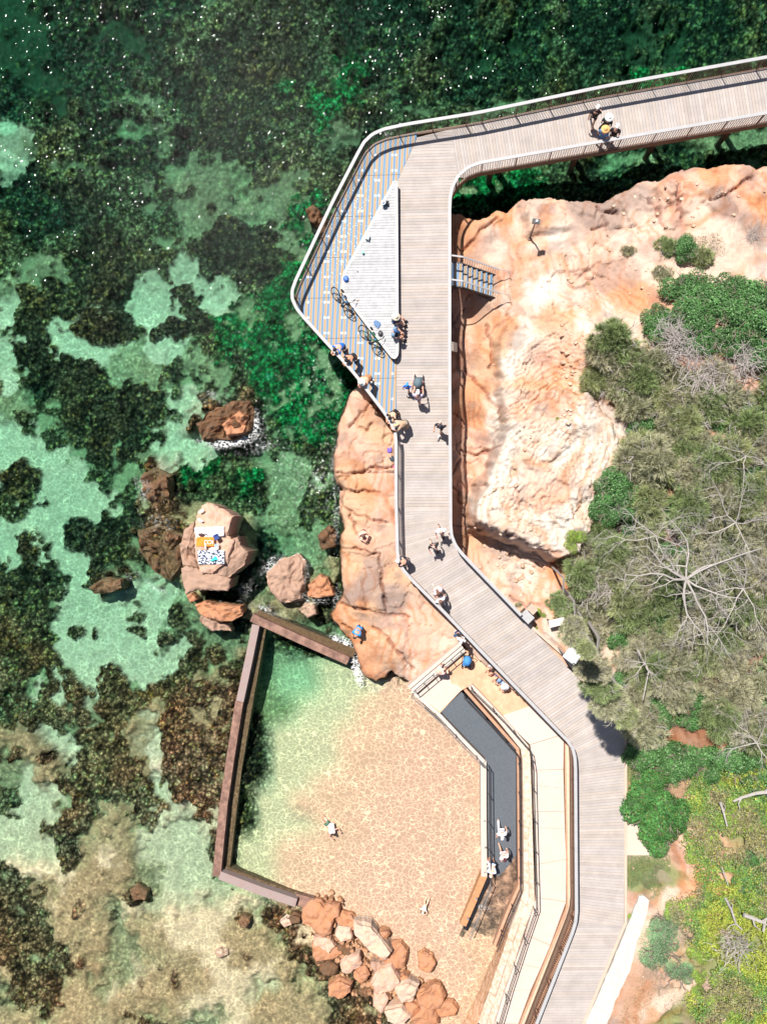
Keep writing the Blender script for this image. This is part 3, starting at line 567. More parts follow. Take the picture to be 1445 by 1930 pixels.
outer = chaikin([P(a, b, ZR) for a, b in OUTER]); inner = chaikin([P(a, b, ZR) for a, b in INNER])
oB = [Vector((p.x, p.y, ZD)) for p in outer]; iB = [Vector((p.x, p.y, ZD)) for p in inner]
def clip_half(poly, n, d):
    """keep the side where n.p <= d"""
    o = []
    for i in range(len(poly)):
        a, b = poly[i], poly[(i + 1) % len(poly)]; da, db = n.dot(a) - d, n.dot(b) - d
        if da <= 0: o.append(a)
        if (da < 0 < db) or (db < 0 < da): o.append(a + (b - a) * (da / (da - db)))
    return o
class Boards:
    def __init__(s): s.mb = MB(); s.cols = []
    def add(s, poly, top=ZD, th=.035):
        poly = [Vector((p[0], p[1])) for p in poly]
        q = []
        for p in poly:
            if not q or (p - q[-1]).length > 1e-4: q.append(p)
        if len(q) > 2 and (q[0] - q[-1]).length < 1e-4: q.pop()
        if len(q) < 3: return
        n0 = len(s.mb.v); s.mb.prism([(p.x, p.y) for p in q], top - th, top + rnd.uniform(-.0015, .0015))
        k = rnd.gauss(1, .045); w = rnd.uniform(-.008, .012)
        s.cols += [(.425 * k + w, .378 * k, .352 * k - w)] * (len(s.mb.v) - n0)
    def poly(s, poly, ang, pitch=.142, gap=.009, top=ZD, tint=None):
        n = Vector((-math.sin(ang), math.cos(ang))); poly = [Vector((p[0], p[1])) for p in poly]
        lo = min(n.dot(p) for p in poly); hi = max(n.dot(p) for p in poly)
        k = int((hi - lo) / pitch) + 1
        for i in range(k):
            c = clip_half(poly, n, lo + (i + 1) * pitch - gap)
            if c: c = clip_half(c, -n, -(lo + i * pitch))
            if len(c) > 2: s.add(c, top)
    def fan(s, L0, R0, L1, R1, pitch=.142, gap=.009):
        L0, R0, L1, R1 = [Vector((p[0], p[1])) for p in (L0, R0, L1, R1)]
        n = max(1, round(max((L1 - L0).length, (R1 - R0).length) / pitch)); g = gap / pitch
        for i in range(n):
            a, b = i / n, (i + 1 - g) / n
            s.add([L0.lerp(L1, a), R0.lerp(R1, a), R0.lerp(R1, b), L0.lerp(L1, b)])
    def build(s, name, parent):
        o = s.mb.build(name, timber, parent); me = o.data
        a = me.color_attributes.new('Col', 'FLOAT_COLOR', 'POINT')
        a.data.foreach_set('color', np.concatenate([np.array(s.cols), np.ones((len(s.cols), 1))], 1).astype(np.float32).ravel()); return o
def near(path, px, py, z=ZR):
    q = P(px, py, z); return min(range(len(path)), key=lambda i: (path[i] - q).length)
bw = empty('boardwalk', P(800, 965, ZD)); bw_off = bw.location.copy(); tag(bw, kind='structure')
def child(o, parent):
    o.parent = parent; o.matrix_parent_inverse = Matrix.Translation(-parent.location); return o
def px2(pts, z=ZD): return [P(a, b, z).xy for a, b in pts]
# upper arm: boards across the arm
b = Boards()
iu = near(outer, 900, 212); U0 = oB[0]; U1 = P(848, 243, ZD)
i_in = near(inner, 894, 308)
arm = [p.xy for p in oB[:iu + 1]] + px2([(850, 243), (862, 334)]) + [p.xy for p in iB[:near(inner, 871, 322)][::-1]]
d = (oB[0] - oB[iu]).xy.normalized(); b.poly(arm, math.atan2(d.y, d.x) + math.pi / 2)
child(b.build('deck_planks', None), bw)
# middle: boards east-west
b = Boards()
mid = px2([(786, 259), (850, 243), (862, 334)]) + [p.xy for p in iB[near(inner, 866, 326):near(inner, 849, 960)]] + px2([(850, 960), (750, 960)]) + px2([(750, 830), (747, 815), (747, 345)])
b.poly(mid, 0.0)
child(b.build('deck_planks', None), bw)
# bend and diagonal
b = Boards()
A = [(750, 960), (850, 960)], [(751, 1052), (852, 1012)], [(759, 1070), (858, 1026)], [(780, 1092), (868, 1040)], [(1060, 1384), (1138, 1332)], [(1078, 1402), (1160, 1356)], [(1085, 1425), (1177, 1382)], [(1087, 1440), (1177, 1425)], [(1087, 1728), (1175, 1742)], [(1081, 1753), (1172, 1752)], [(1005, 1945), (1090, 1945)], [(985, 1995), (1070, 1995)]
A = [[P(x_, y_, ZD) for x_, y_ in q] for q in A]
for q, r_ in zip(A[:-1], A[1:]): b.fan(q[0], q[1], r_[0], r_[1])
child(b.build('deck_planks', None), bw)
# timber edging strip on the landward side, fascia beams and joists below
edge = [P(a, c, ZD + .02) for a, c in [(995, 1176), (1060, 1233), (1088, 1272), (1140, 1332), (1162, 1356), (1178.5, 1382), (1178.5, 1740), (1172, 1754), (1093, 1945)]]
w = MB(); w.sweep(edge, .13, .2); child(w.build('edge_board', mat('pale_edge_board', (.55, .42, .33), .8, .1, 4)), bw)
w = MB(); w.sweep([Vector((p.x, p.y, ZD - .04)) for p in oB], .10, .32); w.sweep([Vector((p.x, p.y, ZD - .04)) for p in iB], .10, .32); child(w.build('fascia_beam', timber_d), bw)
def joists(path_a, path_b, step=.9):
    w = MB()
    return w
w = MB()
for (a, c, e, f) in [((852, 262), (1500, 150), (862, 320), (1500, 190)), ((770, 300), (770, 1040), (830, 300), (830, 1000)), ((790, 1080), (1100, 1400), (850, 1050), (1150, 1370)), ((1105, 1430), (1105, 1730), (1160, 1430), (1160, 1730))]:
    w.sweep([P(*a, ZD - .05), P(*c, ZD - .05)], .12, .28); w.sweep([P(*e, ZD - .05), P(*f, ZD - .05)], .12, .28)
child(w.build('bearer', timber_d), bw)
for a, c in [(930, 232), (930, 284), (1090, 205), (1098, 260), (1250, 178), (1255, 230), (1400, 150), (1405, 203), (600, 560), (610, 600), (660, 400), (700, 300), (760, 300), (830, 330), (700, 690), (770, 500), (830, 520), (770, 700), (830, 720), (770, 880), (830, 900), (1530, 130), (1530, 200)]:
    w = MB(); q = P(a, c, ZD - .36); w.tube([(q.x, q.y, -3), (q.x, q.y, ZD - .35)], .16, 10); w.box((q.x, q.y, ZD - .46), (.4, .4, .18)); child(w.build('pile', timber_d), bw)

# fibreglass grating deck on the seaward side
gr = empty('grating_deck', P(640, 560, ZD)); tag(gr, 'blue and tan striped fibreglass grating deck with white studs along the seaward rail', 'deck platform')
m, nt, N, L = newmat('striped_grating')
out = N.new('ShaderNodeOutputMaterial'); bs = N.new('ShaderNodeBsdfPrincipled'); L.new(bs.outputs[0], out.inputs[0]); bs.inputs['Roughness'].default_value = .7
tc = N.new('ShaderNodeTexCoord'); mp = N.new('ShaderNodeMapping'); mp.inputs['Rotation'].default_value = (0, 0, R(3)); L.new(tc.outputs['Object'], mp.inputs[0])
n0 = N.new('ShaderNodeTexNoise'); n0.inputs['Scale'].default_value = .25; n0.inputs['Detail'].default_value = 1; L.new(tc.outputs['Object'], n0.inputs['Vector'])
wv = N.new('ShaderNodeTexWave'); wv.wave_type = 'BANDS'; wv.bands_direction = 'X'; wv.inputs['Scale'].default_value = 1.32; wv.inputs['Distortion'].default_value = .9; wv.inputs['Detail'].default_value = 0; wv.inputs['Detail Scale'].default_value = .12; L.new(mp.outputs[0], wv.inputs['Vector'])
wv2 = N.new('ShaderNodeTexWave'); wv2.wave_type = 'BANDS'; wv2.bands_direction = 'X'; wv2.inputs['Scale'].default_value = 4.1; wv2.inputs['Distortion'].default_value = 0; L.new(tc.outputs['Object'], wv2.inputs['Vector'])
cr = N.new('ShaderNodeValToRGB'); e = cr.color_ramp.elements; e[0].position = .2; e[0].color = (*s2l((104, 138, 172)), 1); e[1].position = .8; e[1].color = (*s2l((180, 146, 108)), 1); q = e.new(.5); q.color = (*s2l((160, 168, 168)), 1)
L.new(wv.outputs['Fac'], cr.inputs[0]); mr = N.new('ShaderNodeMapRange'); mr.inputs[3].default_value = .72; mr.inputs[4].default_value = 1.12; L.new(wv2.outputs['Fac'], mr.inputs[0])
mx = N.new('ShaderNodeMix'); mx.data_type = 'RGBA'; mx.blend_type = 'MULTIPLY'; mx.inputs[0].default_value = 1; L.new(cr.outputs[0], mx.inputs[6]); L.new(mr.outputs[0], mx.inputs[7]); L.new(mx.outputs[2], bs.inputs['Base Color'])
grating = m
ia, ib = near(outer, 762, 234), near(outer, 743, 806)
gp = [p.xy for p in oB[ia:ib + 1]] + px2([(746.5, 815), (746.5, 346), (785, 259)])
gp = [P(785, 249, ZD).xy] + gp
w = MB()
# panels cut at each joint
js = [407 + 76.5 * k_ for k_ in range(-2, 6)]
ys = [P(700, j, ZD).y for j in js]
polyv = [Vector(p) for p in gp]
bounds = [100] + ys + [-100]
for t_, b_ in zip(bounds[:-1], bounds[1:]):
    c = clip_half(polyv, Vector((0, 1)), t_ - .008)
    if c: c = clip_half(c, Vector((0, -1)), -(b_ + .008))
    c2 = []
    for p in c:
        if not c2 or (p - c2[-1]).length > 1e-4: c2.append(p)
    if len(c2) > 2: w.prism([(p.x, p.y) for p in c2], ZD - .05, ZD)
child(w.build('grating_panel', grating), gr)
w = MB(); w.prism([(p[0], p[1]) for p in gp], ZD - .09, ZD - .055); child(w.build('support_sheet', mat('pale_joint', (.5, .42, .33), .8)), gr)
w = MB(); gpoly = [tuple(p) for p in gp]; tri_px = [(740.5, 342), (645, 520), (643, 552), (664, 579), (738, 676), (749, 672), (747, 345)]
tri_w = [tuple(P(a, c, ZD).xy) for a, c in tri_px]
cand = []
for col in range(0, 8):
    for row in range(-3, 14):
        y0 = 369 + 76.6 * (row // 3) + (0, 29, 47.5)[row % 3] if False else None
xs0 = [580.5 + 31.8 * k_ for k_ in range(6)]
for band in range(-2, 7):
    for dy_ in (-38, -9, 20):
        y0 = 378 + 76.6 * band + dy_
        for k_, x0 in enumerate(xs0):
            for dx_ in (0, 6.6):
                if rnd.random() < .12: continue
                q = P(x0 + dx_, y0, ZD); v = np.array([q.x]), np.array([q.y])
                if sdf(gpoly, *v)[0] > .12 and sdf(tri_w, *v)[0] < -.08: cand.append(q)
for q in cand[:230]:
    n_ = 10; w.prism([(q.x + .058 * math.cos(2 * math.pi * i / n_), q.y + .058 * math.sin(2 * math.pi * i / n_)) for i in range(n_)], ZD - .01, ZD + .012)
o = w.build('fixing_stud', mat('white_stud', (.8, .8, .78), .5)); o['kind'] = 'stuff'; child(o, gr)
w = MB()
for _ in range(420):
    t_ = rnd.random(); a = 640 + rnd.gauss(0, 22) + 50 * t_ - 20; c = 540 - 190 * t_ + rnd.gauss(0, 16); q = P(a, c, ZD); v = np.array([q.x]), np.array([q.y])
    if sdf(gpoly, *v)[0] > .1 and sdf(tri_w, *v)[0] < -.05:
        r_ = rnd.uniform(.008, .028); w.prism([(q.x + r_ * math.cos(i * 1.05) * rnd.uniform(.6, 1), q.y + r_ * math.sin(i * 1.05)) for i in range(6)], ZD - .002, ZD + .004)
o = w.build('bird_droppings', mat('droppings', (.8, .8, .78), .7)); tag(o, 'scatter of tiny white splashes over the striped grating beside the bench platform', 'droppings', kind='stuff')

# triangular bench platform
tb = empty('bench_platform', P(700, 530, ZD)); tag(tb, 'triangular silver timber bench platform with white rim in the middle of the deck', 'bench')
ZT = ZD + .45
tri = chaikin([Vector((*P(a, c, ZT).xy, ZT)) for a, c in [(743, 342), (695, 430), (647, 518), (644, 548), (666, 578), (735, 668), (741, 675), (747, 672), (749, 664), (748, 500), (747, 344)]], .12)
b = Boards(); inn = [Vector((*P(a, c, ZT).xy, ZT)) for a, c in [(743, 352), (650, 521), (648, 548), (670, 578), (737, 666), (745, 668), (744, 352)]]
b.poly([p.xy for p in tri], 0, .132, .012, ZT); o = b.build('seat_slats', None)
o.data.materials.clear(); o.data.materials.append(mat('silver_timber', (.5, .5, .5), .8, .2, 4, vc=True, spec=.3))
a_ = o.data.color_attributes['Col']; c_ = np.zeros(len(a_.data) * 4, dtype=np.float32); a_.data.foreach_get('color', c_); c_ = c_.reshape(-1, 4); c_[:, :3] = c_[:, :3].mean(1, keepdims=True) * 1.18 * np.array((1, 1, 1.02)); a_.data.foreach_set('color', c_.ravel()); child(o, tb)
w = MB(); w.sweep([Vector((p.x, p.y, p.z + .006)) for p in tri + [tri[0]]], .11, .10); child(w.build('rim', mat('pale_rim', (.66, .63, .60), .6)), tb)
w = MB(); w.sweep([Vector((p.x, p.y, ZT - .11)) for p in tri + [tri[0]]], .05, .33); child(w.build('side_panel', timber_d), tb)

# ------------------------------------------------------------------ railings
def along(path, step, start=0.0):
    o = []; acc = start
    for a, b_ in zip(path[:-1], path[1:]):
        L_ = (b_ - a).length; d = (b_ - a).normalized()
        while acc < L_: o.append((a + d * acc, d)); acc += step
        acc -= L_
    return o
def railing(path, label, side=0, bar=bronze, lean=0.0, post_step=1.62, bar_step=.115):
    """path: base line at deck level; cap 1.1 m above"""
    t = empty('railing', path[len(path) // 2].copy()); tag(t, label, 'railing', 'boardwalk railings')
    H = 1.1
    cap = [Vector((p.x, p.y, ZD + H)) for p in path]
    w = MB(); w.sweep(cap, .145, .05); child(w.build('handrail', capm), t)
    w = MB(); w.sweep([Vector((p.x, p.y, ZD + .1)) for p in path], .05, .03); child(w.build('bottom_rail', bar), t)
    posts = along(path, post_step, .25)
    for p, d in posts:
        w = MB(); w.box((p.x, p.y, ZD + H / 2 - .10), (.028, .075, H + .1 - .06), math.atan2(d.y, d.x)); child(w.build('post', bar), t)
    bars = along(path, bar_step, .06); per = max(1, round(post_step / bar_step))
    for i in range(0, len(bars), per):
        w = MB()
        for p, d in bars[i:i + per]:
            w.box((p.x, p.y, ZD + .57), (.016, .03, .93), math.atan2(d.y, d.x))
        child(w.build('baluster_panel', bar), t)
    return t
def cut(path, a, b_): return [p.copy() for p in path[near(path, *a, z=ZD) if False else a_idx(path, a):a_idx(path, b_) + 1]]
def a_idx(path, px): q = P(px[0], px[1], ZR).xy; return min(range(len(path)), key=lambda i: (path[i].xy - q).length)
railing(cut(oB, (1520, 93), (850, 221)), 'railing on the seaward side of the upper arm, top right over dark water')
railing(cut(oB, (850, 221), (553, 537)), 'railing curving round the upper corner and down beside the striped grating')
railing(cut(oB, (553, 537), (743, 806)), 'railing slanting down from the westmost corner to the orange rock shelf')
railing(cut(oB, (746, 822), (754, 1068)), 'short straight railing between the walkway and the orange rock shelf', bar=steel)
railing(cut(oB, (754, 1068), (1075, 1402)), 'long diagonal railing above the bathing steps and sandy landing')
railing(cut(oB, (1075, 1402), (1086, 1729)), 'straight railing beside the pale concrete footpath east of the pool')
railing(cut(oB, (1086, 1729), (990, 1985)), 'railing of the lowest walkway leg leaving the picture at the bottom')
railing(cut(iB, (1520, 197), (871, 322)), 'railing on the landward side of the upper arm above the shaded inlet')
railing(cut(iB, (871, 322), (849, 1000)), 'long straight railing on the east edge next to the banded sandstone')
railing(cut(iB, (849, 1000), (982, 1160)), 'short diagonal railing ending at the grey cabinet by the bushes', bar=steel)
# ------------------------------------------------------------------ pool walls, steps, ramp, footpath, seawall
conc_br = mat('brown_pool_concrete', (.20, .11, .082), .85, .35, 2.4, bump=.02, col2=(.27, .155, .115))
conc_gy = mat('grey_pool_concrete', (.36, .28, .26), .85, .3, 2.4, bump=.02, col2=(.28, .20, .18))
conc_lt = mat('pale_concrete', (.60, .49, .42), .85, .07, 3, bump=.004)
conc_st = mat('step_concrete', (.60, .52, .46), .85, .10, 4)
rubber = mat('blue_grey_rubber', (.105, .12, .14), .7, .25, 14, bump=.004)
sandst = mat('sandstone_block', (.62, .42, .30), .9, .22, 5, bump=.02, col2=(.66, .53, .43))
terra = mat('terracotta_strip', (.50, .28, .18), .85, .2, 5)
sandm = mat('packed_sand', (.62, .37, .235), .95, .12, 2.2, bump=.004, col2=(.66, .42, .28))
weedy = mat('weedy_footing', (.11, .07, .035), .95, .45, 9, bump=.05)
def prism_px(pts, z0, z1, m, name, parent=None):
    w = MB(); w.prism([tuple(P(a, b_, z1).xy) for a, b_ in pts], z0, z1); return w.build(name, m, parent)
def slab_px(pts, th, m, name, parent=None):
    w = MB(); w.slab([tuple(P(a, b_, z)) for a, b_, z in pts], th); return w.build(name, m, parent)
def wall_run(segs, name, label, cat, foot=None):
    t = empty(name, P(*segs[0][0][0], 0)); tag(t, label, cat)
    for pts, width, z1, m, nm in segs:
        w = MB(); w.sweep([P(a, b_, z1) for a, b_ in pts], width, z1 + 2.6); child(w.build(nm, m), t)
    return t
ZW = .42
wall_run([([(482, 1178), (470, 1238), (452, 1322)], .40, ZW, conc_gy, 'coping'), ([(451, 1322), (434, 1430), (421, 1520)], .42, ZW - .04, conc_br, 'coping'), ([(421, 1520), (414, 1590), (408, 1652)], .44, ZW - .02, conc_br, 'coping'),
          ([(494, 1180), (472, 1300), (447, 1450), (424, 1640)], .50, -.12, weedy, 'footing')], 'pool_wall', 'long west wall of the tidal pool, grey at its upper end and brown below', 'wall')
wall_run([([(474, 1164), (560, 1203), (656, 1246)], .42, ZW, conc_br, 'coping'), ([(484, 1158), (600, 1206), (668, 1232)], .5, .04, weedy, 'footing')], 'pool_wall', 'brown north wall of the tidal pool running toward the orange rock shelf', 'wall')
wall_run([([(414, 1650), (490, 1679), (558, 1702)], .44, ZW, conc_gy, 'coping'), ([(424, 1638), (500, 1668), (572, 1692)], .34, -.02, weedy, 'footing'), ([(556, 1695), (590, 1704)], .6, .12, conc_br, 'coping')], 'pool_wall', 'pinkish grey south wall of the tidal pool ending at the boulder pile', 'wall')
# bathing steps
t = empty('bathing_steps', P(820, 1260, 1.3)); tag(t, 'flight of pale concrete steps between the rock shelf and the sandy landing', 'steps')
for k, (z, m) in enumerate([(1.72, conc_lt), (1.62, conc_st), (1.5, conc_st)]):
    o0, o1 = k * 7.5, (k + 1) * 7.5
    w = MB(); w.prism([tuple(P(a, b_, z).xy) for a, b_ in [(768 + o0 * .72, 1294 + o0 * .62), (866 + o0 * .5, 1211 + o0 * .75), (866 + o1 * .5 - .4, 1211 + o1 * .75 - .4), (768 + o1 * .72 - .4, 1294 + o1 * .62 - .4)]], -.8, z)
    child(w.build('step', m), t)
# sandy landing
landing = slab_px([(783, 1308, 1.2), (872, 1228, 1.2), (895, 1218, 1.2), (1080, 1405, 1.25), (1060, 1420, 1.25), (940, 1352, 1.25), (884, 1293, 1.2), (868, 1302, 1.2), (829, 1344, 1.14)], 2.2, sandm, 'sandy_landing'); landing['kind'] = 'structure'
lc = slab_px([(786, 1309, 1.206), (842, 1262, 1.206), (850, 1288, 1.206), (862, 1292, 1.206), (870, 1299, 1.206), (829, 1341, 1.15)], .02, conc_lt, 'landing_pavement'); lc['kind'] = 'structure'
# ramp of dark rubber into the water
ramp = MB(); rl = [(831, 1342, 1.12), (868, 1380, .95), (914, 1428, .75), (918, 1440, .72), (919, 1560, .35), (921, 1655, .02), (893, 1707, -.1), (863, 1764, -.32)]
rr = [(869, 1304, 1.12), (918, 1356, .95), (969, 1411, .75), (972, 1424, .72), (972, 1560, .35), (973, 1664, .02), (948, 1722, -.1), (921, 1788, -.32)]
vs_ = [P(*q) for q in rl] + [P(*q) for q in rr]; n_ = len(rl)
vs_ += [v - Vector((0, 0, 1.4)) for v in vs_]
fs_ = [(i, i + 1, n_ + i + 1, n_ + i) for i in range(n_ - 1)] + [(2 * n_ + i, 2 * n_ + i + 1, i + 1, i) for i in range(n_ - 1)] + [(n_ + i, n_ + i + 1, 3 * n_ + i + 1, 3 * n_ + i) for i in range(n_ - 1)] + [(n_ - 1, 3 * n_ - 1, 4 * n_ - 1, 2 * n_ - 1), (0, n_, 3 * n_, 2 * n_)]
ramp.add(vs_, fs_); o = ramp.build('ramp', rubber); o['kind'] = 'structure'
w = MB(); w.slab([P(a, b_, z + .035) for a, b_, z in [(922, 1650, .03), (940, 1652, .03), (958, 1632, .1), (972, 1612, .19), (972.5, 1662, .025), (948, 1720, -.1), (921, 1786, -.31), (864, 1762, -.31), (892, 1706, -.1)]], .02); o = w.build('ramp_sand', mat('wet_brown_sand', (.13, .085, .06), .5, .6, 2.2, col2=(.30, .185, .12))); o['kind'] = 'structure'
# kerbs of the ramp
t = empty('ramp_kerb', P(910, 1500, .5)); tag(t, 'narrow peach concrete kerb wall between the pool and the dark ramp', 'kerb')
w = MB(); w.sweep([P(776, 1302, 1.25), P(830, 1350, 1.2), P(872, 1395, 1.05), P(912, 1436, .95)], .17, 2.2); child(w.build('upper_kerb', conc_st), t)
w = MB(); w.sweep([P(910.5, 1434, .85), P(911, 1560, .6), P(912, 1652, .42)], .30, 2.0); child(w.build('lower_kerb', conc_lt), t)
w = MB(); w.sweep([P(912, 1650, .41), P(893, 1695, .28), P(872, 1744, .2)], .34, 2.0); child(w.build('lower_kerb', mat('wet_orange_concrete', (.50, .25, .12), .6, .2, 6)), t)
w = MB(); w.sweep([P(921, 1652, .30), P(900, 1698, .1), P(876, 1752, -.06)], .26, 1.6); child(w.build('wet_edge', mat('black_wet_rubber', (.02, .02, .022), .3, .2, 6)), t)
w = MB()
for a, c in [(913, 1443), (913, 1495), (913, 1547), (914, 1597), (914, 1647), (898, 1697), (882, 1735)]:
    q = P(a, c, .6); w.box((q.x, q.y, .62 if c < 1600 else .42), (.10, .08, .06))
child(w.build('fixing_bracket', steel), t)
t = empty('ramp_kerb', P(975, 1500, .8)); tag(t, 'peach concrete kerb on the landward side of the dark ramp', 'kerb')
w = MB(); w.sweep([P(876, 1300, 1.35), P(926, 1356, 1.3), P(975, 1412, 1.15), P(977, 1428, 1.1), P(978, 1560, .8), P(979, 1668, .55), P(955, 1722, .4), P(931, 1784, .25)], .15, 2.6); child(w.build('kerb', terra), t)
# sandstone block bench and seawall beside the footpath
t = empty('sandstone_seawall', P(990, 1600, 1.5)); tag(t, 'stepped sandstone block seawall between the dark ramp and the footpath railing', 'wall')
A_ = [(882, 1296, 1.62), (935, 1355, 1.62), (981, 1412, 1.6), (984, 1430, 1.6), (986, 1560, 1.5), (987, 1680, 1.4), (962, 1750, 1.2), (935, 1830, 1.0), (900, 1930, .9)]
B_ = [(890, 1290, 1.62), (945, 1348, 1.62), (996, 1406, 1.65), (999, 1430, 1.7), (1003, 1560, 1.75), (1007, 1700, 1.7), (985, 1762, 1.7), (958, 1850, 1.7), (928, 1945, 1.7)]
def lerp3(p, q, k): return tuple(p[i] + (q[i] - p[i]) * k for i in range(3))
for i in range(len(A_) - 1):
    L_ = (P(*A_[i]) - P(*A_[i + 1])).length; n_ = max(1, round(L_ / .55)); w = MB()
    for j in range(n_):
        a0, a1, b0, b1 = lerp3(A_[i], A_[i + 1], j / n_), lerp3(A_[i], A_[i + 1], (j + .985) / n_), lerp3(B_[i], B_[i + 1], j / n_), lerp3(B_[i], B_[i + 1], (j + .985) / n_)
        if i > 3 and rnd.random() < .8:
            m0, m1 = lerp3(a0, b0, .5), lerp3(a1, b1, .5); h = [rnd.uniform(-.05, .03) for _ in range(2)]
            w.slab([P(*q) + Vector((0, 0, h[0] - .06)) for q in (a0, a1, m1, m0)], 1.6); w.slab([P(*q) + Vector((0, 0, h[1])) for q in (lerp3(m0, b0, .03), lerp3(m1, b1, .03), b1, b0)], 1.6)
        else: w.slab([P(*q) for q in (a0, a1, b1, b0)], 1.6)
    child(w.build('block_course', conc_lt if i < 2 else sandst), t)
# lower rough face of the seawall running out of the picture
sea_face = MB()
fl = [(978, 1690, .5), (955, 1745, .3), (933, 1795, .05), (905, 1860, .02), (868, 1935, 0), (850, 1990, 0)]; fr = [(986, 1684, 1.36), (961, 1752, 1.16), (934, 1832, .96), (912, 1890, .92), (899, 1932, .88), (880, 1990, .88)]
g = []; nn_ = 8; fl2 = []; fr2 = []
for i in range(len(fl) - 1):
    for j in range(6): fl2.append(lerp3(fl[i], fl[i + 1], j / 6)); fr2.append(lerp3(fr[i], fr[i + 1], j / 6))
for i, (q0, q1) in enumerate(zip(fl2, fr2)):
    for j in range(nn_ + 1):
        p_ = P(*lerp3(q0, q1, j / nn_)); p_.z += rnd.uniform(-.05, .05) - (1.2 if j == 0 else 0); g.append(p_)
sea_face.add(g, [(i * (nn_ + 1) + j, i * (nn_ + 1) + j + 1, (i + 1) * (nn_ + 1) + j + 1, (i + 1) * (nn_ + 1) + j) for i in range(len(fl2) - 1) for j in range(nn_)])
child(sea_face.build('rough_face', mat('rough_orange_stone', (.52, .27, .14), .9, .25, 5, bump=.03, col2=(.60, .38, .25)), smooth=True), t)
# footpath
fp = empty('footpath', P(1040, 1600, 1.9)); fp['kind'] = 'structure'
F0 = [(944, 1350, 1.27), (999, 1404, 1.6), (1004, 1452, 1.75), (1005, 1480, 1.8), (1006, 1530, 1.8), (1008, 1560, 1.8), (1010, 1630, 1.8), (1010, 1692, 1.8), (990, 1762, 1.8), (970, 1815, 1.8), (950, 1870, 1.8), (932, 1930, 1.8), (915, 1985, 1.8)]
F1 = [(1000, 1330, 1.27), (1062, 1384, 1.6), (1061, 1451, 1.75), (1062, 1486, 1.8), (1063, 1530, 1.8), (1064, 1562, 1.8), (1066, 1620, 1.8), (1066, 1700, 1.8), (1036, 1782, 1.8), (1018, 1825, 1.8), (1000, 1865, 1.8), (976, 1930, 1.8), (955, 1985, 1.8)]
for i in range(len(F0) - 1):
    a0, a1, b0, b1 = F0[i], lerp3(F0[i], F0[i + 1], .985), F1[i], lerp3(F1[i], F1[i + 1], .985)
    w = MB(); w.slab([P(*q) for q in (a0, a1, b1, b0)], .9); child(w.build('pavement_panel', conc_lt), fp)
w = MB(); w.slab([P(a[0], a[1], a[2] - .025) for a in F0] + [P(b_[0], b_[1], b_[2] - .025) for b_ in F1[::-1]], .8); child(w.build('joint_bed', terra), fp)
w = MB(); w.sweep([P(1065, 1388, 1.72), P(1065, 1452, 1.85), P(1067, 1560, 1.9), P(1069, 1700, 1.9), P(1066, 1716, 1.9), P(1022, 1826, 1.9), P(980, 1930, 1.9), P(955, 1990, 1.9)], .07, 1.0); child(w.build('edge_strip', terra), fp)
w = MB(); w.sweep([P(1072, 1402, 1.9), P(1073, 1452, 2.0), P(1075, 1560, 2.05), P(1077, 1712, 2.05), P(1070, 1735, 2.05), P(1030, 1830, 2.05), P(990, 1930, 2.05), P(965, 1990, 2.05)], .34, 1.0); child(w.build('verge_strip', mat('pale_verge', (.66, .45, .33), .9, .15, 5)), fp)
w = MB(); w.sweep([P(1068, 1392, 2.4), P(1079, 1412, 2.5), P(1081, 1440, 2.5), P(1083, 1560, 2.5), P(1083, 1725, 2.5), P(1076, 1748, 2.5), P(1008, 1920, 2.5), P(985, 1990, 2.5)], .24, 2.4); o = child(w.build('retaining_wall', terra), fp)

# steel handrails around the steps and ramp
def hrail(pts, label, m=darks, h=.95, step=1.5, two=True, double=False):
    t = empty('handrail', P(*pts[0])); tag(t, label, 'handrail')
    path = [P(*p) for p in pts]
    w = MB(); w.tube([p + Vector((0, 0, h)) for p in path], .026, 6); child(w.build('top_rail', m), t)
    if two:
        w = MB(); w.tube([p + Vector((0, 0, h * .5)) for p in path], .018, 5); child(w.build('mid_rail', m), t)
    for p, d in along(path, step, .05):
        w = MB(); w.tube([p - Vector((0, 0, .15)), p + Vector((0, 0, h))], .022, 5); child(w.build('post', m), t)
    return t
hrail([(776, 1305, 1.25), (830, 1353, 1.2), (872, 1398, 1.05), (911, 1437, .95)], 'steel handrail along the pool edge from the steps to the start of the narrow kerb', steel)
hrail([(920, 1440, .72), (921, 1560, .38), (923, 1652, .1)], 'dark handrail along the straight seaward side of the rubber ramp', darks, double=True)
hrail([(924, 1656, .1), (906, 1700, 0), (884, 1752, -.2)], 'steel handrail slanting down into the water at the foot of the ramp', steel)
hrail([(873, 1308, 1.35), (923, 1360, 1.3), (973, 1416, 1.15), (976, 1430, 1.1), (977, 1560, .8), (978, 1668, .55), (955, 1722, .4), (934, 1776, .25)], 'dark handrail on the landward kerb of the rubber ramp', darks, .9)
hrail([(886, 1292, 1.62), (945, 1350, 1.65), (996, 1408, 1.75), (1001, 1440, 1.8), (1004, 1560, 1.8), (1008, 1700, 1.8), (986, 1764, 1.8), (958, 1850, 1.8), (930, 1945, 1.8)], 'long thin handrail between the footpath and the sandstone blocks', darks, 1.0)
hrail([(780, 1303, 1.72), (872, 1226, 1.72)], 'short steel handrail down the middle of the pale concrete steps', steel, .5, .6, False)

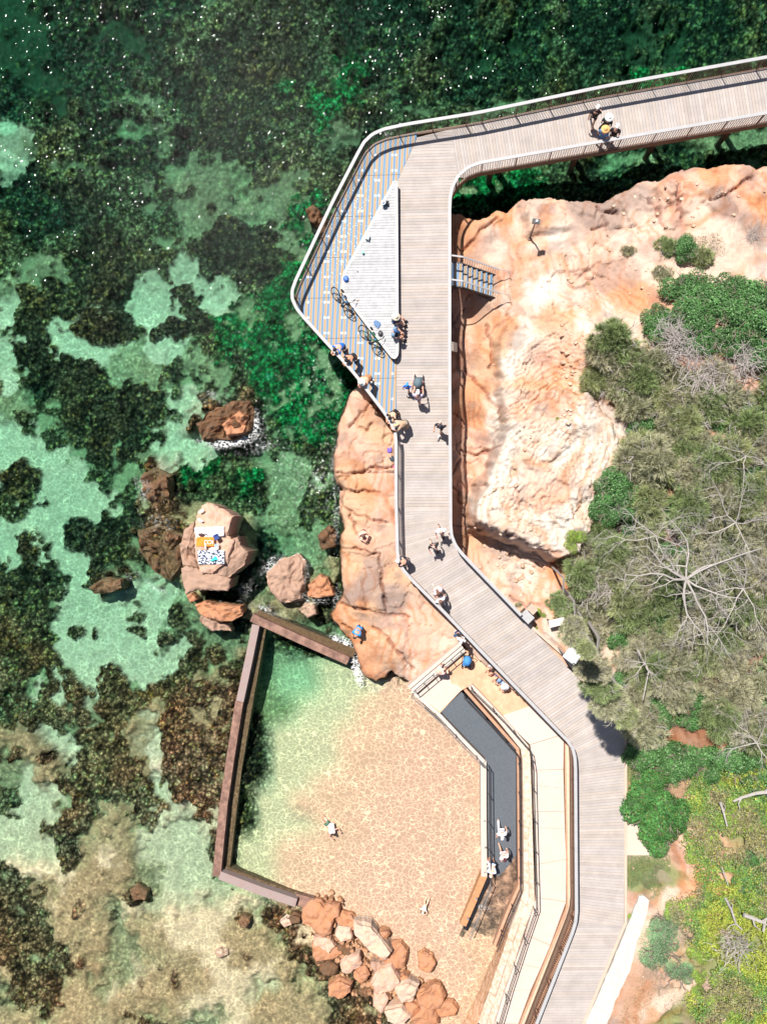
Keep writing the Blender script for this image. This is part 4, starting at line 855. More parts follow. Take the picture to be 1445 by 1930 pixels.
# metal stair from the boardwalk to the sandstone, with its handrails
st = empty('metal_stair', P(890, 510, 2)); tag(st, 'short metal stair with striped treads going down from the walkway to the sandstone', 'stairs')
q0 = P(851, 495, ZD); q1 = P(851, 537, ZD); Wd_ = abs(q0.y - q1.y)
yc = (q0.y + q1.y) / 2; x0 = q0.x; slope = -.33
def sp(u_, v_, z): return (x0 + u_, yc + v_ + slope * u_ * .45, z)
w = MB(); w.slab([sp(0, -Wd_ / 2, ZD), sp(.52, -Wd_ / 2, ZD), sp(.52, Wd_ / 2, ZD), sp(0, Wd_ / 2, ZD)], .05); child(w.build('top_landing', grating), st)
for k in range(7):
    u0 = .53 + k * .25; z = ZD - .17 * (k + 1); w = MB(); w.slab([sp(u0, -Wd_ / 2, z), sp(u0 + .235, -Wd_ / 2, z), sp(u0 + .235, Wd_ / 2, z), sp(u0, Wd_ / 2, z)], .04); child(w.build('tread', grating), st)
for s_ in (-1, 1):
    v_ = s_ * (Wd_ / 2 + .03); w = MB(); w.sweep([Vector(sp(.0, v_, ZD)), Vector(sp(.5, v_, ZD)), Vector(sp(2.3, v_, ZD - 1.2))], .05, .25); child(w.build('stringer', darks), st)
    top = [Vector(sp(-.05, v_, ZD + 1.0)), Vector(sp(.5, v_, ZD + 1.0)), Vector(sp(2.3, v_, ZD - .2)), Vector(sp(2.75, v_, ZD - .25)), Vector(sp(2.85, v_ - .2, ZD - .5))]
    w = MB(); w.sweep(top[:3], .07, .04); w.tube(top[2:], .02, 5); child(w.build('handrail', capm), st)
    w = MB()
    for k in range(20):
        u_ = .05 + k * .115; zz = ZD - max(0, (u_ - .5)) * .667; w.tube([sp(u_, v_, zz), sp(u_, v_, zz + .98)], .010, 4)
    child(w.build('baluster_panel', bronze), st)

# floodlight on a leaning pole above the sandstone
q = Pg(998, 449, 2.2); t = empty('floodlight_pole', q); tag(t, 'slim floodlight pole standing alone on the banded sandstone near the inlet', 'lamp')
w = MB(); w.tube([(0, 0, -.1), (0, 0, 2.2)], [.045, .03], 8); w.build('pole', darks, t)
w = MB(); w.tube([(0, 0, -.05), (0, 0, .06)], .13, 10); w.build('base_plate', bronze, t)
w = MB(); w.box((.02, 0, 2.25), (.36, .22, .09), R(-8)); w.build('lamp_head', darks, t)
w = MB(); w.tube([(.05, 0, 2.29), (.05, 0, 2.36)], [.07, .05], 10); w.build('sensor', mat('white_plastic', (.8, .8, .8), .4), t)
# white notice board fixed outside the east railing
q = P(852, 656, 2.6); t = empty('notice_board', q); tag(t, 'small cream notice plate hung outside the east railing', 'sign')
w = MB(); w.box((.10, 0, .25), (.05, .44, .36), M=Matrix.Rotation(R(-40), 3, 'Y')); w.build('plate', mat('cream_plate', (.75, .68, .56), .5), t)
w = MB(); w.box((.0, .15, .25), (.22, .03, .03)); w.build('bracket', darks, t)
w = MB(); w.box((.0, -.15, .25), (.22, .03, .03)); w.build('bracket', darks, t)
# cabinet and low picnic table at the end of the short railing; white sign case
q = P(989, 1158, ZD); t = empty('service_cabinet', Vector((q.x, q.y, 2.9)), R(-45)); tag(t, 'grey slatted lid box at the end of the diagonal railing', 'cabinet')
w = MB(); w.box((0, .0, .45), (.50, .40, .9)); w.build('body', timber_d, t)
w = MB(); [w.box((0, -.17 + k * .085, .935), (.56, .078, .05)) for k in range(5)]; w.build('lid', mat('grey_slats', (.42, .42, .42), .6), t)
w = MB(); w.box((-.05, .42, .55), (.42, .34, .5)); w.build('side_box', mat('pinkish_timber', (.5, .36, .28), .7), t)
q = Pg(1043, 1168, 3.0); t = empty('picnic_table', q, R(14)); tag(t, 'small pale table with a dark shadow under it at the edge of the bushes', 'table')
w = MB(); w.box((0, 0, .95), (.75, .34, .05)); w.build('table_top', mat('pale_table', (.66, .6, .56), .6), t)
for sx in (-1, 1):
    w = MB(); w.box((sx * .3, 0, .46), (.07, .26, .93)); w.build('leg', timber_d, t)
q = P(1079, 1236, 5.0); t = empty('sign_case', Vector((q.x, q.y, 2.9)), R(-38)); tag(t, 'white topped information shelter beside the walkway and the bright green bush', 'sign')
w = MB(); w.box((0, 0, 2.02), (.66, .62, .07)); w.build('roof', mat('white_roof', (.66, .69, .73), .35, .12, 2), t)
for sx in (-1, 1):
    w = MB(); w.box((sx * .27, -.2, 1), (.06, .06, 2)); w.build('post', steel, t)
w = MB(); w.box((0, -.2, 1.35), (.5, .04, .9)); w.build('panel', cm((40, 90, 150), .4, 'panel'), t)

# ------------------------------------------------------------------ rocks standing in the sea
def rockmat(name, c, c2, b=.05): return mat(name, c, .85, .25, 3.2, col2=c2, bump=b, noise_detail=9, spec=.25)
rk_pe = rockmat('peach_sandstone', (.62, .38, .26), (.54, .36, .28)); rk_or = rockmat('wet_orange_rock', (.54, .25, .125), (.40, .20, .12)); rk_br = rockmat('brown_wet_rock', (.20, .10, .05), (.12, .075, .045)); rk_gr = rockmat('encrusted_rock', (.46, .30, .22), (.34, .22, .16)); rk_wh = rockmat('bleached_rock', (.62, .47, .37), (.58, .38, .27)); rk_da = rockmat('weedy_rock', (.05, .04, .02), (.13, .085, .045))
def rock(outline, zt, zb, m, name='sea_rock', label=None, seed=0, flare=1.0, rough=.10, tilt=(0, 0), parent=None, group=None, cat='rock', chip=.06):
    r_ = random.Random(seed); pts = [P(a, b_, zt).xy for a, b_ in outline]; n0 = len(pts); res = []
    for i in range(n0):
        a, c = pts[i], pts[(i + 1) % n0]; k = max(1, int((c - a).length / .10))
        for j in range(k):
            q = a.lerp(c, j / k); res.append(q + Vector((r_.uniform(-chip, chip), r_.uniform(-chip, chip))) * (.5 if j else .2))
    cx = sum(p.x for p in res) / len(res); cy = sum(p.y for p in res) / len(res); c0 = Vector((cx, cy)); n = len(res)
    w = MB(); rings = [(flare * .96, zb), (flare, zb * .5 + zt * .5 - .1), ((1 + flare) / 2 + .02, zt - .22), (1.01, zt - .08), (.97, zt), (.86, zt + .04), (.72, zt + .06), (.56, zt + .07), (.40, zt + .07), (.24, zt + .08), (.1, zt + .08)]
    seed2 = seed * 3 + 500
    for k, (s_, z) in enumerate(rings):
        for p in res:
            q = c0 + (p - c0) * s_; nz_ = float(vnoise(np.array([q.x * 2.2]), np.array([q.y * 2.2]), seed2)[0] + .5 * vnoise(np.array([q.x * 6]), np.array([q.y * 6]), seed2 + 1)[0] - .75)
            if 0 < k < 4: jx = float(vnoise(np.array([z * 7. + q.x]), np.array([q.x * 2 + q.y * 2]), seed2)[0] - .5) * .14; q = q + (q - c0).normalized() * jx
            w.v.append((q.x, q.y, z + nz_ * rough * (3.2 if k > 3 else .6) + (tilt[0] * (q.x - cx) + tilt[1] * (q.y - cy)) * (1 if k > 1 else 0)))
    w.v.append((cx, cy, zt + .08)); K = len(rings)
    for k in range(K - 1):
        for i in range(n): w.f.append((k * n + i, k * n + (i + 1) % n, (k + 1) * n + (i + 1) % n, (k + 1) * n + i)); w.m.append(0)
    for i in range(n): w.f.append(((K - 1) * n + i, (K - 1) * n + (i + 1) % n, K * n)); w.m.append(0)
    o = w.build(name, m, smooth=False)
    if parent: child(o, parent)
    elif label: tag(o, label, cat, group)
    return o
t = empty('towel_rock', P(405, 1030, 0)); tag(t, 'large flat topped peach boulder in the sea with beach towels spread on it', 'boulder')
rock([(372, 965), (390, 947), (402, 952), (438, 974), (428, 1010), (440, 1020), (428, 1060), (400, 1082), (378, 1078), (369, 1050), (366, 1000)], 1.75, -1.8, rk_pe, 'main_block', seed=3, flare=.98, rough=.05, parent=t, tilt=(-.04, -.03))
rock([(432, 1018), (448, 1012), (456, 1030), (468, 1040), (458, 1064), (444, 1076), (424, 1090), (404, 1084), (420, 1060)], 1.45, -1.6, rk_gr, 'side_block', seed=5, flare=1.0, rough=.08, parent=t)
rock([(341, 1070), (352, 1066), (378, 1074), (405, 1078), (436, 1092), (428, 1114), (396, 1112), (368, 1112), (348, 1121)], 1.5, -1.5, rk_gr, 'front_slab', seed=7, flare=.90, rough=.05, parent=t)
rock([(345, 1005), (366, 985), (372, 1075), (345, 1068), (340, 1040)], .75, -1.6, rk_gr, 'low_ledge', seed=9, flare=1.1, rough=.12, parent=t)
rock([(368, 1139), (385, 1133), (410, 1140), (455, 1142), (456, 1158), (440, 1170), (405, 1172), (375, 1156)], .62, -1.2, rk_or, label='wet orange slab just below the towel boulder, near the pool wall corner', seed=11, rough=.14)
rock([(380, 1160), (430, 1176), (436, 1190), (400, 1188), (376, 1172)], .08, -1.2, rk_gr, label='low grey ledge under the wet orange slab near the pool wall corner', seed=12, rough=.12)
rock([(372, 800), (388, 780), (440, 756), (466, 758), (474, 780), (470, 812), (440, 826), (385, 828)], .30, -1.2, rk_br, label='rust brown boulder ringed with foam, upper of the lone sea rocks', seed=13, rough=.22, flare=1.1)
rock([(420, 800), (450, 775), (466, 785), (460, 815), (430, 822)], .52, -1., rk_or, label='bright orange crest on top of the foam ringed rust brown boulder', seed=14, rough=.16)
rock([(505, 1080), (525, 1058), (560, 1048), (572, 1062), (570, 1090), (566, 1130), (530, 1135), (510, 1115)], .18, -1.2, rk_gr, label='rounded pink rock awash between the towel boulder and the shelf', seed=15, rough=.12, flare=1.12)
rock([(580, 1105), (602, 1085), (616, 1090), (630, 1122), (600, 1128), (582, 1124)], .3, -1., rk_or, label='pointed orange rock awash beside the rock shelf', seed=16, rough=.14, flare=1.1)
rock([(562, 1150), (575, 1136), (592, 1140), (597, 1158), (580, 1165)], -.12, -1., rk_gr, label='small round pale rock under the surface north of the pool', seed=17, flare=1.1)
rock([(598, 1010), (620, 990), (634, 1005), (630, 1030), (606, 1036)], .0, -1., rk_br, label='dark brown rock awash close to the rock shelf', seed=18, flare=1.1, rough=.15)
rock([(268, 900), (290, 885), (320, 900), (322, 960), (300, 968), (275, 930)], -.28, -1.2, rk_br, label='long brown reef rock left of the towel boulder', seed=19, flare=1.15, rough=.25)
rock([(262, 1005), (300, 992), (340, 1010), (345, 1060), (320, 1090), (290, 1070), (268, 1040)], -.26, -1.2, rk_br, label='broad brown reef rock touching the towel boulder', seed=20, flare=1.15, rough=.28)
rock([(576, 395), (590, 385), (602, 398), (598, 425), (584, 420)], .25, -1.8, rk_br, label='small brown rock against the seaward edge of the grating deck', seed=21, flare=1.2, rough=.2)
rock([(600, 410), (614, 408), (616, 440), (603, 446)], .2, -1.8, rk_br, label='second small brown rock half hidden under the grating deck', seed=22, flare=1.2, rough=.2)
rock([(352, 1122), (362, 1118), (372, 1130), (360, 1138)], .1, -1., rk_or, label='small orange stone at the foot of the towel boulder', seed=24)
rock([(170, 1106), (200, 1090), (232, 1092), (232, 1108), (205, 1118), (178, 1118)], -.35, -2., rk_br, label='dark brown lens shaped rock west of the towel boulder', seed=25, flare=1.1, rough=.15)
rock([(640, 925), (656, 924), (662, 945), (655, 970), (640, 962)], .5, -1., rk_gr, label='speckled grey pink rock at the foot of the shelf ledge', seed=26)
# boulder pile at the pool's south corner
PILE = [(592, 1725, 24, 22, 0, .55, rk_or, 'rounded orange boulder at the north end of the pile'), (610, 1745, 20, 18, 20, .7, rk_or, 'dull orange boulder next to the pool wall stub'), (625, 1718, 18, 14, 30, .5, rk_or, 'flat orange boulder facing the pool'), (648, 1760, 16, 14, 0, .75, rk_wh, 'square cream boulder beside the long pale slab'),
        (655, 1738, 22, 12, 30, .45, rk_or, 'wet orange boulder at the pool edge of the pile'), (698, 1772, 40, 17, 38, 1.15, rk_wh, 'long pale pink slab lying on top of the pile'), (612, 1780, 22, 12, 20, .5, rk_pe, 'small pointed pink boulder low on the seaward side'), (618, 1797, 26, 14, -10, .35, rk_or, 'orange boulder awash on the seaward side'), (662, 1818, 24, 13, -40, .75, rk_pe, 'slanted pink boulder below the long pale slab'),
        (620, 1829, 16, 12, 10, .35, rk_br, 'dark rust boulder on the seaward side'), (680, 1838, 13, 16, 10, .5, rk_or, 'narrow orange boulder below the slanted pink one'), (639, 1866, 20, 17, -20, .55, rk_or, 'round rusty boulder standing apart in the sand'), (708, 1820, 12, 9, 0, .4, rk_gr, 'grey green stone under the long pale slab'), (745, 1803, 26, 22, 10, .35, rk_or, 'broad wet orange boulder at the pool side'),
        (727, 1848, 22, 24, 25, 1.0, rk_pe, 'large diamond shaped pink boulder'), (764, 1873, 21, 20, 0, 1.05, rk_wh, 'hexagonal pale boulder with flat top'), (716, 1885, 14, 26, -15, .7, rk_pe, 'tall narrow pink boulder beside the hexagonal one'), (748, 1915, 25, 18, 10, .95, rk_wh, 'rounded pale boulder at the bottom edge'), (775, 1905, 18, 14, 0, .5, rk_or, 'orange boulder tucked between pale ones at the bottom edge'), (762, 1850, 14, 10, 50, .5, rk_or, 'small orange boulder above the hexagonal one'),
        (802, 1812, 16, 22, -20, .12, rk_or, 'low orange boulder awash toward the ramp'), (812, 1882, 26, 24, 0, .5, rk_or, 'large rusty boulder near the seawall'), (800, 1920, 26, 20, 0, .55, rk_or, 'rusty pink boulder at the bottom edge near the seawall'), (840, 1905, 20, 16, 0, .2, rk_or, 'wet orange boulder touching the seawall'), (700, 1752, 14, 10, 30, .35, rk_or, 'small wet boulder behind the long pale slab'), (722, 1764, 12, 10, 0, .4, rk_or, 'orange stone wedged at the tip of the long pale slab'),
        (556, 1733, 10, 9, 0, .25, rk_br, 'brown stone beside the end of the pool wall'), (540, 1738, 11, 9, 0, .1, rk_wh, 'pale round stone awash beside the pool wall'), (460, 1738, 10, 12, 10, .0, rk_br, 'lone brown stone in the shallow channel'), (262, 1684, 16, 13, 20, -.2, rk_br, 'lone submerged brown stone in the sandy shallows'), (418, 1795, 14, 10, 0, -.2, rk_gr, 'submerged tan stone in the sandy shallows'), (602, 1805, 12, 12, 0, .3, rk_br, 'small brown boulder on the seaward fringe'), (650, 1790, 20, 8, 20, .3, rk_br, 'dark gap stone beneath the long pale slab'), (690, 1870, 16, 12, 0, .05, rk_br, 'dark low stone between the rusty and pink boulders')]
for k, (a, c, rx, ry, an, z, m, lb) in enumerate(PILE):
    r_ = random.Random(k + 40); n_ = r_.choice((5, 6, 6, 7)); ph = r_.random() * 6; ol = []
    for i in range(n_):
        th = ph + 2 * math.pi * i / n_ + r_.uniform(-.25, .25); s_ = r_.uniform(.88, 1.14); x_, y_ = rx * 1.07 * s_ * math.cos(th), ry * 1.07 * s_ * math.sin(th)
        ol.append((a + x_ * math.cos(R(an)) - y_ * math.sin(R(an)), c + x_ * math.sin(R(an)) + y_ * math.cos(R(an))))
    if z < .1: z -= .12
    z = z * .62
    rock(ol[::-1], z, -.9, m, 'boulder', lb, k + 60, 1.12, .07, (r_.uniform(-.15, .15), r_.uniform(-.15, .15)), group='boulder pile at the pool corner' if k < 27 else None, chip=.05)

w = MB(); rf = random.Random(18)
for _ in range(330):
    t_ = rf.random(); cx = 590 + 190 * t_ + rf.gauss(0, 16); cy = 1712 + 200 * t_ + rf.gauss(0, 34); s_ = rf.uniform(.05, .20); q = P(cx, cy, rf.uniform(-.15, .15)); v0 = []
    for i in range(6): th = 6.283 * i / 6 + rf.uniform(-.35, .35); v0.append((q.x + s_ * math.cos(th), q.y + s_ * math.sin(th) * rf.uniform(.6, 1), q.z - .5))
    tx, ty = rf.uniform(-.4, .4), rf.uniform(-.4, .4); v1 = [(q.x + (p[0] - q.x) * .8, q.y + (p[1] - q.y) * .8, q.z + s_ * .4 + tx * (p[0] - q.x) + ty * (p[1] - q.y)) for p in v0]
    w.add(v0 + v1, [tuple(range(6, 12))] + [(i, (i + 1) % 6, 6 + (i + 1) % 6, 6 + i) for i in range(6)])
o = w.build('shingle', rockmat('shingle_stone', (.52, .27, .15), (.33, .19, .11))); tag(o, kind='stuff')
# foam where the swell breaks on the rocks: thin lacy sheets lying on the water
m, nt, N, L = newmat('foam'); out = N.new('ShaderNodeOutputMaterial'); df = N.new('ShaderNodeBsdfDiffuse'); df.inputs[0].default_value = (.85, .87, .87, 1); tp = N.new('ShaderNodeBsdfTransparent'); mxs = N.new('ShaderNodeMixShader')
tc = N.new('ShaderNodeTexCoord'); at = N.new('ShaderNodeAttribute'); at.attribute_name = 'dens'; nz = N.new('ShaderNodeTexNoise'); nz.inputs['Scale'].default_value = 2.6; nz.inputs['Detail'].default_value = 6; nz.inputs['Roughness'].default_value = .7; L.new(tc.outputs['Object'], nz.inputs['Vector'])
vmm = N.new('ShaderNodeVectorMath'); vmm.operation = 'MULTIPLY_ADD'; vmm.inputs[1].default_value = (.5, .5, 0); L.new(nz.outputs['Color'], vmm.inputs[0]); L.new(tc.outputs['Object'], vmm.inputs[2])
mpp = N.new('ShaderNodeMapping'); mpp.inputs['Rotation'].default_value = (0, 0, R(30)); mpp.inputs['Scale'].default_value = (1, 2.2, 0); L.new(vmm.outputs[0], mpp.inputs[0])
vo = N.new('ShaderNodeTexVoronoi'); vo.feature = 'DISTANCE_TO_EDGE'; vo.inputs['Scale'].default_value = 4.5; L.new(mpp.outputs[0], vo.inputs['Vector'])
e1 = N.new('ShaderNodeMapRange'); e1.inputs[1].default_value = 0; e1.inputs[2].default_value = .16; e1.inputs[3].default_value = 1; e1.inputs[4].default_value = 0; L.new(vo.outputs['Distance'], e1.inputs[0])
e2 = N.new('ShaderNodeMath'); e2.operation = 'MULTIPLY_ADD'; e2.inputs[1].default_value = .55; L.new(e1.outputs[0], e2.inputs[0]); L.new(nz.outputs[0], e2.inputs[2])
e3 = N.new('ShaderNodeMath'); e3.operation = 'ADD'; L.new(e2.outputs[0], e3.inputs[0]); L.new(at.outputs['Fac'], e3.inputs[1])
e4 = N.new('ShaderNodeMapRange'); e4.inputs[1].default_value = 1.40; e4.inputs[2].default_value = 1.85; e4.inputs[3].default_value = 0; e4.inputs[4].default_value = .95; L.new(e3.outputs[0], e4.inputs[0])
L.new(e4.outputs[0], mxs.inputs[0]); L.new(tp.outputs[0], mxs.inputs[1]); L.new(df.outputs[0], mxs.inputs[2]); L.new(mxs.outputs[0], out.inputs[0])
fv, fq, fd = [], [], []
zf = .012
for cx, cy, rx, ry, an, pk in [(442, 832, 62, 14, -14, .95), (478, 800, 16, 34, 10, .8), (396, 834, 40, 12, 8, .7), (402, 745, 40, 10, 0, .55), (500, 842, 40, 16, -20, .6), (600, 905, 50, 34, -40, .5), (634, 880, 18, 60, 0, .6), (634, 970, 12, 90, 0, .55), (590, 960, 70, 60, 0, .38), (505, 1150, 60, 16, 20, .6), (570, 1120, 60, 26, 10, .5), (512, 1065, 40, 18, -40, .7), (575, 1080, 14, 50, 0, .6), (600, 1132, 44, 12, 0, .6),
          (636, 1135, 14, 50, 0, .6), (645, 1212, 34, 16, 35, .95), (674, 1268, 12, 34, -15, 1.0), (662, 1240, 24, 14, 35, .9), (272, 925, 26, 44, -20, .55), (300, 985, 60, 24, 0, .5), (250, 1085, 30, 18, -20, .5), (300, 1112, 40, 14, 25, .55), (615, 730, 66, 40, 50, .42), (600, 800, 60, 40, 40, .4), (735, 250, 30, 12, -10, .55), (905, 1708, 30, 7, 12, .75), (462, 1110, 26, 60, 15, .5), (700, 1738, 50, 16, 30, .5), (746, 1785, 34, 16, 40, .5), (830, 1795, 40, 20, 0, .3), (560, 800, 60, 20, -30, .38), (540, 900, 60, 20, -30, .38), (690, 1780, 60, 50, 30, .3), (660, 1850, 50, 40, 30, .35), (430, 1130, 30, 20, 0, .4)]:
    zf += .0011; o0 = len(fv); nr_, ns_ = 7, 26
    for i in range(nr_ + 1):
        for k in range(ns_):
            th = 6.283 * k / ns_; rr_ = i / nr_; x_, y_ = rx * 1.25 * rr_ * math.cos(th), ry * 1.25 * rr_ * math.sin(th); q = P(cx + x_ * math.cos(R(an)) - y_ * math.sin(R(an)), cy + x_ * math.sin(R(an)) + y_ * math.cos(R(an)), zf); fv.append(tuple(q)); fd.append(pk * (1 - rr_ ** 2))
    for i in range(nr_):
        for k in range(ns_): fq.append((o0 + i * ns_ + k, o0 + (i + 1) * ns_ + k, o0 + (i + 1) * ns_ + (k + 1) % ns_, o0 + i * ns_ + (k + 1) % ns_))
o = npmesh('foam', np.array(fv), np.array(fq), m, None, None, False, {'dens': np.array(fd)}); tag(o, kind='stuff')
# loose stones and grit on the headland
w = MB(); rf = random.Random(8)
for cx, cy, sx, sy, n_, s0, s1 in [(1075, 700, 10, 70, 34, .05, .20), (1060, 790, 14, 50, 20, .05, .14), (1040, 640, 50, 60, 60, .02, .07), (1130, 560, 60, 40, 40, .02, .09), (980, 1080, 50, 20, 26, .04, .16), (1180, 480, 60, 25, 26, .03, .09), (1020, 1130, 40, 20, 20, .03, .10), (1250, 1640, 20, 40, 20, .03, .08), (1210, 1850, 25, 50, 60, .02, .06), (1110, 800, 30, 60, 30, .02, .08), (960, 940, 40, 50, 40, .03, .12), (1290, 390, 100, 30, 40, .03, .12), (930, 1040, 30, 20, 14, .04, .14), (690, 1160, 40, 60, 20, .02, .06)]:
    for _ in range(n_):
        q = Pg(cx + rf.gauss(0, sx), cy + rf.gauss(0, sy), 2.5)
        if q.z < .3: continue
        s_ = rf.uniform(s0, s1); v0 = []
        for i in range(6): th = 6.283 * i / 6 + rf.uniform(-.3, .3); v0.append((q.x + s_ * math.cos(th) * rf.uniform(.7, 1.1), q.y + s_ * math.sin(th) * rf.uniform(.6, 1), q.z - .03))
        v1 = [(q.x + (p[0] - q.x) * .75 + rf.uniform(-.1, .1) * s_, q.y + (p[1] - q.y) * .75, q.z + s_ * rf.uniform(.45, .8)) for p in v0]
        w.add(v0 + v1, [tuple(range(6, 12))] + [(i, (i + 1) % 6, 6 + (i + 1) % 6, 6 + i) for i in range(6)])
o = w.build('rubble', mat('loose_stone', (.52, .34, .23), .9, .3, 1.5, col2=(.58, .44, .34))); tag(o, kind='stuff')
# ------------------------------------------------------------------ plants
RS = np.random.RandomState(11)
def leafmat(name, rough=.6, tr=.25):
    m, nt, N, L = newmat(name)
    out = N.new('ShaderNodeOutputMaterial'); b = N.new('ShaderNodeBsdfPrincipled'); b.inputs['Roughness'].default_value = rough; b.inputs['Specular IOR Level'].default_value = .35
    a = N.new('ShaderNodeVertexColor'); a.layer_name = 'Col'; tc = N.new('ShaderNodeTexCoord'); nz = N.new('ShaderNodeTexNoise'); nz.inputs['Scale'].default_value = 3; L.new(tc.outputs['Object'], nz.inputs['Vector'])
    mr = N.new('ShaderNodeMapRange'); mr.inputs[1].default_value = .3; mr.inputs[2].default_value = .7; mr.inputs[3].default_value = .75; mr.inputs[4].default_value = 1.25; L.new(nz.outputs[0], mr.inputs[0])
    mx = N.new('ShaderNodeMix'); mx.data_type = 'RGBA'; mx.blend_type = 'MULTIPLY'; mx.inputs[0].default_value = 1; L.new(a.outputs[0], mx.inputs[6]); L.new(mr.outputs[0], mx.inputs[7]); L.new(mx.outputs[2], b.inputs['Base Color'])
    t = N.new('ShaderNodeBsdfTranslucent'); L.new(mx.outputs[2], t.inputs[0]); ms = N.new('ShaderNodeMixShader'); ms.inputs[0].default_value = tr; L.new(b.outputs[0], ms.inputs[1]); L.new(t.outputs[0], ms.inputs[2]); L.new(ms.outputs[0], out.inputs[0])
    return m
leaf_m = leafmat('leaves'); bark = mat('bleached_bark', (.40, .365, .34), .9, .2, 9, bump=.01); bark_d = mat('grey_brown_bark', (.22, .17, .14), .9, .25, 9)
def unit(v): return v / (np.linalg.norm(v, axis=-1, keepdims=True) + 1e-9)
def blades(base, d, length, width, ca, cb):
    """thin quads from base along d; base (n,3)"""
    n = len(base); side = unit(np.cross(d, RS.normal(size=(n, 3)))) * width[:, None] * .5
    tip = base + d * length[:, None]; v = np.stack([base - side, base + side, tip + side * .5, tip - side * .5], 1).reshape(-1, 3)
    c = np.stack([ca, ca, cb, cb], 1).reshape(-1, 3); return v, c
def leaves(pos, nrm, ln, wd, col):
    n = len(pos); a = unit(np.cross(nrm, RS.normal(size=(n, 3)))); b = np.cross(nrm, a)
    a = a * ln[:, None] * .5; b = b * wd[:, None] * .5
    v = np.stack([pos - a, pos - b * .9 - a * .1, pos + a, pos + b * .9 - a * .1], 1).reshape(-1, 3)
    return v, np.repeat(col, 4, 0)
def dome_pts(n, lumps=9, flat=.55, seed=0):
    """points near the surface of a lumpy crown of radius 1, and their outward normals"""
    r = np.random.RandomState(seed); k = r.normal(size=(lumps, 3)); k[:, 2] = abs(k[:, 2]) * .9; k = unit(k) * r.uniform(.35, .72, (lumps, 1)); kr = r.uniform(.30, .52, lumps)
    i = r.randint(0, lumps, n); d = unit(r.normal(size=(n, 3)) + np.array((0, 0, .35))); rad = kr[i] * r.uniform(.55, 1.05, n) ** .5
    p = k[i] + d * rad[:, None]; p[:, 2] = np.maximum(p[:, 2] * flat * 1.4, -.1) ; return p, d, i
def make_needle_proto(seed, tint):
    p, d, li = dome_pts(330, 11, .6, seed); n = 34; B = np.repeat(p, n, 0); D = unit(np.repeat(d, n, 0) * .8 + RS.normal(size=B.shape) * .55 + np.array((0, 0, .25)))
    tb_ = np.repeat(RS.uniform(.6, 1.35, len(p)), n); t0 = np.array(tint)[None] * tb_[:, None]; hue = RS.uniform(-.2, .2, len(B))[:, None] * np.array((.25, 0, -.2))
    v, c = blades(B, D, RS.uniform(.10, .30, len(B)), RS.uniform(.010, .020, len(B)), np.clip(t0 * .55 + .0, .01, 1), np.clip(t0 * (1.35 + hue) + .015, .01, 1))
    return v, c
def make_leaf_proto(seed, tint, n=5200, ln=.085, wd=.06, tint2=None, flat=.55):
    p, d, li = dome_pts(n, 13, flat, seed); nr = unit(d + RS.normal(size=d.shape) * .55 + np.array((0, 0, .6)))
    k = RS.uniform(.55, 1.5, n) * (1 + .25 * np.sin(li * 2.4)); col = np.array(tint)[None] * k[:, None]
    if tint2 is not None: mk = (RS.rand(n) < .16)[:, None]; col = np.where(mk, np.array(tint2)[None] * RS.uniform(.7, 1.3, (n, 1)), col)
    return leaves(p, nr, RS.uniform(.7, 1.3, n) * ln, RS.uniform(.7, 1.2, n) * wd, col)
def quads(v): return np.arange(len(v)).reshape(-1, 4)
def branch_mesh(seed, n=9, reach=.8, rr=.035, h=.5):
    r = random.Random(seed); w = MB()
    w.tube([(0, 0, -.35), (r.uniform(-.05, .05), r.uniform(-.05, .05), .12)], [rr * 2, rr * 1.6], 6)
    for i in range(n):
        a = 6.28 * i / n + r.uniform(-.3, .3); p = [Vector((0, 0, .08))]; L_ = reach * r.uniform(.7, 1.1)
        for k in range(1, 5): p.append(Vector((math.cos(a) * L_ * k / 4 + r.uniform(-.06, .06), math.sin(a) * L_ * k / 4 + r.uniform(-.06, .06), .08 + h * (k / 4) ** .8 + r.uniform(-.03, .05))))
        w.tube(p, [rr, rr * .8, rr * .6, rr * .4, rr * .15], 4)
        for k in (1, 2, 3):
            q = p[k]; b_ = a + r.choice((-1, 1)) * r.uniform(.5, 1.1); w.tube([q, q + Vector((math.cos(b_) * .16, math.sin(b_) * .16, .10)), q + Vector((math.cos(b_) * .32, math.sin(b_) * .32, .16))], [rr * .45, rr * .3, rr * .12], 3)
    return w
protos = {}
def proto(key, name, v, c, seed, br=bark_d, h=.5, cat='shrub', nb=9):
    t = empty(name); o = npmesh('foliage', v, quads(v), leaf_m, t, c); w = branch_mesh(seed, nb, h=h); w.build('branches', br, t)
    protos.setdefault(key, []).append([t, cat, False])
OLV = (.215, .185, .085)
for s_ in range(4):
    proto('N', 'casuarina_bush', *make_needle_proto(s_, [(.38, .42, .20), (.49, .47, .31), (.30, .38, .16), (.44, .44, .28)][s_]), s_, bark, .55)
for s_ in range(3): proto('L', 'leafy_bush', *make_leaf_proto(20 + s_, (.08, .20, .055), 5600, .085, .06, (.22, .36, .16)), s_ + 20)
for s_ in range(2): proto('Y', 'leafy_bush', *make_leaf_proto(30 + s_, (.22, .36, .06), 4200, .08, .055, (.46, .46, .10)), s_ + 30)
proto('W', 'grey_green_bush', *make_leaf_proto(40, (.20, .34, .17), 7000, .06, .03, (.30, .42, .25), .4), 40)
proto('B', 'glossy_tree', *make_leaf_proto(50, (.07, .21, .05), 6500, .11, .075, (.14, .20, .05), .6), 50)
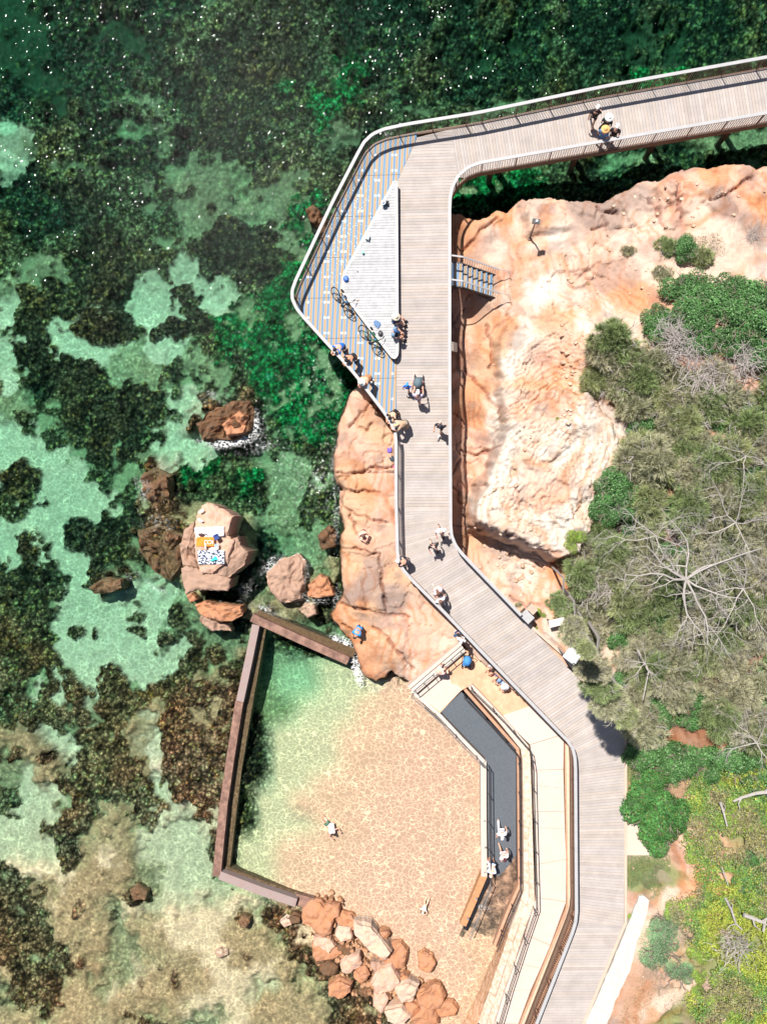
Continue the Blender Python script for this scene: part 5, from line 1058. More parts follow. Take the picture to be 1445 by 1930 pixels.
def twig_proto(seed):
    r = random.Random(seed); w = MB()
    for i in range(150):
        a = r.random() * 6.28; q = Vector((r.gauss(0, .35), r.gauss(0, .35), r.uniform(.1, .45))); p = [q]
        for k in range(4): a += r.uniform(-.6, .6); p.append(p[-1] + Vector((math.cos(a) * .13, math.sin(a) * .13, r.uniform(-.04, .07))))
        w.tube(p, [.011, .009, .007, .006, .003], 3)
    t = empty('dead_twig_bush'); w.build('branches', mat('grey_twigs', (.42, .37, .35), .9, .2, 6), t); protos.setdefault('T', []).append([t, 'shrub', False])
twig_proto(3); twig_proto(4)
cnt = [0]
def plant(key, px, py, rad, label, group=None, lift=0.0, zs=1.0, rise=.45):
    cnt[0] += 1; r = random.Random(cnt[0] * 13 + 5); pr = protos[key][cnt[0] % len(protos[key])]
    g = Pg(px, py, 4.2); q = P(px, py, g.z + rise * rad + lift); g2 = zat(q.x, q.y)
    t = pr[0] if not pr[2] else copy_tree(pr[0]); pr[2] = True
    t.location = (q.x, q.y, g2 - .05 + lift); t.rotation_euler = (0, 0, r.random() * 6.28); s_ = rad * 1.12; t.scale = (s_, s_ * r.uniform(.85, 1.1), s_ * zs * r.uniform(.9, 1.15))
    for k_ in ('label', 'group', 'category'):
        if k_ in t: del t[k_]
    tag(t, label, pr[1], group); return t
def inpoly(poly, x, y): return sdf(poly, np.array([float(x)]), np.array([float(y)]))[0]
NP_ = [(1255, 570), (1190, 590), (1125, 650), (1110, 740), (1170, 765), (1192, 800), (1185, 880), (1200, 930), (1150, 985), (1100, 1000), (1095, 1060), (1060, 1090), (1078, 1150), (1095, 1200), (1140, 1235), (1150, 1290), (1195, 1350), (1210, 1400), (1520, 1400), (1520, 720), (1400, 700), (1330, 650)]
r = random.Random(3); y0 = 560; row = 0
while y0 < 1420:
    x0 = 1070 + (row % 2) * 24
    while x0 < 1520:
        x_, y_ = x0 + r.uniform(-13, 13), y0 + r.uniform(-12, 12)
        if inpoly(NP_, x_, y_) > 6 and not (1270 < x_ < 1330 and 655 < y_ < 700) and not (1385 < x_ < 1445 and 690 < y_ < 760) and r.random() < .93:
            if x_ > 1470 and r.random() < .4: x0 += 48; continue
            key = 'N' if r.random() < .75 else 'L'
            if key == 'N': plant('N', x_, y_, r.uniform(.85, 1.25), 'feathery olive brown casuarina bush, one of many merging in the thicket on the hill', 'casuarina thicket', r.uniform(0, .5), 1.1)
            else: plant('L', x_, y_, r.uniform(.6, .9), 'green leafy bush showing between the olive casuarinas of the thicket', 'green bushes within the thicket')
        x0 += 48
    y0 += 40; row += 1
G1 = 'bright green bushes at the top of the hill'
for x_, y_, q in [(1285, 555, 1.0), (1320, 545, 1.0), (1362, 552, 1.05), (1405, 560, 1.05), (1442, 565, 1.0), (1300, 590, .95), (1345, 590, 1.1), (1390, 600, 1.1), (1436, 612, 1.1), (1340, 630, .85), (1385, 640, .8), (1428, 655, .9), (1480, 600, 1.2), (1475, 660, 1.1)]:
    plant('L', x_, y_, q, 'dense bright green bush in the rounded clump above the olive thicket', G1, .1, .9)
for x_, y_, q, lb in [(1160, 915, .95, 'bright green bush by the white ledge, upper of the trio'), (1145, 955, .9, 'bright green bush by the white ledge, on its outer fringe'), (1190, 945, .9, 'bright green bush by the white ledge, against the casuarinas')]: plant('L', x_, y_, q, lb, None, .5)
for x_, y_, q, lb in [(1105, 1272, .62, 'yellow green bush touching the white topped shelter'), (1130, 1300, .7, 'yellow green bush at the walkway edge above the tree shadow'), (1152, 1322, .6, 'small lime bush where the walkway edge meets the tree shadow')]: plant('Y', x_, y_, q, lb, None, .1, .8)
for x_, y_, q in [(1200, 1420, .9), (1215, 1460, .8), (1245, 1430, 1.0), (1290, 1440, 1.0), (1345, 1440, 1.0), (1400, 1445, 1.0), (1440, 1470, .9), (1260, 1470, .7)]:
    plant('L', x_, y_, q, 'dark green bush in the shaded strip below the casuarina thicket', 'dark green bushes below the thicket', .0, .9)
for x_, y_, q, lb in [(1222, 1520, 1.05, 'glossy green tree overhanging the pale pad, upper left crown'), (1262, 1545, 1.0, 'glossy green tree overhanging the bank, right hand crown'), (1245, 1580, .85, 'glossy green tree crown hanging lowest over the grass patch'), (1240, 1490, .8, 'glossy green tree crown nearest the dark bushes')]: plant('B', x_, y_, q, lb, None, .9)
for x_, y_, q, lb in [(1262, 1745, 1.0, 'pale grey green bush beside the white path, upper part'), (1250, 1800, 1.05, 'pale grey green bush beside the white path, middle and widest'), (1282, 1840, .8, 'pale grey green bush beside the white path, lowest')]: plant('W', x_, y_, q, lb, None, 0, .9)
for x_, y_, q, lb in [(1320, 700, 1.1, 'tangle of dead grey twigs below the bright green clump'), (1345, 735, 1.0, 'tangle of dead grey twigs in the middle of the thicket'), (1290, 650, .9, 'dead grey twigs at the foot of the bright green clump'), (1410, 680, .9, 'brown dead bush beside the bare pink ground'), (1140, 1100, 1.0, 'grey twiggy bush near the shaded gully'), (1180, 1080, .9, 'grey twiggy bush under the bleached tree'), (1385, 1790, .9, 'grey dead twigs in the lower ground cover'), (1270, 620, .8, 'dead twigs showing on the thicket edge')]: plant('T', x_, y_, q * 1.1, lb, None, .75)
# small tufts on the rock and beside the walkway
for x_, y_, q, key, lb in [(1255, 465, .5, 'N', 'low tuft of brush on the pale rock near the top, left one'), (1290, 470, .7, 'L', 'green strip of brush on the pale rock near the top'), (1330, 478, .6, 'N', 'olive tuft beside the green strip near the top'), (1185, 472, .35, 'N', 'tiny olive tuft on the pale upper rock'), (1420, 440, .5, 'T', 'dead tuft at the top right edge of the rock'), (1250, 515, .45, 'N', 'brown tuft above the bright green clump'), (1050, 790, .12, 'Y', 'tiny green tuft low on the orange rock'), (1107, 535, .1, 'Y', 'tiny green tuft on the upper orange rock'), (1018, 1158, .3, 'Y', 'small green tuft next to the low table'), (978, 1143, .2, 'N', 'dry tuft beside the grey lid box'), (1012, 1182, .13, 'Y', 'tiny green tuft at the walkway edge'),
                       (1070, 1060, .6, 'N', 'olive bush at the tip of the white ledge'), (1085, 1020, .6, 'Y', 'green bush hanging over the white ledge'), (1190, 1730, .2, 'Y', 'tuft of dry grass beside the white path'), (1120, 1205, .6, 'N', 'olive bush just above the white topped shelter'), (1065, 1180, .35, 'N', 'olive bush in the shade of the low table')]: plant(key, x_, y_, q, lb, None, 0)

# bleached bare trees over the thicket
def bare_tree(px, py, z, spread, label, seed, thick=.13, n=7, lean=0):
    r = random.Random(seed); q = P(px, py, z); gz = zat(q.x, q.y); thick *= .52; t = empty('bleached_tree', (q.x, q.y, gz)); tag(t, label, 'tree')
    w = MB(); hub = Vector((0, 0, z - gz)); w.tube([(0, 0, -.3), (.15, .1, (z - gz) * .5), hub], [thick * 1.2, thick, thick * .9], 7); w.build('trunk', bark, t)
    def grow(w, p, a, el, L_, rad, dep):
        pts = [p]; rs = [rad]; k = 5
        for i in range(k):
            a += r.uniform(-.38, .38); el = el * .8 + r.uniform(-.12, .16); st_ = L_ / k
            a += r.uniform(-.25, .25); pts.append(pts[-1] + Vector((math.cos(a) * math.cos(el), math.sin(a) * math.cos(el), math.sin(el))) * st_); rs.append(rad * (1 - .13 * (i + 1)))
        w.tube(pts, rs, 5 if rad > .03 else 3)
        if dep > 0:
            for i in (1, 2, 3, 4, 5):
                for _ in range(2 if i == 5 or r.random() < .35 else 1): grow(w, pts[i], a + r.choice((-1, 1)) * r.uniform(.35, 1.15), r.uniform(-.6, .15), L_ * r.uniform(.36, .58), rs[i] * .62, dep - 1)
    for i in range(n):
        w = MB(); grow(w, hub, lean + 6.28 * i / n + r.uniform(-.3, .3), r.uniform(-.05, .3), spread * r.uniform(.65, 1.05), thick * .62, 2); w.build('limb', bark, t)
bare_tree(1292, 1092, 7.4, 3.3, 'largest bleached bare tree spreading white limbs over the thicket', 5, .15, 8)
bare_tree(1385, 985, 7.6, 2.2, 'bleached bare tree up the hill from the largest one', 8, .09, 5)
bare_tree(1400, 1110, 7.4, 2.2, 'bleached bare tree at the picture edge beside the largest one', 9, .09, 6)
bare_tree(1235, 1010, 7.0, 2.3, 'bleached bare tree reaching toward the white ledge', 12, .09, 5)
bare_tree(1345, 1190, 6.8, 2.0, 'thin bleached tree below the largest one', 13, .07, 5)
bare_tree(1425, 1400, 6.4, 1.9, 'bleached bare tree above the dark green bushes', 15, .08, 5)
bare_tree(1405, 860, 7.4, 1.7, 'thin bleached tree near the middle right edge', 16, .06, 5)
bare_tree(1215, 1250, 6.4, 1.5, 'thin bleached tree near the yellow green bushes', 17, .06, 5)
# high thin crown whose shade falls across the walkway
for x_, y_, q, lf in [(1068, 1142, .42, 15.0), (1090, 1200, .45, 14.5), (1106, 1236, .42, 14.5), (1122, 1262, .6, 11.0), (1134, 1290, .7, 10.0), (1150, 1326, .7, 9.4), (1166, 1350, .7, 9.0)]:
    t = plant('N', x_, y_, q, 'feathery casuarina crown standing tall beside the walkway and shading it', 'tall casuarinas by the walkway', lf, .8)
    t.rotation_euler = (0, 0, 0); s1, s3 = t.scale[0], t.scale[2]; off = 1.9 if lf > 10.5 else 1.4
    w = MB(); w.tube([(off / s1, .2, -lf / s3 - .3), (off * .75 / s1, .1, -lf * .55 / s3), (.25, 0, -.5), (0, 0, .1)], [.12, .10, .06, .03], 6); o = w.build('trunk', bark, t)

# low leafy cover on the lower slope, grass, fallen branches
GC = [(1300, 1450), (1280, 1520), (1290, 1590), (1308, 1620), (1312, 1680), (1275, 1700), (1262, 1730), (1300, 1760), (1310, 1830), (1290, 1870), (1330, 1960), (1540, 1960), (1540, 1430)]
gc = [p for p in PL(GC, 3.6)]
def scatter(poly, n, seed, margin=.0, zfun=zat):
    r = np.random.RandomState(seed); xs = [p[0] for p in poly]; ys = [p[1] for p in poly]; x = r.uniform(min(xs), max(xs), n); y = r.uniform(min(ys), max(ys), n); k = sdf([(p[0], p[1]) for p in poly], x + r.normal(0, .15, n), y + r.normal(0, .15, n)) > margin; return x[k], y[k]
def zarr(x, y):
    i = np.clip(((x - LX0) / LR).round().astype(int), 0, LAND[1] - 1); j = np.clip(((y - LY0) / LR).round().astype(int), 0, LAND[0] - 1); return Z[j, i]
x, y = scatter(gc, 105000, 3); lm, li = cell(x, y, 1.5, 77); lm2, _ = cell(x, y, 4, 78); n = len(x)
keepm = (fbm(x, y, .5, 3, 501) < .63); x, y, lm, li, lm2 = x[keepm], y[keepm], lm[keepm], li[keepm], lm2[keepm]; n = len(x)
z = zarr(x, y) + .1 + .55 * lm + .18 * lm2 + RS.uniform(-.1, .06, n)
ty = fbm(x, y, .45, 3, 511) + RS.normal(0, .04, n); base = np.where((ty > .52)[:, None], np.array((.36, .42, .07)), np.array((.17, .32, .08))); base = np.where((ty < .40)[:, None], np.array((.30, .28, .15)), base)
base = np.where((RS.rand(n) < .09)[:, None], np.array((.50, .46, .08)), base)
nr = unit(RS.normal(size=(n, 3)) * .6 + np.array((0, 0, 1.)))
v, c = leaves(np.stack([x, y, z], 1), nr, RS.uniform(.05, .11, n), RS.uniform(.03, .07, n), base * RS.uniform(.5, 1.5, (n, 1)))
o = npmesh('ground_cover', v, quads(v), leaf_m, None, c); tag(o, kind='stuff')
r = random.Random(9); y0 = 1460
while y0 < 1960:
    x0 = 1275 + r.uniform(0, 20)
    while x0 < 1500:
        x_, y_ = x0 + r.uniform(-14, 14), y0 + r.uniform(-12, 12)
        if inpoly(GC, x_, y_) > 8 and r.random() < .86:
            if y_ > 1840 or x_ < 1330 or r.random() < .55: plant('Y', x_, y_, r.uniform(.45, .8), 'low yellow green bush, one of many merging over the lower slope', 'low yellow green bushes on the lower slope', 0, .75)
            else: plant('L' if r.random() < .4 else 'Y', x_, y_, r.uniform(.4, .7), 'low rounded green bush, one of many merging over the lower slope', 'low green bushes on the lower slope', 0, .75)
        x0 += 40
    y0 += 34
def grass_patch(px_poly, n, seed, tint, name='grass', h=.08):
    poly = PL(px_poly, 2.95); x, y = scatter(poly, n, seed, 0.0); k = fbm(x, y, 1.1, 3, seed + 600) > .42; x, y = x[k], y[k]; n = len(x)
    B = np.stack([x, y, zarr(x, y) - .01], 1); D = unit(RS.normal(size=B.shape) * .6 + np.array((0, 0, 1))); col = np.array(tint)[None] * RS.uniform(.6, 1.4, (n, 1))
    v, c = blades(B, D, RS.uniform(.5, 1.3, n) * h, np.full(n, .014), col * .8, col); o = npmesh(name, v, quads(v), leaf_m, None, c); tag(o, kind='stuff'); return o
grass_patch([(1180, 1612), (1262, 1610), (1262, 1660), (1240, 1690), (1205, 1700), (1181, 1725)], 26000, 5, (.20, .30, .13))
grass_patch([(1180, 1430), (1200, 1440), (1205, 1500), (1185, 1530), (1180, 1530)], 5000, 6, (.26, .26, .12))
grass_patch([(1225, 1760), (1262, 1850), (1310, 1880), (1330, 1945), (1150, 1945), (1200, 1860), (1205, 1800)], 16000, 7, (.33, .31, .17))
grass_patch([(1235, 455), (1340, 455), (1350, 490), (1240, 500)], 5000, 8, (.25, .26, .10))
grass_patch([(1000, 1150), (1060, 1200), (1080, 1240), (1050, 1220), (1000, 1180)], 1800, 9, (.25, .33, .14))
# pale pad, white path
w = MB(); w.slab([P(1180, 1503, 2.93), P(1260, 1503, 2.93), P(1262, 1612, 2.93), P(1180, 1612, 2.93)], .25); o = w.build('pale_pad', mat('pale_pad', (.62, .48, .40), .9, .06, 3)); tag(o, kind='structure')
wp = MB(); a_ = [(1172, 1762), (1093, 1945), (1080, 1990)]; wl = [P(1203, 1690, 3.02), P(1212, 1688, 3.02), P(1222, 1696, 3.02), P(1219, 1720, 3.02), P(1200, 1775, 3.02), P(1186, 1830, 3.02), P(1160, 1885, 3.02), P(1135, 1955, 3.02), P(1120, 1990, 3.02), P(1076, 1990, 3.02), P(1098, 1942, 3.02), P(1177, 1758, 3.02)]
wl2 = []
for a, b_ in zip(wl, wl[1:] + wl[:1]):
    k = max(1, int((b_ - a).length / .25)); wl2 += [a.lerp(b_, i / k) + Vector((rnd.uniform(-.03, .03), rnd.uniform(-.03, .03), 0)) for i in range(k)]
wp.slab(wl2, .3); o = wp.build('white_path', mat('white_path', (.56, .52, .47), .95, .13, 3.5, bump=.03)); tag(o, kind='structure')
def fallen(pts, z, rad, label, cat='branch'):
    w = MB(); q = [Pg(a, c, 3.8) + Vector((0, 0, z + rnd.uniform(-.03, .06))) for a, c in pts]; w.tube(q, [rad * (1 - .6 * i / len(q)) for i in range(len(q))], 6)
    for i in range(1, len(q) - 1): a = rnd.random() * 6.28; w.tube([q[i], q[i] + Vector((math.cos(a) * .3, math.sin(a) * .3, .1)), q[i] + Vector((math.cos(a + .4) * .55, math.sin(a + .4) * .55, .14))], [rad * .5, rad * .35, rad * .15], 4)
    tag(w.build('dead_branch', bark), label, cat)
fallen([(1445, 1480), (1410, 1483), (1385, 1492), (1368, 1498)], .8, .09, 'thick pale dead branch below the dark green bushes')
fallen([(1345, 1500), (1352, 1520), (1358, 1545)], .75, .06, 'short dead branch hanging in the ground cover near the glossy tree')
fallen([(1348, 1620), (1355, 1640), (1360, 1655)], .75, .03, 'thin straight dead twig across the lower ground cover')
fallen([(1355, 1678), (1366, 1700), (1374, 1725), (1385, 1735)], .75, .06, 'curved pale dead branch, left of the forked one in the ground cover')
fallen([(1388, 1708), (1405, 1714), (1420, 1720), (1428, 1716), (1424, 1738)], .8, .10, 'forked pale dead branch lying on the lower ground cover')
fallen([(1438, 1820), (1445, 1845), (1460, 1860)], .75, .06, 'dead branch cut by the lower right edge')
fallen([(1180, 1210), (1200, 1250), (1190, 1300)], 2.0, .04, 'pale dead limb hanging over the yellow green bushes')
# ------------------------------------------------------------------ people
def skin(nodes, edges, name):
    """one continuous surface grown round a skeleton; nodes: (x, y, z, rx, ry)"""
    me = bpy.data.meshes.new(name); me.from_pydata([n[:3] for n in nodes], edges, []); o = bpy.data.objects.new(name, me); C.objects.link(o)
    md = o.modifiers.new('s', 'SKIN'); md.use_smooth_shade = True
    for i, n in enumerate(nodes):
        sv = me.skin_vertices[0].data[i]; sv.radius = (n[3], n[4] if len(n) > 4 else n[3]); sv.use_root = (i == 0)
    sd = o.modifiers.new('d', 'SUBSURF'); sd.levels = 1; sd.render_levels = 1
    dg = bpy.context.evaluated_depsgraph_get(); ev = o.evaluated_get(dg); out = bpy.data.meshes.new_from_object(ev); bpy.data.objects.remove(o); out.name = name; return out
# joints for each pose, metres, facing +Y, feet at z = 0
def pose(kind):
    J = dict(pel=(0, 0, .93), waist=(0, 0, 1.08), chest=(0, .0, 1.30), neck=(0, .0, 1.47), head=(0, .02, 1.60), top=(0, .01, 1.70),
             ls=(-.19, 0, 1.41), rs=(.19, 0, 1.41), le=(-.25, -.03, 1.13), re=(.25, -.03, 1.13), lh=(-.25, .06, .88), rh=(.25, .06, .88),
             lp=(-.10, 0, .90), rp=(.10, 0, .90), lk=(-.11, .02, .49), rk=(.11, .02, .49), la=(-.11, -.02, .08), ra=(.11, -.02, .08), lt=(-.12, .14, .03), rt=(.12, .14, .03))
    if kind == 'walk':
        J.update(lk=(-.10, .16, .51), la=(-.10, .30, .09), lt=(-.10, .45, .05), rk=(.10, -.02, .49), ra=(.10, -.30, .13), rt=(.10, -.18, .03), le=(-.27, -.14, 1.15), lh=(-.25, -.16, .90), re=(.27, .08, 1.15), rh=(.24, .26, .98), head=(0, .05, 1.59), neck=(0, .02, 1.46), top=(0, .05, 1.69))
    if kind == 'push':
        J.update(lk=(-.10, .14, .51), la=(-.10, .24, .08), lt=(-.10, .38, .04), ra=(.10, -.22, .10), rt=(.10, -.10, .03), le=(-.26, .16, 1.16), re=(.26, .16, 1.16), lh=(-.22, .44, 1.02), rh=(.22, .44, 1.02), chest=(0, .05, 1.29), neck=(0, .09, 1.44), head=(0, .14, 1.57), top=(0, .14, 1.67), ls=(-.19, .06, 1.39), rs=(.19, .06, 1.39))
    if kind == 'lean':
        J.update(pel=(0, -.12, .93), waist=(0, -.04, 1.06), chest=(0, .13, 1.22), neck=(0, .27, 1.33), head=(0, .36, 1.43), top=(0, .40, 1.53), ls=(-.19, .22, 1.29), rs=(.19, .22, 1.29), le=(-.27, .36, 1.08), re=(.27, .36, 1.08), lh=(-.12, .52, 1.13), rh=(.12, .52, 1.13),
                 lp=(-.10, -.12, .90), rp=(.10, -.12, .90), lk=(-.11, -.06, .49), rk=(.13, .0, .49), la=(-.11, -.16, .08), ra=(.14, -.06, .08), lt=(-.12, .0, .03), rt=(.15, .1, .03))
    if kind == 'sit':     # seat level at z = 0
        J.update(pel=(0, 0, .12), waist=(0, -.02, .27), chest=(0, .02, .48), neck=(0, .06, .64), head=(0, .12, .77), top=(0, .12, .87), ls=(-.19, .03, .59), rs=(.19, .03, .59), le=(-.26, .14, .34), re=(.26, .14, .34), lh=(-.13, .36, .26), rh=(.12, .38, .28),
                 lp=(-.10, .05, .10), rp=(.10, .05, .10), lk=(-.13, .46, .10), rk=(.13, .46, .10), la=(-.13, .48, -.33), ra=(.13, .50, -.33), lt=(-.13, .62, -.38), rt=(.13, .64, -.38))
    if kind == 'squat':   # sitting on the ground with knees raised
        J.update(pel=(0, 0, .11), waist=(0, .02, .26), chest=(0, .10, .46), neck=(0, .18, .60), head=(0, .25, .71), top=(0, .26, .81), ls=(-.19, .12, .55), rs=(.19, .12, .55), le=(-.28, .30, .38), re=(.28, .30, .38), lh=(-.12, .48, .42), rh=(.12, .48, .40),
                 lp=(-.10, .05, .10), rp=(.10, .05, .10), lk=(-.14, .38, .44), rk=(.14, .38, .44), la=(-.12, .55, .08), ra=(.12, .55, .08), lt=(-.12, .69, .03), rt=(.12, .69, .03))
    if kind == 'bend':
        J.update(waist=(0, .06, 1.04), chest=(0, .25, 1.12), neck=(0, .40, 1.14), head=(0, .50, 1.12), top=(0, .60, 1.12), ls=(-.19, .32, 1.12), rs=(.19, .32, 1.12), le=(-.25, .38, .86), re=(.25, .38, .86), lh=(-.18, .46, .62), rh=(.16, .50, .62))
    if kind == 'swim':    # lying in the water, chest at the surface
        J.update(pel=(0, -.35, -.08), waist=(0, -.20, -.05), chest=(0, .0, -.02), neck=(0, .18, .03), head=(0, .28, .08), top=(0, .33, .15), ls=(-.19, .10, -.02), rs=(.19, .10, -.02), le=(-.42, .20, -.08), re=(.42, .20, -.08), lh=(-.36, .42, -.06), rh=(.36, .42, -.06),
                 lp=(-.10, -.40, -.09), rp=(.10, -.40, -.09), lk=(-.14, -.78, -.16), rk=(.14, -.72, -.24), la=(-.13, -1.15, -.2), ra=(.13, -1.0, -.34), lt=(-.13, -1.28, -.2), rt=(.13, -1.1, -.42))
    return J
_pc = {}
def pmesh(kind, part):
    key = (kind, part)
    if key in _pc: return _pc[key]
    J = pose(kind); f = lambda n, r, r2=None: (*J[n], r, r2 or r)
    V_ = lambda n: Vector(J[n])
    if part == 'body':
        names = ['pel', 'waist', 'chest', 'neck', 'head', 'top', 'ls', 'le', 'lh', 'rs', 're', 'rh', 'lp', 'lk', 'la', 'lt', 'rp', 'rk', 'ra', 'rt']
        rad = dict(pel=(.15, .11), waist=(.125, .095), chest=(.15, .11), neck=(.052, .052), head=(.082, .098), top=(.055, .065), ls=(.06, .06), rs=(.06, .06), le=(.042, .042), re=(.042, .042), lh=(.026, .03), rh=(.026, .03), lp=(.09, .09), rp=(.09, .09), lk=(.056, .056), rk=(.056, .056), la=(.038, .04), ra=(.038, .04), lt=(.032, .04), rt=(.032, .04))
        ed = [(0, 1), (1, 2), (2, 3), (3, 4), (4, 5), (2, 6), (6, 7), (7, 8), (2, 9), (9, 10), (10, 11), (0, 12), (12, 13), (13, 14), (14, 15), (0, 16), (16, 17), (17, 18), (18, 19)]
        me = skin([f(n, *rad[n]) for n in names], ed, 'person')
        # face, ears, palms, five fingers on each hand
        w = MB(); fwd = Vector((0, 1, 0)); up = (V_('top') - V_('neck')).normalized(); fw = (fwd - up * fwd.dot(up)).normalized(); hd = V_('head'); sd = Vector((1, 0, 0))
        w.tube([hd + fw * .088 + up * .02, hd + fw * .118 - up * .012, hd + fw * .092 - up * .02], [.008, .014, .010], 5)
        for s_ in (-1, 1): w.ell(hd + sd * s_ * .09, (.012, .02, .028), 6, 4)
        for sh, el in (('lh', 'le'), ('rh', 're')):
            h_ = V_(sh); d = (h_ - V_(el)).normalized(); si = d.cross(Vector((0, 0, 1))) if abs(d.z) < .8 else Vector((0, 1, 0)); si = si.normalized(); nn = d.cross(si).normalized(); sg = 1 if sh == 'lh' else -1
            w.tube([h_, h_ + d * .05, h_ + d * .09], [.028, .04, .034], 6)
            for i, L_ in enumerate((.062, .075, .08, .072)):
                b0 = h_ + d * .085 + si * (i - 1.5) * .02; w.tube([b0, b0 + d * L_ * .5 + nn * .008 * sg, b0 + d * L_ * .85 + nn * .03 * sg], [.0095, .009, .007], 5)
            b0 = h_ + d * .03 + si * .034 * sg; w.tube([b0, b0 + si * .03 * sg + d * .03, b0 + si * .04 * sg + d * .06 + nn * .012], [.012, .011, .008], 5)
        o = w.build('tmp', []); vs0 = [v.co.copy() for v in me.vertices]; fs0 = [tuple(p.vertices) for p in me.polygons]; nv = len(vs0)
        vs1 = vs0 + [v.co.copy() for v in o.data.vertices]; fs1 = fs0 + [tuple(i + nv for i in p.vertices) for p in o.data.polygons]; bpy.data.objects.remove(o)
        me2 = bpy.data.meshes.new('person'); me2.from_pydata([tuple(v) for v in vs1], [], fs1); me2.polygons.foreach_set('use_smooth', [True] * len(me2.polygons)); me2.update(); r_ = me2
    elif part == 'shirt':
        g = lambda a, b_, k: tuple(V_(a).lerp(V_(b_), k))
        nd = [(*J['waist'], .15, .115), (*J['pel'][:2], J['pel'][2] + .02, .165, .125), (*J['chest'], .172, .128), (*g('chest', 'neck', .75), .085, .08), (*J['ls'], .08, .08), (*g('ls', 'le', .75), .062, .062), (*J['rs'], .08, .08), (*g('rs', 're', .75), .062, .062)]
        r_ = skin(nd, [(0, 1), (0, 2), (2, 3), (2, 4), (4, 5), (2, 6), (6, 7)], 'shirt')
    elif part in ('shorts', 'trousers'):
        k = .62 if part == 'shorts' else 1; g = lambda a, b_, k: tuple(V_(a).lerp(V_(b_), k)); nd = [(*J['pel'], .165, .128), (*g('pel', 'waist', .5), .15, .12)]; ed = [(0, 1)]
        for p_, k_, a_ in (('lp', 'lk', 'la'), ('rp', 'rk', 'ra')):
            i = len(nd); nd.append((*J[p_], .105, .105)); ed.append((0, i))
            if part == 'shorts': nd.append((*g(p_, k_, .75), .085, .085)); ed.append((i, i + 1))
            else: nd += [(*J[k_], .075, .075), (*g(k_, a_, .92), .06, .06)]; ed += [(i, i + 1), (i + 1, i + 2)]
        r_ = skin(nd, ed, part)
    elif part == 'skirt':
        w = MB(); c = V_('pel'); n_ = 14; rr = [(.15, .16), (.18, 0), (.23, -.25), (.27, -.48)]
        for rad_, dz in rr: w.v += [(c.x + rad_ * (1 + .08 * math.sin(i * 2.7)) * math.cos(6.283 * i / n_), c.y + rad_ * .8 * math.sin(6.283 * i / n_), c.z + dz) for i in range(n_)]
        for k in range(3): w.f += [(k * n_ + i, (k + 1) * n_ + i, (k + 1) * n_ + (i + 1) % n_, k * n_ + (i + 1) % n_) for i in range(n_)]; w.m += [0] * n_
        o = w.build('skirt', []); r_ = o.data; bpy.data.objects.remove(o)
    elif part in ('hair', 'long_hair', 'cap', 'hat'):
        up = (V_('top') - V_('neck')).normalized(); q = up.to_track_quat('Z', 'Y').to_matrix() if abs(up.z) < .95 else Matrix.Identity(3)
        fw = Vector((0, 1, 0)); fw = (fw - up * fw.dot(up)).normalized(); sd = fw.cross(up).normalized(); M = Matrix((sd, fw, up)).transposed()
        w = MB(); c = V_('head') + up * .02
        if part in ('hair', 'long_hair'):
            w.ell(c + up * .015 - fw * .012, (.096, .112, .108), 12, 6, M, z0=-.25)
            if part == 'long_hair': w.tube([c - fw * .08, c - fw * .11 - up * .12, c - fw * .09 - up * .26], [.07, .06, .03], 7)
        if part == 'cap': w.ell(c + up * .03, (.102, .115, .10), 12, 5, M, z0=0.0); w.add([c + up * .035 + sd * .08 + fw * .09, c + up * .035 - sd * .08 + fw * .09, c + up * .02 - sd * .06 + fw * .19, c + up * .02 + sd * .06 + fw * .19, c + up * .022 + sd * .08 + fw * .09, c + up * .022 - sd * .08 + fw * .09, c + up * .008 - sd * .06 + fw * .19, c + up * .008 + sd * .06 + fw * .19], [(0, 1, 2, 3), (7, 6, 5, 4), (0, 3, 7, 4), (1, 0, 4, 5), (2, 1, 5, 6), (3, 2, 6, 7)])
        if part == 'hat':
            n_ = 18; ring = [(.0, .135), (.07, .13), (.098, .10), (.102, .055), (.13, .045), (.215, .03), (.215, .022), (.10, .035)]
            for rad_, dz in ring: w.v += [tuple(c + (sd * math.cos(6.283 * i / n_) + fw * math.sin(6.283 * i / n_)) * rad_ + up * (dz + (.012 * math.sin(6.283 * i / n_ * 2) if rad_ > .2 else 0))) for i in range(n_)]
            for k in range(len(ring) - 1): w.f += [(k * n_ + i, (k + 1) * n_ + i, (k + 1) * n_ + (i + 1) % n_, k * n_ + (i + 1) % n_) for i in range(n_)]; w.m += [0] * n_
        o = w.build(part, []); r_ = o.data; bpy.data.objects.remove(o); r_.polygons.foreach_set('use_smooth', [True] * len(r_.polygons))
    elif part == 'shoe':
        w = MB()
        for a_, t_ in (('la', 'lt'), ('ra', 'rt')):
            A0, T0 = V_(a_), V_(t_); w.tube([A0 - (T0 - A0) * .35 - Vector((0, 0, .02)), A0 - Vector((0, 0, .015)), T0, T0 + (T0 - A0) * .3], [.03, .05, .048, .02], 7)
        o = w.build('shoe', []); r_ = o.data; bpy.data.objects.remove(o)
    for p in list(r_.materials): pass
    if not r_.materials: r_.materials.append(None)
    _pc[key] = r_; return r_
SK, SKT, SKD = (232, 178, 150), (206, 148, 118), (140, 92, 70)
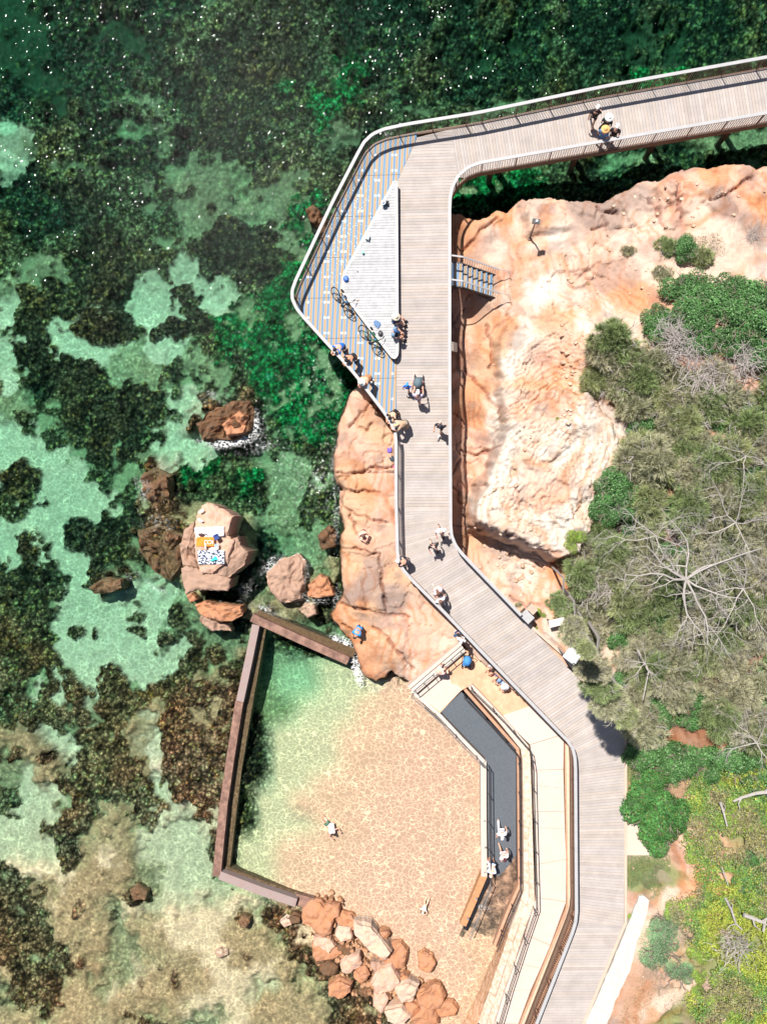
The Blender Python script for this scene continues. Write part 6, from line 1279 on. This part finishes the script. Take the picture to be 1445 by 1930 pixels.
def person(px, py, z, face, kind, label, parts, skin_c=SK, sc=1.0, group=None, headpix=True):
    """px, py: the head as seen in the photograph; face: degrees, 0 = up the picture, clockwise"""
    sc *= .94
    J = pose(kind); a = R(-face); hd = Vector(J['head']) * sc; ca, sa = math.cos(a), math.sin(a)
    q = P(px, py, z + hd.z); t = bpy.data.objects.new('person', pmesh(kind, 'body')); C.objects.link(t)
    t.location = (q.x - (hd.x * ca - hd.y * sa), q.y - (hd.x * sa + hd.y * ca), z); t.rotation_euler = (0, 0, a); t.scale = (sc,) * 3
    t.material_slots[0].link = 'OBJECT'; t.material_slots[0].material = cm(skin_c, .6, 'skin')
    tag(t, label, 'person', group)
    for pn, col in parts:
        o = bpy.data.objects.new({'cap': 'cap', 'long_hair': 'hair'}.get(pn, pn), pmesh(kind, pn)); C.objects.link(o); o.parent = t
        o.material_slots[0].link = 'OBJECT'; o.material_slots[0].material = cm(col, .85, 'cloth')
    return t
WH_, BK_, NV_, GY_ = (236, 234, 232), (34, 34, 40), (36, 52, 84), (120, 118, 122)
person(1125, 204, ZD, 15, 'walk', 'person in white cap and black top, northmost of four on the upper arm', [('shirt', BK_), ('shorts', BK_), ('cap', WH_), ('shoe', BK_)])
person(1147, 222, ZD, 25, 'stand', 'person in wide white hat and dark green dress on the upper arm', [('shirt', (30, 52, 54)), ('skirt', (30, 48, 50)), ('hat', WH_), ('shoe', BK_)])
person(1140, 244, ZD, 30, 'stand', 'person in straw hat and blue shirt with strap on the upper arm', [('shirt', (92, 140, 188)), ('shorts', (70, 104, 140)), ('hat', (232, 176, 112)), ('shoe', (60, 80, 110))], SKT)
person(1162, 240, ZD, 15, 'stand', 'person in white cap and black shirt nearest the southern railing of the upper arm', [('shirt', BK_), ('shorts', (200, 208, 218)), ('cap', WH_), ('shoe', (70, 100, 130))])
person(746, 597, ZT, 100, 'sit', 'person in navy shirt and cream hat seated on the bench platform edge', [('shirt', (40, 62, 96)), ('shorts', NV_), ('hat', (226, 212, 192)), ('shoe', BK_)])
person(745, 624, ZT, 105, 'sit', 'person in blue cap and denim shirt seated on the bench platform edge', [('shirt', (120, 150, 178)), ('shorts', (50, 60, 80)), ('cap', (66, 100, 146)), ('shoe', BK_)])
person(631, 659, ZD, 225, 'lean', 'person in bright blue shirt leaning over the slanting railing', [('shirt', (44, 116, 208)), ('shorts', (40, 44, 60)), ('hair', (40, 36, 44)), ('shoe', BK_)])
person(653, 679, ZD, 225, 'lean', 'dark haired person in black leaning over the railing beside the one in blue', [('shirt', (44, 42, 50)), ('shorts', (54, 44, 44)), ('hair', (40, 32, 32)), ('shoe', BK_)], SKT)
person(682, 720, ZD, 225, 'lean', 'person in round white hat leaning over the railing alone', [('shirt', (190, 130, 84)), ('shorts', (90, 90, 100)), ('hat', (232, 232, 228)), ('shoe', WH_)])
person(735, 788, ZD, 215, 'lean', 'person in black shirt leaning at the railing corner by the rock shelf', [('shirt', (26, 26, 30)), ('shorts', (40, 44, 60)), ('hair', (26, 24, 28)), ('shoe', BK_)])
person(745, 802, ZD, 250, 'lean', 'blond person leaning at the railing corner beside the one in black', [('shirt', (206, 180, 150)), ('skirt', (150, 132, 116)), ('long_hair', (216, 188, 150)), ('shoe', WH_)])
person(767, 726, ZD, 10, 'walk', 'child in blue with a light blue cap walking beside the pushchair', [('shirt', (30, 104, 220)), ('shorts', (24, 90, 200)), ('cap', (56, 156, 222)), ('shoe', BK_)], SK, .72)
person(787, 741, ZD, 5, 'push', 'person in white hat and lilac top pushing the pushchair', [('shirt', (196, 186, 214)), ('shorts', (190, 182, 200)), ('cap', (244, 244, 244)), ('shoe', WH_)])
person(829, 803, ZD, 200, 'walk', 'person in black with pale bag walking near the east railing', [('shirt', (44, 46, 56)), ('shorts', (60, 62, 72)), ('hair', (60, 62, 74)), ('shoe', WH_)])
person(831, 1003, ZD, 175, 'walk', 'bald person in white shirt walking at the bend', [('shirt', (240, 240, 244)), ('shorts', (40, 38, 50)), ('shoe', (60, 50, 44))], (226, 176, 158))
person(817, 1031, ZD, 165, 'walk', 'bald person in black shirt walking at the bend', [('shirt', (34, 38, 46)), ('shorts', (30, 30, 36)), ('shoe', (80, 64, 50))], (240, 188, 170))
person(751, 1058, ZD, 280, 'lean', 'person in white cap and dark grey top leaning at the west railing', [('shirt', (66, 66, 80)), ('shorts', (80, 82, 92)), ('cap', (240, 240, 240)), ('shoe', BK_)])
person(826, 1118, ZD, 150, 'walk', 'person in pink and white patterned top on the diagonal walkway', [('shirt', (232, 206, 212)), ('skirt', (240, 214, 214)), ('long_hair', (120, 84, 70)), ('shoe', WH_)])
person(830, 1134, ZD, 160, 'walk', 'person in white top with brown hair on the diagonal walkway', [('shirt', (232, 232, 238)), ('shorts', (120, 120, 140)), ('hair', (130, 96, 84)), ('shoe', WH_)])
def ongr(px, py, z0=1.4): return Pg(px, py, z0).z
person(684, 1010, ongr(684, 1012), 160, 'squat', 'shirtless person sitting on the peach rock shelf', [('shorts', (96, 80, 80)), ('hair', (110, 84, 80))], (236, 190, 170))
person(669, 1200, ongr(672, 1196), 205, 'bend', 'person in bright blue shirt bending over on the orange rock', [('shirt', (44, 148, 222)), ('shorts', (40, 60, 110)), ('hair', (50, 40, 40))], SKT)
person(869, 1208, 1.72, 200, 'stand', 'person in white and red by the top of the concrete steps', [('shirt', (240, 230, 228)), ('shorts', (214, 70, 60)), ('cap', (240, 236, 240)), ('shoe', WH_)])
person(864, 1197, ongr(862, 1197), 150, 'stand', 'person in dark blue standing in the shade of the walkway above the steps', [('shirt', (40, 80, 120)), ('shorts', NV_), ('hair', (40, 36, 40)), ('shoe', WH_)])
person(838, 1260, 1.21, 60, 'bend', 'person in pale pink bending on the landing beside the steps', [('shirt', (238, 204, 196)), ('shorts', (222, 180, 170)), ('hair', (150, 108, 96)), ('shoe', WH_)])
person(951, 1294, 1.25, 200, 'squat', 'person in white hat and pale blue top sitting on the sand below the railing', [('shirt', (150, 184, 226)), ('shorts', (110, 140, 190)), ('hat', (240, 242, 246))])
person(941, 1281, 1.25, 220, 'squat', 'person in royal blue sitting in the shade below the railing', [('shirt', (30, 84, 180)), ('shorts', NV_), ('cap', (130, 160, 200))])
person(928, 1263, 1.25, 220, 'squat', 'person in white top half hidden in the shade below the railing', [('shirt', (226, 226, 236)), ('shorts', (60, 70, 100)), ('hair', (60, 44, 40))])
person(946, 1577, .35, 180, 'walk', 'person all in white walking down the dark ramp', [('shirt', (248, 248, 250)), ('trousers', (244, 242, 244)), ('cap', (250, 250, 250))])
person(951, 1621, .22, 160, 'walk', 'person in pale pink dress with dark hair near the wet part of the ramp', [('shirt', (246, 226, 224)), ('shorts', (244, 220, 214)), ('hair', (84, 44, 56))])
person(925, 1650, .05, 190, 'bend', 'person in white and blue holding the handrail on the ramp', [('shirt', (206, 222, 238)), ('shorts', (90, 112, 130)), ('hair', (238, 210, 196))])
person(921, 1632, .1, 250, 'stand', 'small child in pink at the handrail on the ramp', [('shirt', (246, 222, 230)), ('shorts', (230, 190, 200)), ('cap', (240, 230, 230))], SK, .6)
person(630, 1572, .0, 140, 'swim', 'dark haired swimmer next to a white board in the pool', [('shorts', (60, 100, 84)), ('hair', (50, 34, 32))], (214, 160, 140), .85)
w = MB(); q = P(625, 1562, .05); M_ = Matrix.Rotation(R(8), 3, 'Z'); w.box(q, (.30, .45, .06), M=M_); w.box(q + Vector((0, .25, 0)), (.2, .1, .06), M=M_); tag(w.build('swim_board', cm((244, 248, 250), .5, 'foam_board')), 'white foam board floating beside the swimmer in the pool', 'swim board')
person(797, 1719, .0, 200, 'swim', 'swimmer in a white cap near the ramp end of the pool', [('shirt', (240, 236, 236)), ('cap', (246, 244, 244))], SK, .55)

# ------------------------------------------------------------------ bicycles
def bicycle(px, py, pz, ang, tilt, label, col, seed):
    q = P(px, py, pz); t = empty('bicycle', q); tag(t, label, 'bicycle')
    t.rotation_mode = 'QUATERNION'; t.rotation_quaternion = (Matrix.Rotation(R(ang), 3, 'Z') @ Matrix.Rotation(R(tilt), 3, 'X')).to_quaternion()
    tyre, rimm, fr = cm((24, 24, 26), .8, 'tyre'), steel, cm(col, .35, 'frame_paint')
    for s_ in (-1, 1):
        c = Vector((s_ * .52, 0, .34)); ring = [c + Vector((.325 * math.cos(a), 0, .325 * math.sin(a))) for a in [6.283 * i / 28 for i in range(28)]]
        w = MB(); w.tube(ring, .024, 6, closed=True); wh = w.build('wheel', tyre, t)
        w = MB(); w.tube([c + (p - c) * .93 for p in ring], .010, 4, closed=True)
        for i in range(14): a = 6.283 * i / 14; w.tube([c + Vector((0, .02 * (-1) ** i, 0)), c + Vector((.30 * math.cos(a), 0, .30 * math.sin(a)))], .0028, 3)
        w.tube([c - Vector((0, .05, 0)), c + Vector((0, .05, 0))], .025, 8); w.build('rim', rimm, wh)
    A, B, S_, H, G = Vector((-.52, 0, .34)), Vector((-.08, 0, .30)), Vector((-.22, 0, .80)), Vector((.36, 0, .82)), Vector((.52, 0, .34))
    w = MB(); [w.tube([a, b_], r_, 7) for a, b_, r_ in ((B, S_, .019), (B, H - Vector((0, 0, .08)), .023), (S_, H, .019), (A, B, .012), (A, S_, .011), (H + Vector((-.01, 0, .05)), H - Vector((-.04, 0, .12)), .024))]; w.build('frame', fr, t)
    w = MB(); [w.tube([H - Vector((-.04, 0, .12)), Vector((.42, s_ * .05, .58)), G + Vector((0, s_ * .05, 0))], .013, 6) for s_ in (-1, 1)]; w.build('fork', fr, t)
    w = MB(); w.tube([S_, S_ + Vector((-.03, 0, .14))], .013, 6); w.ell(S_ + Vector((-.05, 0, .165)), (.13, .065, .03), 10, 5); w.build('saddle', tyre, t)
    w = MB(); w.tube([H + Vector((-.01, 0, .05)), H + Vector((-.0, 0, .13)), H + Vector((.06, 0, .14))], .014, 6); w.tube([H + Vector((.02, -.31, .15)), H + Vector((.06, -.1, .14)), H + Vector((.06, .1, .14)), H + Vector((.02, .31, .15))], .013, 6); [w.tube([H + Vector((.02, s_ * .2, .15)), H + Vector((.01, s_ * .32, .15))], .020, 6) for s_ in (-1, 1)]; w.build('handlebar', tyre, t)
    w = MB(); w.tube([B + Vector((.0, -.02, 0)), B + Vector((.0, -.06, 0))], .09, 14); [w.tube([B + Vector((0, s_ * .06, 0)), B + Vector((s_ * .12, s_ * .08, s_ * -.11)), B + Vector((s_ * .12, s_ * .14, s_ * -.11))], .011, 5) for s_ in (-1, 1)]; w.build('pedal_crank', darks, t)
    w = MB(); w.tube([H + Vector((-.1, 0, -.1)), H + Vector((-.25, 0, -.22))], .035, 8); w.build('bottle', cm((70, 120, 160), .4, 'bottle'), t)
    return t
bicycle(640, 577, ZD + .03, -55, -30, 'black bicycle leaning on the bench platform, the one nearer the corner', (40, 46, 56), 1)
bicycle(692, 648, ZD + .03, -52, -35, 'dark bicycle with green frame leaning on the bench platform, next to the helmet', (60, 130, 90), 2)

# ------------------------------------------------------------------ pushchairs
def pushchair(px, py, z, ang, label, seat, hood):
    t = empty('pushchair', P(px, py, z)); t.rotation_euler = (0, 0, R(ang)); tag(t, label, 'pushchair')
    for x, y in ((-.24, -.25), (.24, -.25), (-.2, .4), (.2, .4)):
        w = MB(); ring = [Vector((x, y + .11 * math.cos(6.283 * i / 16), .12 + .11 * math.sin(6.283 * i / 16))) for i in range(16)]; w.tube(ring, .018, 5, closed=True); w.tube([(x - .03, y, .12), (x + .03, y, .12)], .03, 6); w.build('wheel', cm((30, 30, 32), .8, 'tyre'), t)
    w = MB()
    for s_ in (-1, 1): w.tube([(s_ * .24, -.25, .12), (s_ * .24, .0, .55), (s_ * .25, -.35, 1.0)], .014, 5); w.tube([(s_ * .2, .4, .12), (s_ * .24, .0, .55)], .014, 5)
    w.tube([(-.25, -.35, 1.0), (-.12, -.44, 1.03), (.12, -.44, 1.03), (.25, -.35, 1.0)], .016, 6); w.build('frame', cm((150, 60, 56), .4, 'frame_paint') if 'red' in label else darks, t)
    w = MB(); w.slab([(-.19, -.08, .5), (.19, -.08, .5), (.19, .34, .44), (-.19, .34, .44)], .07); w.slab([(-.19, -.12, .95), (.19, -.12, .95), (.19, -.06, .48), (-.19, -.06, .48)], .06); w.build('seat', cm(seat, .9, 'cloth'), t)
    w = MB(); w.ell((0, .0, .78), (.22, .26, .26), 12, 6, z0=.1); w.build('hood', cm(hood, .85, 'cloth'), t)
    w = MB(); w.box((0, .05, .24), (.34, .42, .16)); w.build('basket', cm((60, 60, 66), .9, 'cloth'), t)
pushchair(788, 727, ZD, -5, 'pushchair with red frame and grey seat pushed along the walkway', (70, 84, 92), (96, 116, 124))
pushchair(879, 1240, 1.22, 175, 'blue hooded pushchair parked on the sandy landing below the railing', (60, 120, 180), (70, 140, 205))

# ------------------------------------------------------------------ small things
def small(name, label, cat, fn, m, px, py, z, rz=0):
    w = MB(); fn(w); o = w.build(name, m, loc=tuple(P(px, py, z))); o.rotation_euler = (0, 0, R(rz)); tag(o, label, cat); return o
ht = small('sun_hat', 'pale blue grey round hat on the bench platform near its upper tip', 'hat', lambda w: (w.tube([(0, 0, .30), (0, 0, .315)], .12, 18), w.ell((0, 0, .31), (.07, .07, .08), 12, 5, z0=0)), cm((190, 200, 222), .8), 723, 386, ZT)
small('backpack', 'black backpack standing on the bench platform under the pale hat', 'bag', lambda w: (w.ell((.0, .02, .14), (.13, .11, .18), 10, 7), w.box((.13, .02, .1), (.1, .14, .16)), w.tube([(.1, .1, .2), (.2, .12, .12), (.16, -.04, .04)], .014, 5)), cm((40, 40, 48), .8), 725, 386, ZT)
small('round_lid', 'flat white disc lying on the bench platform', 'disc', lambda w: w.tube([(0, 0, 0), (0, 0, .02)], .125, 22), cm((244, 244, 240), .5), 714, 410, ZT)
small('lantern', 'small pale box with black frame and handle on the bench platform', 'box', lambda w: (w.box((0, 0, .1), (.17, .2, .2)), w.tube([(-.09, -.1, .2), (-.09, -.1, .26), (-.09, .1, .26), (-.09, .1, .2)], .008, 4), w.box((.07, -.1, .12), (.03, .04, .22))), cm((196, 214, 212), .5), 693, 449, ZT, -15)
small('drink_cup', 'teal drinks cup on the bench platform', 'cup', lambda w: (w.tube([(0, 0, 0), (0, 0, .14)], [.045, .06], 12), w.tube([(0, 0, .14), (0, 0, .15)], .063, 12)), cm((70, 200, 170), .4), 684, 477, ZT)
small('bottle_cap', 'tiny black object lying on the bench platform slats', 'litter', lambda w: (w.tube([(0, 0, 0), (0, 0, .03)], [.03, .025], 9), w.tube([(0, 0, .03), (0, 0, .04)], .028, 9)), cm(BK_, .6), 674, 512, ZT)
small('blue_helmet', 'bright blue cycling helmet on the bench platform corner by the first bicycle', 'helmet', lambda w: (w.ell((0, 0, .02), (.14, .17, .15), 14, 6, z0=0), [w.box((x, 0, .155), (.022, .2, .02)) for x in (-.05, 0, .05)]), cm((30, 100, 190), .4), 652, 526, ZT, 20)
small('black_helmet', 'black cycling helmet on the bench platform beside the green bicycle', 'helmet', lambda w: (w.ell((0, 0, .02), (.12, .15, .13), 14, 6, z0=0), [w.box((x, 0, .135), (.02, .16, .02)) for x in (-.04, .04)]), cm((44, 48, 54), .4), 717, 629, ZT, 10)
small('folded_jacket', 'crumpled slate blue jacket on the bench platform beside the green bicycle', 'jacket', lambda w: (w.ell((0, 0, .02), (.18, .15, .05), 11, 5, z0=0), w.ell((-.08, .07, .03), (.13, .09, .05), 9, 4, z0=0), w.ell((.08, -.1, .02), (.07, .1, .04), 9, 4, z0=0)), cm((100, 130, 170), .9), 711, 611, ZT, -20)
small('brown_leaf', 'dry brown leaf on the bench platform near the first bicycle', 'leaf', lambda w: w.add([(-.09, 0, .01), (0, -.03, .02), (.09, .01, .01), (0, .04, .03)], [(0, 1, 2, 3), (3, 2, 1, 0)]), cm((150, 120, 96), .9), 674, 567, ZT)
gz = ongr(735, 850)
for a, c, col, nm, lb in [(734, 850, (120, 96, 190), 'shorts', 'purple garment dropped on the rock shelf under the railing'), (739, 866, (60, 70, 80), 'shirt', 'dark garment dropped on the rock shelf under the railing'), (741, 878, (230, 120, 150), 'towel', 'pink garment dropped on the rock shelf under the railing')]:
    small(nm, lb, 'clothing', lambda w: (w.ell((0, 0, .02), (.13, .10, .05), 9, 4, z0=0), w.ell((.07, .09, .02), (.06, .1, .04), 8, 4, z0=0), w.ell((-.06, .1, .02), (.05, .08, .04), 8, 4, z0=0)), cm(col, .9), a, c, ongr(a, c), rnd.uniform(0, 90))
# towels on the boulder
def towel(name, corners, z, m, label, cat='towel', thick=.02, wav=.015):
    w = MB(); a, b_, c, d = [P(x, y, z) for x, y in corners]; n_ = 14; r_ = random.Random(int(corners[0][0]))
    for j in range(n_ + 1):
        for i in range(n_ + 1):
            p = a.lerp(b_, i / n_).lerp(d.lerp(c, i / n_), j / n_); p.z = z + wav * math.sin(i * 1.1 + j * .4) + r_.uniform(-.004, .004); w.v.append(tuple(p))
    for j in range(n_ + 1):
        for i in range(n_ + 1): v = w.v[j * (n_ + 1) + i]; w.v.append((v[0], v[1], v[2] - thick))
    k = n_ + 1; o_ = k * k
    for j in range(n_):
        for i in range(n_): w.f.append((j * k + i, (j + 1) * k + i, (j + 1) * k + i + 1, j * k + i + 1)); w.f.append((o_ + j * k + i, o_ + j * k + i + 1, o_ + (j + 1) * k + i + 1, o_ + (j + 1) * k + i)); w.m += [0, 0]
    for i in range(n_):
        for e0, e1 in (((0, i), (0, i + 1)), ((n_, i + 1), (n_, i)), ((i + 1, 0), (i, 0)), ((i, n_), (i + 1, n_))):
            A0, B0 = e0[0] * k + e0[1], e1[0] * k + e1[1]; w.f.append((A0, B0, o_ + B0, o_ + A0)); w.m.append(0)
    o = w.build(name, m, smooth=True); tag(o, label, cat); return o
TZ = 1.93
towel('beach_towel', [(366, 995), (422, 992), (422, 1010), (370, 1015)], TZ, cm((246, 244, 244), .9, 'towel'), 'white towel spread across the upper part of the large sea boulder')
ot = towel('beach_towel', [(371, 1012), (404, 1012), (404, 1030), (370, 1030)], TZ + .03, cm((240, 140, 50), .9, 'towel'), 'orange towel with white lettering beside the white towel')
cu = bpy.data.curves.new('lettering', 'FONT'); cu.body = 'ICU'; cu.size = .30; cu.extrude = .003; lo = bpy.data.objects.new('lettering', cu); C.objects.link(lo); dg = bpy.context.evaluated_depsgraph_get(); lm_ = bpy.data.meshes.new_from_object(lo.evaluated_get(dg)); bpy.data.objects.remove(lo)
lo = bpy.data.objects.new('lettering', lm_); C.objects.link(lo); lm_.materials.append(cm((240, 232, 240), .9, 'towel')); lo.location = P(403, 1018, TZ + .062); lo.rotation_euler = (0, 0, R(180)); lo.parent = ot
# patterned towel
m, nt, N, L = newmat('patterned_towel'); out = N.new('ShaderNodeOutputMaterial'); b = N.new('ShaderNodeBsdfPrincipled'); L.new(b.outputs[0], out.inputs[0]); b.inputs['Roughness'].default_value = .9
tc = N.new('ShaderNodeTexCoord'); vo = N.new('ShaderNodeTexNoise'); vo.inputs['Scale'].default_value = 11; vo.inputs['Detail'].default_value = 1; L.new(tc.outputs['Object'], vo.inputs['Vector']); cr = N.new('ShaderNodeValToRGB'); cr.color_ramp.interpolation = 'CONSTANT'; e = cr.color_ramp.elements; e[0].color = (.03, .05, .11, 1); e[1].position = .5; e[1].color = (.8, .8, .82, 1); L.new(vo.outputs[0], cr.inputs[0]); L.new(cr.outputs[0], b.inputs['Base Color'])
towel('beach_towel', [(372, 1037), (423, 1037), (423, 1063), (374, 1064)], TZ, m, 'white towel with navy blotch pattern on the large sea boulder')
small('bundled_cloth', 'crumpled white cloth at the edge of the patterned towel', 'cloth', lambda w: (w.ell((0, 0, .03), (.22, .10, .07), 10, 5, z0=0), w.ell((.15, .03, .03), (.12, .09, .06), 9, 4, z0=0)), cm((246, 242, 246), .9, 'towel'), 403, 1035, TZ)
small('teal_cloth', 'turquoise folded cloth on the patterned towel', 'cloth', lambda w: (w.prism([(-.18, -.10), (.20, -.02), (.05, .18)], 0, .07), w.prism([(-.1, -.08), (.12, -.02), (.02, .12)], .07, .10)), cm((60, 214, 200), .8, 'towel'), 404, 1054, TZ + .02)
small('blue_bag', 'navy and white bag at the corner of the white towel', 'bag', lambda w: (w.box((0, 0, .09), (.24, .28, .18), R(30)), w.tube([(-.08, .02, .17), (-.04, .1, .24), (.06, .1, .24), (.08, .02, .17)], .012, 5)), cm((40, 64, 130), .7), 409, 1012, TZ + .02)
small('sandals', 'pair of pale blue sandals below the orange towel, right hand one of the light items', 'sandals', lambda w: (w.ell((-.05, 0, .02), (.05, .12, .03), 9, 4, z0=0), w.ell((.07, .02, .02), (.05, .12, .03), 9, 4, z0=0)), cm((160, 196, 226), .7), 408, 1029, TZ + .02)
small('drink_bottle', 'white and aqua bottle below the orange towel', 'bottle', lambda w: (w.tube([(0, -.12, .04), (0, .08, .04)], .045, 9), w.tube([(0, .08, .04), (0, .13, .04)], [.03, .025], 9)), cm((214, 236, 238), .5), 388, 1029, TZ + .02)
small('straw_bag', 'dark brown bag tipped over on the white towel', 'bag', lambda w: (w.ell((0, 0, .06), (.16, .08, .09), 10, 6), w.tube([(.12, .03, .08), (.26, .06, .06), (.34, -.04, .04)], .02, 6), w.tube([(-.1, .04, .1), (0, .12, .14), (.1, .06, .1)], .012, 5)), cm((84, 56, 56), .8), 380, 1008, TZ + .02)
for a, c, rz, lb in [(380, 963, 30, 'white folded card on the top end of the towel boulder, upper one'), (378, 981, -35, 'white folded card with a blue mark on the towel boulder, lower one')]:
    small('paper', lb, 'paper', lambda w: (w.slab([(-.14, -.05, .02), (0, -.05, .05), (0, .05, .05), (-.14, .05, .02)], .006), w.slab([(0, -.05, .05), (.12, -.03, .02), (.12, .07, .02), (0, .05, .05)], .006)), cm((250, 246, 248), .7), a, c, 1.95, rz)
